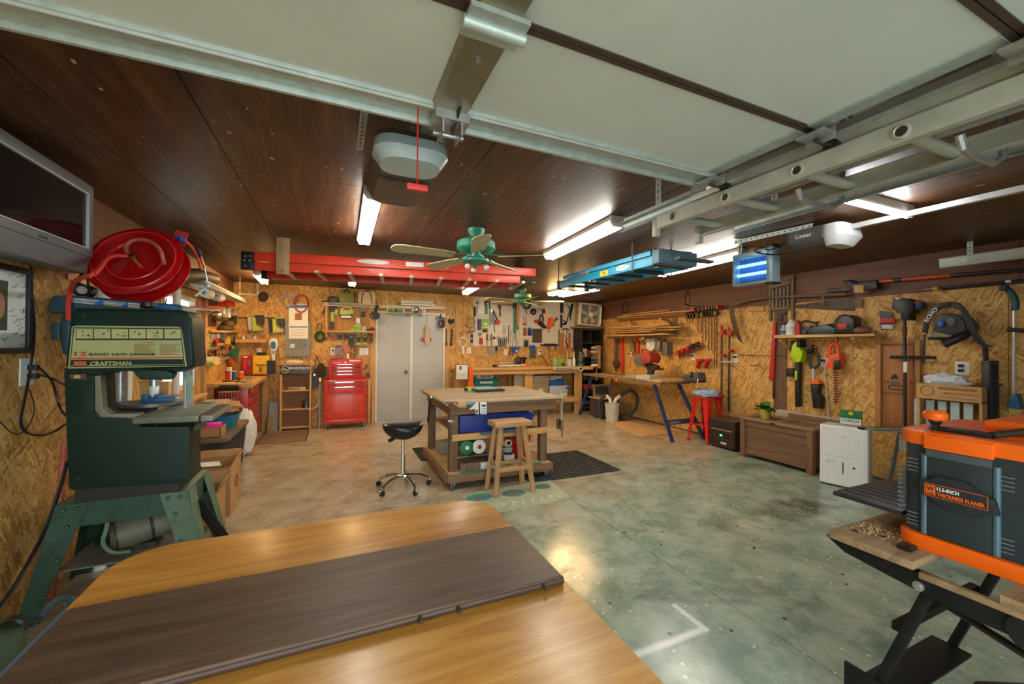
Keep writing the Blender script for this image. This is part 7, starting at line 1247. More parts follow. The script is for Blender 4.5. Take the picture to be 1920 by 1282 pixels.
# red rolling tool chest
t = Thing('tool_chest','red two piece rolling tool chest with chrome drawer pulls','tool chest',(.17,7.78,0)); ax0,ax1,ay0,ay1 = -.16,.52,7.60,7.98; M_rc = P('chest_red',(206,34,18),.35,var=.05,coat=.2)
t.part('cabinet',G().bx(ax0,ax1,ay0+.012,ay1,.115,.855),M_rc,.006); t.part('bottom_rail',G().bx(ax0-.005,ax1+.005,ay0,ay0+.02,.10,.165),M_rc,.004); dz_ = ((.745,.82),(.625,.735))
for z0,z1 in dz_: dw = t.part('drawer',G().bx(ax0+.045,ax1-.045,ay0,ay0+.013,z0,z1),M_rc,.003); t.part('pull',G().bx(ax0+.045,ax1-.045,ay0-.012,ay0,z1-.02,z1-.002),M_chrome,.002,parent=dw)
t.part('door_panel',G().bx(ax0+.045,ax1-.045,ay0+.002,ay0+.013,.18,.61),P('chest_red_door',(200,62,26),.35,coat=.2),.004); t.part('door_pull',G().bx(ax0+.045,ax1-.045,ay0-.008,ay0+.002,.596,.612),M_rc,.002); t.part('emblem',G().bx(ax0+.065,ax0+.19,ay0+.008,ay0+.0115,.832,.846),M_lgrey)
c0,c1 = ax0+.07,ax1-.07
t.part('top_chest',G().bx(c0,c1,ay0+.05,ay1,.857,1.205),M_rc,.006)
for k in range(4): z1 = 1.125-k*.058; dw = t.part('drawer',G().bx(c0+.035,c1-.035,ay0+.038,ay0+.051,z1-.05,z1),M_rc,.002); t.part('pull',G().bx(c0+.035,c1-.035,ay0+.027,ay0+.038,z1-.014,z1-.001),M_chrome,.002,parent=dw)
t.part('emblem',G().bx(c0+.05,c0+.17,ay0+.047,ay0+.0495,1.145,1.16),M_lgrey); t.part('sticker',G().bx(c1-.22,c1-.03,ay0+.047,ay0+.0495,1.17,1.195),M_paper); t.part('lock',G().cyl((.17,ay0+.04,1.155),(.17,ay0+.05,1.155),.01),M_chrome)
for x in (ax0+.06,ax1-.06):
    for y in (ay0+.05,ay1-.05): cs = t.part('caster',G().lathe([(.01,-.014),(.045,-.012),(.045,.012),(.01,.014)],(x,y,.045),(1,0,0),20),M_rubber); t.part('fork',G().bx(x-.02,x-.016,y-.02,y+.02,.04,.10).bx(x+.016,x+.02,y-.02,y+.02,.04,.10).bx(x-.03,x+.03,y-.03,y+.03,.10,.114),M_steel,parent=cs)
solo('gauge','little black radio antenna box on the red tool chest','box',G().bx(-.08,.05,7.7,7.78,1.206,1.222),M_black); solo('paint_stick','orange stick lying on the red tool chest','stick',G().bx(.2,.36,7.68,7.71,1.206,1.22),M_handle)
t = item('hanging_bag','dark sling bag hanging between the display stand and the tool chest','bag','b',[('strap',M_rust,[('S',[(594,666),(588,700)],.03,.008),('S',[(594,666),(603,690)],.03,.008)]),('pouch',P('bag_brown',(66,50,36),.85),[('P',[(597,683),(604,680),(612,690),(610,706),(600,712),(592,706),(591,694)],.02,.10)]),('buckle',M_copper,[('B',598,708,602,715,.10,.12)])]); item('hanging_bag','black camera bag hanging beside the display stand','bag','b',[('pouch',M_black,[('O',584.5,700,596,728,.02,.14,3)]),('clip',M_chrome,[('B',588,701,591,704,.14,.15)])])
solo('tripod_pole','silver pole with black ends standing beside the red tool chest','pole',G().cyl((-.235,7.75,0),(-.235,7.75,.78),.011),M_steel)
for k,(px,w_,z1) in enumerate(((693,3,.82),(698,2.5,.72))): p = wp('b',px,780,.04); solo('leaning_board',('wide board leaning between the tool chest and the door frame','narrow board leaning against the door frame')[k],'board',G().bx(p.x-.035,p.x+.03,BY-.055,BY-.03,0,z1),M_pine,.002)
item('wall_tool','small saw and pliers hanging between the red tool chest and door frame','tool','b',[('blade',M_iron,[('S',[(684,692),(690,683)],.02,.010)]),('ledge',M_pinex,[('B',686,709.5,696,712,.001,.06)]),('pliers',M_rust,[('P',[(687,700),(692,698),(694,706),(688,709)],.02,.05)])])
# ------------------------------------------------------------------ over and beside the doors
t = item('door_rack','pale wooden rack over the doors holding trim lengths','rack','b',[('shelf',P('rack_cream',(206,186,154),.6),[('P',[(711,572),(834,575),(834,580),(711,577)],.0225,.16)]),('front_lip',P('rack_cream',(206,186,154),.6),[('P',[(811,573),(834,573.6),(834,576),(811,575)],.15,.165)]),('rod',M_white,[('S',[(725,546),(727,571)],.10,.006)]),('rod',M_white,[('S',[(820,552),(824,573)],.10,.006)])])
for k in range(4): item('trim_length',('lowest','second','third','top')[k]+' pale trim length stacked on the rack over the doors','trim','b',[('strip',(M_whiteplastic,P('trim_beige',(196,176,148),.5),M_white,P('trim_beige',(196,176,148),.5))[k],[('P',[(752,569.2-k*2.6),(815-k*2,571.2-k*2.6),(815-k*2,573.2-k*2.6),(752,571.6-k*2.6)],.05,.14-.015*k)])],'trim lengths over the doors')
o = item('license_plate','green and white licence plate hung over the doors','plate','b',[('plate',P('plate_cream',(186,190,150),.5),[('P',[(725,571),(759,573),(759,588),(725.5,586.5)],.165,.170)]),('green_band',P('plate_green',(96,128,84),.5),[('P',[(727,582.5),(757,584),(757,586.5),(727,585.2)],.170,.171)])])
ob = bpy.data.objects.new('lettering',mesh('lettering',wtext('b','44AM387',728,584.2,756.5,7.6,.1712,bold=.01),P('plate_ink',(54,66,44),.6),origin=V(o.o.location))); COL.objects.link(ob); ob.parent = o.o
item('clamp_lamp','chrome clamp lamp hanging under the door rack','lamp','b',[('reflector',M_chrome,[('C',780,581,7,.10,.19)]),('bulb',M_bulb,[('X',781,580,2.2,.20)]),('cage',M_steel,[('R',780,581,7.3,.007,.195)])])
for k,x in enumerate((792,796.5)): item('white_glove',('white hook nearer the chrome lamp under the door rack','white hook further from the chrome lamp under the door rack')[k],'hook','b',[('stem',M_whiteplastic,[('B',x-1.2,579,x+1.2,591,.10,.13)]),('neck',M_lgrey,[('B',x-.7,584,x+.7,587,.13,.14)])])
item('bouquet','cream cloth bundle on a string hanging in front of the door leaf','bundle','b',[('string',M_canvas,[('S',[(801,583),(801,597),(798,622)],.06,.004),('S',[(801,597),(805,622)],.06,.004)]),('cloth',P('bundle_cream',(206,180,140),.8),[('P',[(799,612),(803,612),(805,632),(806.5,640),(802,647),(798,643),(796,636),(798,626)],.025,.09)]),('red_bow',M_redp,[('P',[(789,634),(796,633),(796,639),(790,638)],.03,.07),('P',[(806,635),(809,634),(808,640),(805,639)],.03,.07)])])
item('harness','black strap harness hanging at the corner of the doors','harness','b',[('straps',M_black,[('T',[(817,597),(822,594),(828,596),(836,598)],.10,.012),('T',[(827,588),(826,596),(822,612),(830,614),(834,610),(830,596)],.10,.014)]),('loops',M_dark,[('T',[(824,600),(823,608),(826,613)],.12,.016),('T',[(829,600),(830,608),(833,613)],.12,.016),('T',[(826,599),(828,606),(828,613)],.13,.012)]),('tag',M_redp,[('B',833,600,835,606,.08,.10)])])
item('pedestal_cap','black cap hanging from the end of the wire shelf','cap','b',[('crown',M_black,[('P',[(693,590),(697,584),(706,583),(712,589),(712,596),(706,599),(697,597)],.18,.26)]),('strap',M_black,[('S',[(706,572),(704,584)],.2,.03)]),('badge',P('badge_tan',(150,120,90),.6),[('B',697,590,699,594,.26,.263)])])
item('horn_carving','brass coloured carved letters on the wall between the doors and the bench','letters','b',[('letter',M_copper,[('P',[(843,580),(845,580),(846,586),(848.5,585),(848.5,588),(843,588)],.001,.03)]),('letter',M_copper,[('P',[(849,584),(851,581),(854,581),(853,583),(851,585),(852,588),(849.5,588)],.001,.03)]),('pin',M_old,[('S',[(836,589),(842,588)],.02,.008)])]); item('work_gloves','dark blue gloves hanging between the doors and the bench','gloves','b',[('glove',P('glove_navy',(44,48,66),.8),[('P',[(840,599),(844,597),(847,601),(851,597),(853,603),(848,606),(842,606)],.001,.05)])])
item('hand_saw','narrow saw hanging upright between the doors and the bench','saw','b',[('blade',M_iron,[('B',836,616,838,642,.0225,.03)]),('handle',M_rust,[('B',835.5,642,839,648,.0225,.045)])]); item('caulk_gun','rusty caulking frame hanging between the doors and the bench','caulk gun','b',[('frame',M_rust,[('P',[(846,617),(850,617),(849,642),(845,644)],.001,.04)]),('trigger',M_iron,[('P',[(844,644),(848,643),(849,647),(845,648)],.001,.05)])]); item('ring_sieve','white ring on a handle hanging on the wall by the bench','racket','b',[('ring',M_white,[('R',868.5,641,7.6,.013,.02,8.3)]),('handle',M_white,[('P',[(866,649),(871,649),(870.2,664),(866.8,664)],.006,.035)])]); item('antler_hook','little wooden antler hook beside the pegboard','hook','b',[('branch',M_old,[('S',[(872,608),(879,615)],.02,.008),('S',[(874,605),(877,613)],.02,.006),('S',[(879,615),(886,613)],.03,.008)]),('base',M_old,[('B',877,620,888,623.5,.001,.05)])])
# ------------------------------------------------------------------ wall opposite the window
def rw(name,label,cat,*parts,group=None): return item(name,label,cat,'r',parts,group,.012)
M_lum = WOOD('rough_lumber',(156,116,72),(206,168,116),'y',1,.7)
# lumber racks
rw('lumber_rack','pine lumber rack rail high on the wall opposite the window','rack',('rail',M_piney,[('P',[(1158,592),(1284,583),(1284,594),(1158,602)],.001,.03)]),('bracket',M_old,[('B',1260,594,1268,628,.001,.03)]),('brace',M_old,[('S',[(1250,597,.3),(1262,612,.03)],.1,.02)]),('arm',M_piney,[('S',[(1178,602,.03),(1180,603,.3)],.1,.022)]),('arm',M_piney,[('S',[(1237,597,.03),(1239,598,.3)],.1,.022)]))
rw('lumber_rack','lower lumber rack bracket holding the pile of thin boards','rack',('arm',M_pine,[('S',[(1152,633,.02),(1133,634,.40)],.1,.025)]),('post',M_old,[('B',1150,634,1158,690,.001,.05)]),('brace',M_pine,[('S',[(1150,640,.30),(1158,652,.03)],.1,.02)]),('arm',M_pine,[('S',[(1212,633,.02),(1205,634,.36)],.1,.025)]),('brace',M_pine,[('S',[(1200,636,.28),(1207,645,.03)],.1,.02)]))
r_ = random.Random(21)
nth = ('lowest','second','third','fourth','fifth','sixth','seventh','eighth','ninth','topmost')
for k in range(10):
    x0,x1 = 1132+r_.uniform(0,28),1240+r_.uniform(-15,38); y = 630-k*2.1
    a,b = wp('r',x0,y+3-.02*(x0-1130),.28),wp('r',x1,y-1.5,.28); zz = 1.70+.02*k; a.z,b.z = zz+r_.uniform(0,.008),zz+r_.uniform(0,.008)
    off = r_.uniform(-.16,.16); a.x = b.x = RX-.22+off*.8; a.x += r_.uniform(-.03,.03); solo('thin_board',nth[k]+' thin board in the messy pile on the lower lumber rack','board',G().beam(a,b,.09+r_.random()*.06,.016),M_lum,group='boards piled on the lower rack')
for k,(p,q,d,w_) in enumerate((((1150,589),(1282,574),.16,.10),((1159,585),(1300,568.5),.26,.08),((1180,582),(1266,570),.10,.06),((1170,579.5),(1258,567.5),.20,.05))):
    a,b = wp('r',*p,d),wp('r',*q,d); a.z = b.z = 2.07+.024*k; solo('long_board',('widest board at the bottom of','longest front board of','short board on','topmost slim board of')[k]+' the stack hung from the black hooks','board',G().beam(a,b,w_,.02),M_lum,group='boards hung from the hooks')
for k,(x,y0,y1) in enumerate(((1172,562,585),(1289,543,570))): rw('storage_hook',('black loop hook holding the hung boards near the box fan','black loop hook holding the hung boards near the clamps')[k],'hook',('loop',M_black,[('T',[(x-5,y1,.28),(x-3,y0+8,.2),(x,y0,.13),(x+3,y0+8,.13),(x+5,y1-1,.13)],.2,.008)]),('arm',M_black,[('S',[(x-5,y1,.28),(x+4,y1+3,.004)],.2,.01)]),group='storage hooks')
# bar clamps
for k,(x,yb) in enumerate(((1288,602),(1293,606),(1298,605),(1308.5,621),(1314,620),(1317,640),(1323,639),(1328.5,658),(1334,656),(1339,692),(1343.5,692))):
    yt = 582-(x-1288)*.12; rw('bar_clamp',('first','second','third','fourth','fifth','sixth','seventh','eighth','ninth','tenth','eleventh')[k]+' bar clamp from the lumber rack in the hanging row','clamp',('bar',M_rust,[('B',x-.6,yt,x+.7,yb,.04,.05)]),('head',M_black if k % 4 != 2 else M_redp,[('O',x-2.2,yt-4,x+2.2,yt+4,.03,.13,1)]),('handle',(M_black,M_pine)[k % 5 == 4],[('B',x-1.6,yt+7,x+1.6,yt+15,.05,.10)]),group='bar clamps in a row')
rw('clamp_rail','pine ledge holding the row of bar clamps','rail',('ledge',M_piney,[('P',[(1284,588),(1350,581),(1350,590),(1284,596)],.001,.028)]))
for k in range(5): x,y = 1266+k*9,662-k*4; rw('spring_clamp',('first','second','third','fourth','fifth')[k]+' red and black squeeze clamp in the bunch, counted from the lower end','clamp',('bar',M_rust,[('S',[(x-2,y+4),(x+14,y-3)],.10,.008)]),('jaw',M_redp if k < 3 else M_black,[('P',[(x,y-4),(x+5,y-6),(x+6,y+2),(x+1,y+4)],.05,.12)]),('grip',P('clamp_maroon',(120,40,34),.5),[('S',[(x+5,y),(x+9,y+10)],.06,.015),('S',[(x+8,y-1),(x+13,y+8)],.06,.012)]),('peg',M_handle,[('S',[(x+3,y,.0),(x+3,y,.06)],0,.01)]),group='squeeze clamps in a bunch')
for k,x in enumerate((1303,1318)): rw('impact_gun',('red pneumatic gun beside the outlet','red pneumatic gun nearer the pipe clamps')[k],'air tool',('body',M_redp,[('P',[(x,673),(x+12,672),(x+13,676),(x+7,678),(x+4,691),(x,690),(x+3,679)],.02,.09)]),('nose',M_steel,[('B',x+12.5,673,x+15,675.5,.04,.07)]),group='red air tools')
for k,(x,y0,y1) in enumerate(((1353.5,613,776),(1367.5,616,772))): rw('pipe_clamp',('tall pipe clamp with red ends, nearer the clamp row','tall dark pipe clamp with red ends, nearer the outlet')[k],'clamp',('pipe',M_rust if not k else M_iron,[('S',[(x,y0),(x-1,y1)],.05,.016)]),('head',M_redp,[('B',x-3,y0+4,x+3,y0+14,.02,.09)]),('screw',M_redp,[('S',[(x-1,y0-4),(x-1,y0+4)],.05,.012)]),('slide',M_redp,[('B',x-3,664-k*9,x+3,669-k*9,.02,.09)]),group='tall pipe clamps')
rw('clamp_bracket','grey strap across the two pipe clamps','bracket',('strap',M_steel,[('B',1348,677,1373,680.5,.075,.085)]))
outlet('r',1300,669,'white outlet beside the red air tools',1); outlet('r',1380,672,'white outlet with a plug beside the pipe clamps',1); outlet('r',1546,679,'white outlet feeding the grey cord by the hedge trimmer',1); outlet('r',1804,690,'white outlet with a green lit adapter above the crate',2,.13,.1); outlet('r',1182,665,'white outlet above the miter saw',1)
R_w = lambda x,y,d=.02: wp('r',x,y,d)
lead('thin black cord stretched from the outlet to the brown upright board',[R_w(1383,671,.04),R_w(1386,664),R_w(1420,667),R_w(1452,666,.05),R_w(1474,667,.05)],.004); lead('pale grey cord hanging from the outlet to behind the chest',[R_w(1546,682,.045),R_w(1548,720),R_w(1552,755),R_w(1556,790)],.006,M_lgrey); lead('black cord hanging from the shelf with a plug end',[R_w(1562,606,.17),R_w(1571,615,.22),R_w(1571,632,.22),R_w(1572,640,.2)],.006)
for x0,y0,x1,y1,lb in ((1402,574,1432,584,'flat pine block screwed to the wall beside the scythe blade'),(1402,680,1421,684,'small pine peg block below the black cord')): rw('wall_block',lb,'block',('block',M_piney,[('B',x0,y0,x1,y1,.001,.04)]))
# scythe, shutter, saws
rw('scythe','old scythe with a bent wooden handle and long curved blade','scythe',('snath',M_oldy,[('T',[(1369,573),(1393,564),(1437,557.5),(1500,554.5),(1546,553.5),(1588,551)],.10,.02)]),('blade',M_iron,[('P',[(1367,575),(1374,574),(1376,590),(1382,613),(1392,644),(1382,634),(1374,616),(1369,596)],.09,.098)]),('grip',M_old,[('S',[(1457,556),(1457,573)],.10,.016)]),('grip',M_old,[('S',[(1544,552),(1544,571)],.10,.016)]))
t = rw('wooden_shutter','weathered grey shutter with louvres behind the scythe','shutter',('stile',M_old,[('P',[(1440,530),(1444.5,529),(1445,602),(1441,602)],.01,.05)]),('stile',M_old,[('P',[(1481,516),(1488,514),(1487,600),(1482,600)],.01,.05)]),('rail',M_oldy,[('P',[(1444.5,531),(1481,516),(1481,532),(1444.5,542)],.012,.045)]),('rail',M_oldy,[('P',[(1444.5,577),(1481,573),(1481,580),(1444.5,583)],.012,.045)]),*[('slat',P('slat_grey',(132,124,108),.75),[('B',1446+k*7,542-k*1.5,1450.5+k*7,577-k*.8,.015,.04)]) for k in range(5)])
rw('hand_saw','big old hand saw with a wooden handle on the wall opposite the window','saw',('blade',M_iron,[('P',[(1492,571.5),(1602,557.5),(1601,582.5),(1492,577)],.02,.024)]),('handle',M_old,[('P',[(1598,560),(1606,558),(1614,559),(1619,562),(1615,566),(1616,573),(1618,578),(1602,576)],.014,.036)]))
rw('upright_board','dark brown upright board on the wall opposite the window','board',('board',M_br,[('P',[(1452,582),(1476,581),(1474,777),(1450,777)],.001,.012)])); rw('iron_bracket','old rusty iron bracket on top of the brown board','bracket',('plate',M_iron,[('P',[(1456,586),(1474,584),(1472,590),(1466,590),(1466,603),(1472,603),(1470,609),(1456,608)],.013,.04)]))
rw('edger_blade','long red steel bar with a toothed end on the brown board','bar',('bar',M_redp,[('P',[(1449,603),(1454.5,603),(1450.5,700),(1450.5,711),(1446,714),(1441,711),(1442,700)],.014,.05)]),('tooth',M_redp,[('B',1440,704,1442,706,.02,.04),('B',1440,708,1442,710,.02,.04)]),('chain',M_iron,[('B',1448,714,1452,748,.014,.03)]))
# tool shelf
t = rw('wall_shelf','pine shelf with diagonal braces on the wall opposite the window','shelf',('board',M_piney,[('P',[(1451,628),(1640,625),(1640,630),(1451,634)],.001,.26)]),('brace',M_pine,[('S',[(1462,637,.22),(1480,655,.01)],.1,.02)]),('brace',M_pine,[('S',[(1598,633,.22),(1612,652,.01)],.1,.02)]))
zsh = wp('r',1500,627.2,.26).z+.002
def on_r(name,label,cat,px,prof,mt,extra=(),d=.16):
    y = wp('r',px,620,d).y; t = Thing(name,label,cat,(RX-d,y,zsh)); t.part('body',G().lathe(prof,(RX-d,y,zsh),n=18),mt)
    for n,pr,m2 in extra: t.part(n,G().lathe(pr,(RX-d,y,zsh),n=16),m2)
on_r('oil_bottle','small blue and white bottle at the start of the pine shelf','bottle',1469,[(.035,0),(.035,.08),(.015,.11)],P('bottle_blue',(150,170,200),.4),[('label',[(.0355,.015),(.0355,.06)],M_navy),('cap',[(.016,.11),(.014,.135),(0,.136)],M_lgrey)]); on_r('oil_jug','white oil jug on the pine shelf','bottle',1483,[(.06,0),(.06,.12),(.03,.17),(.02,.18)],M_whiteplastic,[('label',[(.061,.02),(.061,.11)],P('jug_label',(190,200,196),.5)),('cap',[(.02,.18),(.02,.205),(0,.206)],M_whiteplastic)]); on_r('fuel_bottle','red fuel bottle with black cap on the pine shelf','bottle',1497,[(.04,0),(.04,.14),(.02,.16)],M_redp,[('cap',[(.022,.16),(.022,.185),(0,.186)],M_black)])
def dd(a,b): return [('r',a,b)]
rw('electric_chainsaw','dark blue electric chainsaw lying on the pine shelf','chainsaw',('body',P('saw_blue',(40,62,78),.4),[('P',[(1520,628),(1520,615),(1530,609),(1552,610),(1566,616),(1566,627)],.08,.20)]),('motor',M_dark,[('P',[(1502,628),(1504,616),(1520,610),(1521,628)],.10,.19)]),('handle',M_black,[('T',[(1502,620),(1501,605),(1510,601),(1528,605),(1533,611)],.20,.014)]),('rear_handle',M_black,[('T',[(1546,612),(1556,608),(1566,610),(1567,624)],.14,.014)]),('wheel',M_dark,[('C',1507,623,5,.20,.22)]),('cap',P('cap_amber',(150,80,30),.4),[('C',1530,604,2.2,.12,.18)]))
rw('tool_case','black inflator case with a red label on the pine shelf','case',('case',M_black,[('P',[(1563,624),(1563,602),(1570,594),(1577,592),(1594,590),(1601,596),(1602,624)],.06,.22)]),('grip',M_dark,[('T',[(1566,602),(1574,592),(1590,590),(1599,598)],.22,.012)]),('label',M_redp,[('P',[(1570,607),(1587,606),(1587,617),(1571,617)],.22,.224)])); y_ = wp('r',1615,620,.14).y; solo('rag_bundle','crumpled red and brown rag bag at the end of the pine shelf','bag',G().blob((RX-.14,y_,zsh+.035),(.09,.085,.045),.3,3,12,flat=zsh),P('rag_redbrown',(150,100,86),.8,var=.4,scale=18))
rw('leaf_blower','lime green cordless leaf blower hanging nose down','leaf blower',('body',P('blower_lime',(176,212,20),.4),[('P',[(1481,666),(1483,658),(1485,648),(1490,640),(1498,640),(1500,655),(1505,660),(1503,670),(1499,679),(1489,679)],.02,.14)]),('grip',M_black,[('O',1481,639,1487,660,.06,.12,2)]),('battery',M_black,[('O',1493,636,1500,651,.02,.16,1.5)]),('tube',M_black,[('P',[(1489,679),(1498.5,679),(1497.5,763),(1490,763)],.03,.11)]),('tube_label',P('blower_lime',(176,212,20),.4),[('B',1490,695,1494,712,.11,.112)])); rw('battery_charger','small black charger on the brown upright board','charger',('case',M_black,[('O',1473,690,1488,706,.014,.07,2)]))
rw('pole_pruner','black and orange battery pruner hanging on the wall','pruner',('battery',M_black,[('P',[(1508,658),(1513,648),(1521,646),(1523,656),(1513,662)],.03,.13)]),('grip_loop',M_dark,[('T',[(1518,660),(1519,690),(1530,690),(1537,682),(1532,660),(1525,654)],.07,.02,1)]),('red_latch',M_redp,[('B',1524,649,1530,653,.05,.1)]),('shaft',M_lgrey,[('B',1521.5,690,1526,713,.05,.09)]),('collar',M_orange,[('P',[(1519,712),(1533,712),(1537,720),(1516,720)],.02,.12)]),('body',M_black,[('P',[(1518,720),(1535,720),(1531,738),(1538,745),(1537,766),(1524,766),(1521,742)],.02,.12)]))
rw('hedge_trimmer','orange electric hedge trimmer hanging blade down','hedge trimmer',('handle',P('trimmer_orange',(226,86,40),.4),[('T',[(1555,672),(1556,650),(1562,643),(1570,645),(1572,665)],.08,.022)]),('body',P('trimmer_orange',(226,86,40),.4),[('P',[(1547,691),(1549,680),(1554,667),(1572,660),(1576,680),(1572,692)],.02,.14)]),('guard',M_black,[('P',[(1562,676),(1574,674),(1575,692),(1562,694)],.14,.17)]),('blade',P('blade_orange',(190,80,44),.45),[('B',1564.5,694,1569,759,.06,.07)]),*[('tooth',M_iron,[('B',1562,697+k*5,1571.5,699+k*5,.07,.075)]) for k in range(12)])
# upper right: pole saw, rods, trimmer, backpack blower
rw('pole_saw','long pole saw with an orange shaft stored above the wall opposite the window','pole saw',('guide_bar',M_iron,[('P',[(1548,545),(1552,541),(1594,537),(1594,545),(1551,549)],.06,.07)]),('head',M_black,[('P',[(1578,526),(1592,524),(1600,530),(1643,524),(1645,541),(1612,546),(1596,548),(1586,535)],.03,.13)]),('shaft',P('pole_orange',(222,78,46),.45),[('S',[(1643,528),(1783,516)],.08,.018)]),('coupler',M_black,[('S',[(1675,525.3),(1692,523.8)],.08,.024)]),('rear_shaft',M_black,[('S',[(1783,516),(1960,502)],.08,.017)])); rw('wall_block','wooden peg block under the pole saw head','block',('block',M_pine,[('B',1600,534,1619,549,.001,.16)])); rw('black_rod','slim black rod resting on a peg below the pole saw','rod',('rod',M_black,[('S',[(1758,540),(1960,521)],.06,.012)]),('tip',M_steel,[('S',[(1732,542.5),(1758,540)],.06,.006)]),('collar',M_white,[('S',[(1885,528),(1897,526.8)],.06,.014)])); rw('wall_block','small pine peg block holding the slim black rod','block',('block',M_pine,[('B',1747,537,1758,545,.001,.10)]))
rw('string_trimmer','petrol string trimmer hanging head up on the wall opposite the window','string trimmer',('engine',M_black,[('P',[(1670,577),(1674,560),(1690,558),(1705,560),(1712,566),(1711,582),(1703,590),(1704,600),(1689,600),(1688,588)],.03,.20)]),('tank',M_navy,[('P',[(1711,566),(1727,564),(1728,578),(1711,580)],.05,.17)]),('pull_cord',M_redp,[('B',1714,565,1722,570,.17,.175)]),('label',M_paper,[('B',1679,558,1687,561,.20,.204)]),('shaft',M_black,[('S',[(1696,600),(1697.5,830)],.10,.015)]),('grip',P('grip_maroon',(86,44,40),.6),[('S',[(1696,612),(1696.5,630)],.10,.02)]),('bar_handle',M_rubber,[('S',[(1669,669.5),(1755,670.5)],.10,.018)]),('shaft_label',M_paper,[('B',1693.5,678,1700.5,698,.114,.117)]),('red_clamp',M_redp,[('C',1705,716,3,.09,.12)]))
rw('peg_pack','red and grey card of line spools hung on the wall','package',('card',M_dark,[('P',[(1648,582),(1675,586),(1674,617),(1652,618)],.002,.012)]),('spool',M_redp,[('O',1650,596,1677,606,.012,.05,2)]),('spool',M_lgrey,[('O',1652,608,1674,617,.012,.045,2)]))
o = rw('backpack_blower','petrol backpack blower with harness hanging on the wall opposite the window','leaf blower',('engine',M_dark,[('P',[(1748,620),(1752,595),(1765,586),(1795,590),(1810,605),(1808,622),(1780,628)],.03,.24)]),('fuel_cap',M_blue,[('C',1763,607,6,.24,.27)]),('fan_case',P('blower_brown',(84,60,52),.5),[('P',[(1780,588),(1805,592),(1822,606),(1825,618),(1800,622)],.05,.22)]),('starter',P('starter_grey',(80,84,84),.45),[('C',1783,602,9,.24,.26)]),('base_plate',P('tank_cream',(150,140,100),.4),[('P',[(1742,622),(1785,624),(1786,632),(1744,632)],.03,.2)]),('frame',M_black,[('S',[(1740,634),(1800,637)],.1,.016)]),('elbow',M_black,[('S',[(1826,618,.16),(1800,632,.24),(1768,646,.28)],.2,.042)]),('strap',M_black,[('P',[(1728,622),(1732,600),(1742,580),(1760,568),(1782,565),(1780,575),(1766,578),(1752,588),(1742,605),(1739,626)],.25,.262)]),('strap',M_black,[('P',[(1782,565),(1800,568),(1816,585),(1830,620),(1850,645),(1866,650),(1846,652),(1826,640),(1812,608),(1800,582),(1780,575)],.24,.252)]),('hanging_belt',M_black,[('P',[(1730,626),(1736,626),(1733,680),(1728,680)],.22,.23)]))
a,b = wp('r',1739,604,.2625),wp('r',1759,580,.2625); xd_ = (b-a).normalized(); ob = bpy.data.objects.new('lettering',mesh('lettering',textg('ECHO',a+OUT['r']*.002,xd_,OUT['r'].cross(xd_),.035,.15,bold=.02),M_paper,origin=V(o.o.location))); COL.objects.link(ob); ob.parent = o.o
rw('blower_tube','black ribbed blower tube hanging on the wall below the backpack blower','tube',('tube',M_black,[('S',[(1847,650),(1849,676)],.08,.02),('S',[(1856,676),(1858,800)],.10,.055)]),('ring',M_dark,[('S',[(1856,678),(1856,682)],.10,.06)]),('handle',M_black,[('S',[(1836,724),(1880,721)],.12,.014)]))
rw('grass_trimmer','blue handled cordless trimmer beside the ribbed blower tube','string trimmer',('handle',P('trim_blue',(26,76,92),.45),[('T',[(1876,536),(1886,540),(1900,552),(1905,568),(1903,582)],.08,.026)]),('battery',M_black,[('O',1873,534,1886,545,.04,.13,2)]),('shaft',M_alu,[('S',[(1902,580),(1901,742)],.08,.013)]),('front_grip',M_black,[('S',[(1888,617),(1925,620)],.10,.02)]),('head',P('head_blue',(24,84,130),.5),[('P',[(1897,738),(1906,738),(1914,768),(1886,764)],.03,.14)]))
t = rw('wooden_crate','tall wooden crate panel with a stencilled car advertisement','crate',('panel',WOOD('crate_panel',(140,84,44),(178,120,72),'z',.6),[('B',1651,645,1714,800,.001,.02)]),('frame',M_handle,[('P',[(1640,636),(1651,637),(1651,800),(1640,800)],.001,.05)]),('frame',M_handle,[('P',[(1714,636),(1725,637),(1725,800),(1714,800)],.001,.05)]),('frame',M_handle,[('P',[(1651,637),(1714,637),(1714,645),(1651,645)],.001,.045)]),('stencil_head',M_ink,[('P',[(1670,714),(1672,704),(1677,701),(1682,703),(1685,712),(1680,710),(1675,710)],.02,.021)]),('stencil_body',P('stencil_grey',(86,84,74),.6),[('P',[(1671,715),(1684,714),(1690,720),(1668,722)],.02,.021)]),('stencil_car',M_ink,[('T',[(1696,724),(1680,722),(1668,722),(1665,726),(1670,730),(1696,732)],.021,.006,1)]),('stencil_car_body',P('stencil_orange',(150,84,44),.6),[('P',[(1670,724),(1696,726),(1696,730),(1672,729)],.02,.0208)]))
for tx_,x0,x1,y in (('AUTO STOP',1654,1694,738),('HI',1660,1667,718)): ob = bpy.data.objects.new('lettering',mesh('lettering',wtext('r',tx_,x0,y,x1,5,.0205,bold=.02),M_ink,origin=V(t.o.location))); COL.objects.link(ob); ob.parent = t.o
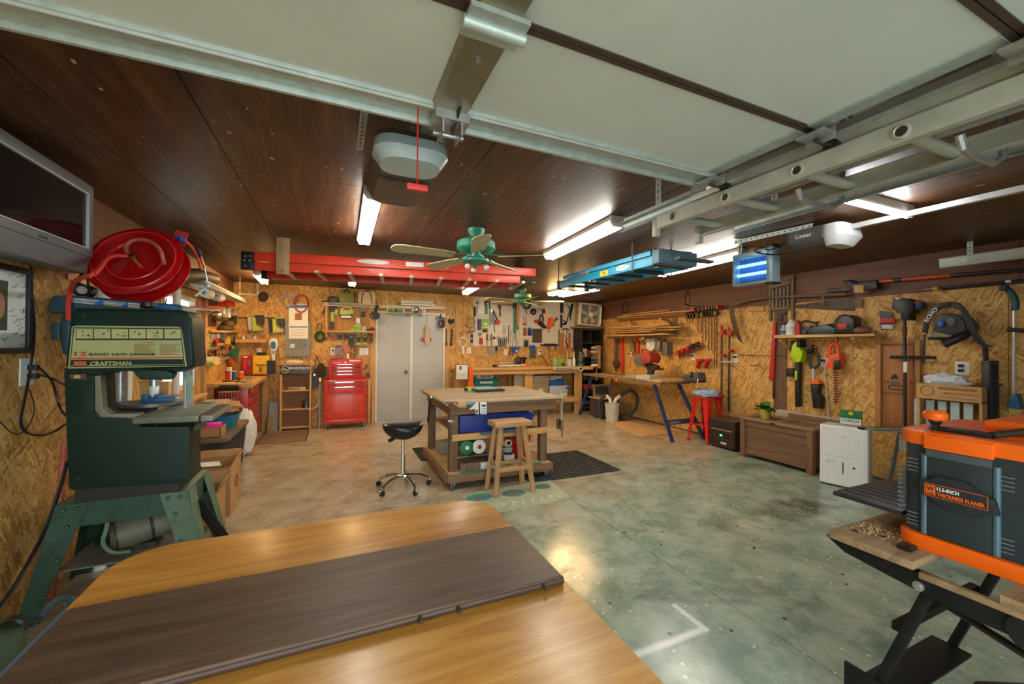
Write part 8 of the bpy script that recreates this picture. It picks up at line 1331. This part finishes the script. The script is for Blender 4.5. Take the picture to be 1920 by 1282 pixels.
# beer crate shelf
t = Thing('beer_crate','wooden brewery crate with pressed lettering under the outlet','crate',(RX-.15,1.95,.5)); d_c = .26; a,b = wp('r',1720,718,d_c),wp('r',1842,726,d_c); zt_ = (a.z+b.z)/2; zb_ = wp('r',1720,745,d_c).z; M_crt = WOOD('crate_pine',(176,128,74),(206,158,104),'y',.8)
t.part('front_board',G().bx(RX-d_c-.015,RX-d_c,b.y,a.y,zb_,zt_),M_crt,.002); t.part('bottom',G().bx(RX-d_c,RX-.002,b.y,a.y,zb_,zb_+.012),M_crt)
for y in (a.y-.02,b.y): t.part('side',G().bx(RX-d_c,RX-.002,y,y+.02,0,zt_),M_crt)
xl_ = RX-d_c-.0155; t.part('lettering',textg('BREWING',(xl_,a.y-.20,zb_+.06),(0,-1,0),(0,0,1),.02,.24),M_rust); t.part('pressed_name',textg('THREADLINE',(xl_,a.y-.16,zb_+.095),(0,-1,0),(0,0,1),.028,.30),P('pressed_pine',(150,106,62),.7)) if False else t.part('tagline',G().bx(xl_,xl_+.001,b.y+.03,a.y-.16,zb_+.025,zb_+.031).bx(xl_,xl_+.001,b.y+.03,a.y-.16,zb_+.10,zb_+.125),P('pressed_pine',(150,106,62),.7)); t.part('emblem',G().ring((xl_,a.y-.08,zb_+.08),.05,.005,(1,0,0),24,5),P('pressed_pine',(150,106,62),.7))
solo('plastic_bag','clear zip bag with papers lying in the brewery crate','bag',G().blob((RX-.14,(a.y+b.y)/2+.06,zt_+.03),(.09,.16,.085),.28,3,9,22,14,flat=zb_+.013),M_bag)
for k in range(5): solo('slat_panel',('first','second','third','fourth','fifth')[k]+' pale slat standing under the brewery crate from the string trimmer side','board',G().bx(RX-.2,RX-.18,b.y+.08+k*.09,b.y+.14+k*.09,0,zb_-.02),P('slat_mint',(168,186,184),.5),group='slats under the crate')
# small machine stand behind the planer
t = Thing('router_table','small machine stand with black rails behind the planer','stand',(4.9,1.95,0)); t.part('rail',G().beam((4.66,2.22,.72),(5.3,1.9,.74),.05,.02),M_black); t.part('fence',G().beam((4.62,2.12,.735),(5.2,1.84,.74),.10,.016),P('fence_green',(110,130,116),.5)); t.part('motor',G().box((5.0,1.95,.62),(.2,.16,.16)),M_grey,.02)
for dx,dy in ((-.12,.16),(.2,.1),(-.05,-.16),(.25,-.2)): t.part('leg',G().beam((5.0+dx*.5,1.95+dy*.5,.70),(5.0+dx,1.95+dy,.0),.025,.025),M_dark)
# ------------------------------------------------------------------ miter saw on a trestle stand
t = Thing('saw_stand','long trestle stand with blue folding legs along the wall opposite the window','stand',(5.2,6.1,0)); SZ = .90
t.part('front_board',G().bx(4.84,4.96,5.02,7.25,SZ-.04,SZ),M_oldy,.003); t.part('rear_board',G().bx(5.30,5.5,5.02,7.25,SZ-.04,SZ),M_oldy,.003); t.part('top_plank',G().bx(4.97,5.29,5.9,7.2,SZ-.03,SZ),M_lum,.003); t.part('vise_plank',G().bx(4.84,5.45,5.0,5.34,SZ+.001,SZ+.04),M_pinex,.004)
for y0,y1,lb in ((5.22,4.74,0),(7.0,7.35,1)):
    t.part('leg',G().beam((4.90,y0,SZ-.04),(4.83,y1,.0),.04,.05),M_navy,.003); t.part('leg',G().beam((5.44,y0,SZ-.04),(5.50,y1,.0),.04,.05),M_navy if not lb else M_old,.003); yy = y0+(y1-y0)*.68; cb = t.part('cross_bar',G().bx(4.87,5.46,yy-.012,yy+.012,.235,.315),P('bar_slate',(64,74,84),.5),.002)
    if not lb: t.part('lettering',textg('CROSSMATE',(4.90,yy-.0125,.255),(1,0,0),(0,0,1),.035,.24),M_lgrey,parent=cb)
t.part('orange_knob',G().lathe([(.03,0),(.035,.02),(.0,.03)],(4.835,6.1,SZ-.05),(-1,0,0),14),M_orange)
bz = SZ+.001; sc_ = .52
rw('miter_saw','red and grey miter saw on the trestle stand','miter saw',('base',M_lgrey,[('P',[(1170,704),(1217,702),(1219,713),(1170,712)],sc_-.20,sc_+.10)]),('fence',M_grey,[('B',1172,702,1190,710,sc_+.10,sc_+.12)]),('arm',M_iron,[('P',[(1207,684),(1216,680),(1232,686),(1231,690),(1222,695),(1219,706),(1212,706),(1214,694)],sc_-.08,sc_-.0)]),('slide_bar',M_iron,[('S',[(1224,691),(1244,692)],sc_-.05,.022)]),('blade_guard',P('guard_grey',(120,120,122),.4,.4),[('C',1199.5,675,12,sc_-.02,sc_+.06)]),('motor',P('saw_red',(170,62,50),.45),[('P',[(1201,668),(1206,660),(1216,662),(1220,672),(1216,681),(1203,680)],sc_-.16,sc_+.09)]),('handle',P('saw_red',(170,62,50),.45),[('T',[(1203,662),(1204,655),(1212,655),(1219,664)],sc_+.04,.022)]))
rw('bench_vise','grey bench vise bolted at the end of the trestle stand','vise',('body',P('vise_grey',(92,94,94),.5,.3),[('P',[(1281,702),(1294,702),(1294,698),(1308,698),(1310,712),(1304,716),(1284,713)],.35,.52)]),('jaw',M_iron,[('B',1293.5,697,1297,708,.52,.54)]),('anvil',P('vise_grey',(92,94,94),.5,.3),[('P',[(1276,706),(1283,704),(1283,711),(1277,710)],.38,.48)]),('base',M_iron,[('B',1285,712,1306,718,.34,.55)]),('lever',M_chrome,[('S',[(1309,710),(1304,733)],.55,.008)]))
# bucket with hoses, dark cabinet and picture frame under the stand
bucket('white plastic bucket with duct hoses in its lid',5.03,6.50,.135,.36,P('bucket_white',(196,194,186),.5,var=.1),0)
t = Thing('dust_separator','grey ribbed vacuum hose looping from the white bucket','hose',(5.03,6.6,.36)); t.part('elbow',G().tube([(4.99,6.5,.36),(4.99,6.51,.44),(4.93,6.56,.50)],.032,10,smooth=2),M_white); t.part('elbow',G().tube([(5.07,6.48,.36),(5.08,6.46,.43),(5.15,6.40,.52)],.034,10,smooth=2),M_white)
t.part('hose',G().tube([(5.15,6.40,.52),(5.24,6.32,.60),(5.36,6.28,.62),(5.46,6.26,.50),(5.46,6.28,.28),(5.36,6.36,.12),(5.26,6.40,.06),(5.2,6.6,.05)],.034,10,smooth=3),M_dark); t.part('hose',G().tube([(4.93,6.56,.50),(4.86,6.62,.46),(4.82,6.66,.30),(4.84,6.6,.12),(4.88,6.66,.05)],.032,10,smooth=3),M_dark)
t = Thing('shop_vacuum_box','dark box with a plywood lid behind the white bucket','box',(5.1,6.95,0)); t.part('body',G().bx(4.93,5.40,6.75,7.12,.03,.40),P('box_dark',(66,60,56),.7,var=.2),.006); t.part('lid',G().bx(4.90,5.43,6.72,7.15,.40,.42),M_lum,.002)
for y in (6.8,7.08): t.part('foot',G().bx(4.95,5.0,y-.02,y+.02,0,.03),M_lgrey)
t = Thing('picture_frame','grey picture frame standing on the dark box','picture frame',(5.2,7.1,.42)); t.part('frame',G().bx(4.98,5.42,7.06,7.08,.421,.46).bx(4.98,5.42,7.06,7.08,.63,.67).bx(4.98,5.03,7.06,7.08,.46,.63).bx(5.37,5.42,7.06,7.08,.46,.63),P('frame_grey',(130,124,114),.6),.002); t.part('picture',G().bx(5.03,5.37,7.068,7.074,.46,.63),P('picture_dark',(70,72,62),.4,var=.3))
# hanging things between the racks and the saw
for k,(x,y0,y1) in enumerate(((1165,634,698),(1194,634,664))): rw('red_strut',('long red steel strut hanging under the lumber rack','shorter red steel strut behind the miter saw')[k],'strut',('strut',P('strut_red',(206,62,34),.5),[('B',x-2.2,y0,x+2.2,y1,.02,.06)]))
rw('paint_brush','olive whisk brush hanging under the lumber rack','brush',('handle',M_handle,[('B',1181.5,631,1184.5,641,.05,.08)]),('bristles',P('bristle_olive',(120,112,74),.8),[('P',[(1181,641),(1185,641),(1189,660),(1179.5,660)],.04,.10)])); rw('dust_bag','silvery plastic dust bag hanging under the lumber rack','bag',('bag',M_bag,[('P',[(1211,634),(1226,634),(1228,650),(1222,658),(1210,656)],.03,.12)]),('bag',P('bag_steel',(150,146,140),.3,.5),[('P',[(1228,640),(1238,634),(1240,654),(1232,660),(1226,654)],.03,.14)]),('strap',M_black,[('T',[(1236,634),(1240,645),(1237,656)],.14,.012)])); rw('steel_cylinder','narrow grey cylinder hanging under the lumber rack','cylinder',('cylinder',P('cyl_grey',(122,122,122),.4,.4),[('O',1242,641,1250,667,.02,.14,2)]),('cord',M_handle,[('S',[(1243,628),(1243,642)],.08,.008)])); rw('hanging_drill','rusty hand drill hanging in the corner by the black shelving','hand drill',('shaft',M_rust,[('S',[(1156,640),(1155,676)],.08,.014)]),('gear',M_rust,[('C',1154,681,6,.05,.09)]),('chuck',M_iron,[('S',[(1155,686),(1155,696)],.08,.018)]))
# red metal stool with a bag on it
t = Thing('metal_stool','bright red metal stool with flared legs beside the trestle stand','stool',(5.42,4.60,0)); M_rs = P('stool_red',(216,30,22),.35,coat=.2); cx,cy,sh2 = 5.42,4.62,.70
t.part('seat',G().prism([(x,y,sh2-.03) for x,y in rounded(cx-.155,cx+.155,cy-.155,cy+.155,.04)],(0,0,.03)),M_rs,.006)
for i,j in ((-1,-1),(1,-1),(1,1),(-1,1)):
    A_ = V((cx+i*.14,cy+j*.14,sh2-.03)); B_ = V((cx+i*.20,cy+j*.20,0)); t.part('leg',G().prism([A_,A_-V((i*.11,0,0)),B_-V((i*.035,0,0)),B_],(0,-j*.004,0)).prism([A_,A_-V((0,j*.11,0)),B_-V((0,j*.035,0)),B_],(-i*.004,0,0)),M_rs); t.part('foot',G().box((B_.x-i*.015,B_.y-j*.015,.006),(.035,.035,.012)),M_black)
for i in (-1,1): t.part('footrest',G().beam((cx-.175,cy+i*.175,.25),(cx+.175,cy+i*.175,.25),.006,.025),M_rs); t.part('footrest',G().beam((cx+i*.175,cy-.172,.262),(cx+i*.175,cy+.172,.262),.006,.025),M_rs)
solo('plastic_bag','crumpled silver and blue plastic bag on the red stool','bag',G().blob((cx-.02,cy,sh2+.055),(.17,.2,.075),.3,3.4,14,26,16,flat=sh2+.001),P('bag_blue_clear',(170,190,214),.2,var=.45,scale=16)); solo('maroon_cloth','crimson cloth end hanging beside the bag on the red stool','cloth',G().blob((cx+.05,cy-.18,sh2+.02),(.08,.06,.05),.3,3,15),P('crimson',(176,24,54),.7))
solo('leaning_plank','brown plank standing on edge behind the wooden chest','plank',G().bx(RX-.05,RX-.02,2.86,3.52,.0,.60),M_ch,.003); solo('leaning_plank','pale dusty plank behind the brown plank and the chest','plank',G().bx(RX-.017,RX-.002,2.72,3.72,.0,.63),P('dusty_plank',(176,164,142),.85,var=.2),.002)
solo('conduit_pipe','white conduit running across the back wall near the ceiling','pipe',G().WT('b',[(447,551),(484,553)],.02,.014).WT('b',[(483,553),(482,531)],.02,.014),M_whiteplastic)
# ------------------------------------------------------------------ window wall cluster by the window
def lw(name,label,cat,*parts,group='small tools crowded on the window wall'): return item(name,label,cat,'l',parts,group)
solo('duct_pipe','black ribbed duct pipe below the ceiling on the window wall','pipe',G().tube([onx(330,515,-1.40),onx(372,516,-1.42),onx(400,524,-1.44)],.075,16),P('duct_black',(48,42,40),.6))
t = Thing('strip_light','grey unlit strip light fixture hung along the window wall','light',(-1.38,6.5,2.1)); a,b = onx(372,527,-1.38),onx(455,553,-1.38); b.z = a.z; b.y = 7.6; t.part('housing',G().beam(a,b,.12,.05),M_grey,.004); t.part('reflector',G().beam(a-V((0,0,.035)),b-V((0,0,.035)),.16,.012),M_lgrey); t.part('hanger',G().cyl((a.x,a.y+.1,a.z+.02),(a.x,a.y+.1,CZ),.004),M_steel)
t.part('hanger',G().cyl((b.x,b.y-.1,b.z+.02),(b.x,b.y-.1,CZ),.004),M_steel)
for k,(x,y,r) in enumerate(((388,550,.055),(408,556,.06))): q = onx(x,y,-1.40); solo('paper_towel',('paper roll hanging nearer the hose reel','paper towel roll hanging nearer the back wall')[k],'paper roll',G().lathe([(.018,-.12),(r,-.12),(r,.12),(.018,.12),(.018,-.12)],q,(0,1,0),22,cap=False),M_paper,group='paper rolls')
solo('towel_rod','steel rod carrying the paper rolls','rod',G().cyl(onx(384,548,-1.40),onx(422,562,-1.40),.009).cyl(onx(384,548,-1.40),onx(384,548,LX),.007),M_steel)
lw('brown_panel_board','upper dark brown panel next to the window post','board',('panel',P('panel_brown',(76,38,26),.5),[('B',389,556,408,573,.001,.02)])); lw('brown_panel_board','lower dark brown panel below the red shelf','board',('panel',P('panel_brown',(76,38,26),.5),[('B',389,584,406,611,.001,.02)]))
t = lw('wall_shelf','small red edged shelf by the window','shelf',('board',M_red,[('P',[(386,574),(420,575),(420,578),(386,578)],.001,.16)]),('tray',M_lgrey,[('P',[(388,578.5),(418,578.5),(414,582),(388,582)],.001,.14)]),('bracket',M_white,[('S',[(388,590,.01),(397,583,.12)],.05,.008)]))
lw('brush','bright red scrub brush standing on the red shelf','brush',('bristles',P('brush_red',(236,60,26),.7),[('P',[(424,567),(440,562),(441,574),(425,572)],.03,.1)]),('handle',M_redp,[('S',[(412,570),(426,569)],.07,.014)]))
for k,(x,y0,y1,w_,mt) in enumerate(((419,575,589,4,M_whiteplastic),(428,576,595,5,M_paper),(437,580,591,8,M_lgrey),(409,585,592,7,M_white))): lw('bottle',('first','second','third','fourth')[k]+' pale bottle below the red brush','bottle',('body',mt,[('O',x,y0+2,x+w_,y1,.02,.09,1.2)]),('cap',(M_white,M_pine,M_steel,M_red)[k],[('B',x+w_*.3,y0,x+w_*.7,y0+2,.03,.07)]))
lw('circular_saw','black circular saw with a bar handle on the window wall','saw',('blade',M_black,[('C',443,600,8,.05,.06)]),('handle',M_black,[('P',[(408,597),(412,596),(432,600),(432,604),(411,602)],.05,.09)]),('housing',M_copper,[('P',[(427,604),(436,601),(441,609),(428,611)],.03,.10)])); lw('rolled_mat','dark grey roll lying on the window wall ledge','roll',('roll',P('roll_grey',(84,80,70),.7),[('S',[(416,615),(434,615)],.06,.04)])); lw('wall_ledge','wooden ledge under the dark grey roll','ledge',('board',M_piney,[('B',396,619.5,448,623,.001,.09)]))
for k,(x0,y0,x1,y1,mt) in enumerate(((388,622,394,641,P('sponge',(220,190,90),.8)),(396.5,626,404,642,M_lgrey),(407,626,413,634,M_paper),(397,643,406,650,M_navy),(388,643,392,656,P('pad_beige',(186,160,120),.7)),(393,642,396,655,P('pad_lime',(150,170,60),.6)),(427,630,432,645,P('rule_yellow',(226,190,60),.5)),(434,628,438,640,M_steel),(440,632,444,646,M_dark),(419,624,424,634,P('roller_mauve',(150,130,140),.6)))): lw('hand_tool',('yellow sponge block next to the window post','grey notched spreader','white scraper card','navy cloth pad','beige sanding pad','lime scouring pad','yellow folding rule','steel putty knife','dark grout float','mauve paint roller')[k]+' on the window wall','tool',('body',mt,[('O',x0,y0,x1,y1,.005,.04,.8)]),('clip',M_steel,[('B',(x0+x1)/2-.8,y0-1.5,(x0+x1)/2+.8,y0,.01,.03)]))
lw('tin_snips','red and black snips on the magnetic bar','snips',('grip',M_redp,[('P',[(405,638),(409,634),(411,642),(406,645)],.03,.08)]),('grip',M_black,[('P',[(409,634),(420,637),(421,643),(411,643)],.03,.08)])); lw('magnetic_bar','steel magnetic bar on the window wall','bar',('bar',M_steel,[('B',415,646.5,441,649,.001,.028)]))
for k in range(5): lw('screwdriver',('first','second','third','fourth','fifth')[k]+' small driver hanging below the magnetic bar','screwdriver',('handle',(M_black,M_redp,M_handle,M_black,M_yellow)[k],[('B',417+k*5,649,419.4+k*5,655,.03,.05)]),('shaft',M_steel,[('B',417.8+k*5,655,418.6+k*5,662,.035,.045)]),group='drivers below the magnetic bar')
lw('wire_loop','looped brown strap hanging low by the window post','strap',('loop',M_rust,[('R',394,661,5,.018,.03,5)])); lw('oval_mirror','small dark framed oval hanging beside the brown strap','mirror',('frame',M_black,[('O',405,655,412,667,.004,.03,2.5)]),('glass',P('mirror_tan',(160,140,90),.2),[('O',406.5,657,410.5,665,.03,.032,1.5)])); lw('green_packet','lime green packet low on the window wall','packet',('card',M_limebright,[('B',387,674,398,688,.002,.03)]),('label',M_dark,[('B',388,668,397,673.8,.002,.02)]))
lw('paint_roller_pot','cream round pot tilted on the window wall','pot',('pot',P('pot_cream',(226,210,150),.5),[('C',406.5,676.5,8,.02,.16)]),('handle',M_steel,[('S',[(413,676,.16),(428,670,.16)],.1,.016)])); lw('staple_gun','teal green planer tool standing out on the window wall','tool',('body',P('plane_teal',(0,120,96),.45),[('P',[(443,653),(450,655),(447,669),(437,670),(437,666),(442,666)],.03,.10)]),('sole',M_lgrey,[('P',[(450,655),(452,656),(449,669),(447,669)],.03,.10)])); lw('saw_grip','orange wooden saw grip low on the window wall','handle',('handle',P('handle_orange',(206,112,44),.5),[('P',[(432,673),(436,672),(443,689),(440,692)],.04,.08)])); lw('curved_pry','curved rusty pry handle on the window wall','handle',('handle',M_rust,[('T',[(416,664),(422,667),(432,661),(436,657)],.05,.014)]))
zb2 = BZ_
for k,(x,y,r,h,mt) in enumerate(((-1.42,7.0,.03,.14,M_redp),(-1.36,7.08,.028,.12,P('bottle_blue2',(50,90,150),.4)),(-1.44,7.2,.032,.16,M_whiteplastic),(-1.3,7.25,.03,.10,M_orange))): jar(('red','blue','white','orange')[k]+' squeeze bottle standing on the cabinet bench',y,r,h,mt,M_white,'squeeze_bottle','bottle',zb2,x,'bottles on the cabinet bench')
r_ = random.Random(8)
for k in range(9): a = r_.uniform(0,3); x,y = r_.uniform(-1.45,-1.1),6.55+k*.1; solo('loose_tool',('first','second','third','fourth','fifth','sixth','seventh','eighth','ninth')[k]+' loose steel tool on the cabinet bench, counted from the window','tool',G().cyl((x-.07*math.cos(a),y-.03*math.sin(a),zb2+.011),(x+.07*math.cos(a),y+.03*math.sin(a),zb2+.011),.011,.006,8),(M_steel,M_iron,M_black)[k % 3],group='loose tools on the cabinet bench')
# chop saw on the floor left of the table
q = onz(20,1195,.42)
t = Thing('corded_saw','dusty green power tool with a yellow label beside the table','power tool',(-1.18,2.12,0)); t.part('stand',G().bx(-1.28,-1.02,1.94,2.2,0,.335),M_old,.004); t.part('body',G().box((-1.14,2.03,.39),(.2,.2,.10),(0,0,.1)),P('saw_dusty_green',(56,78,62),.5,var=.3),.015); t.part('label',G().box((-1.09,1.934,.395),(.045,.003,.04),(0,0,.1)),M_yellow); t.part('handle',G().tube([onz(76,1158,.4),onz(84,1140,.42),onz(112,1122,.42),onz(132,1120,.42),onz(136,1135,.40),onz(126,1150,.38)],.014,8,smooth=2),P('handle_teal',(40,66,72),.5)); t.part('hose',G().tube([onz(0,1172,.42),onz(18,1160,.46),onz(40,1160,.46),onz(52,1175,.42)],.014,8,smooth=2),M_black)
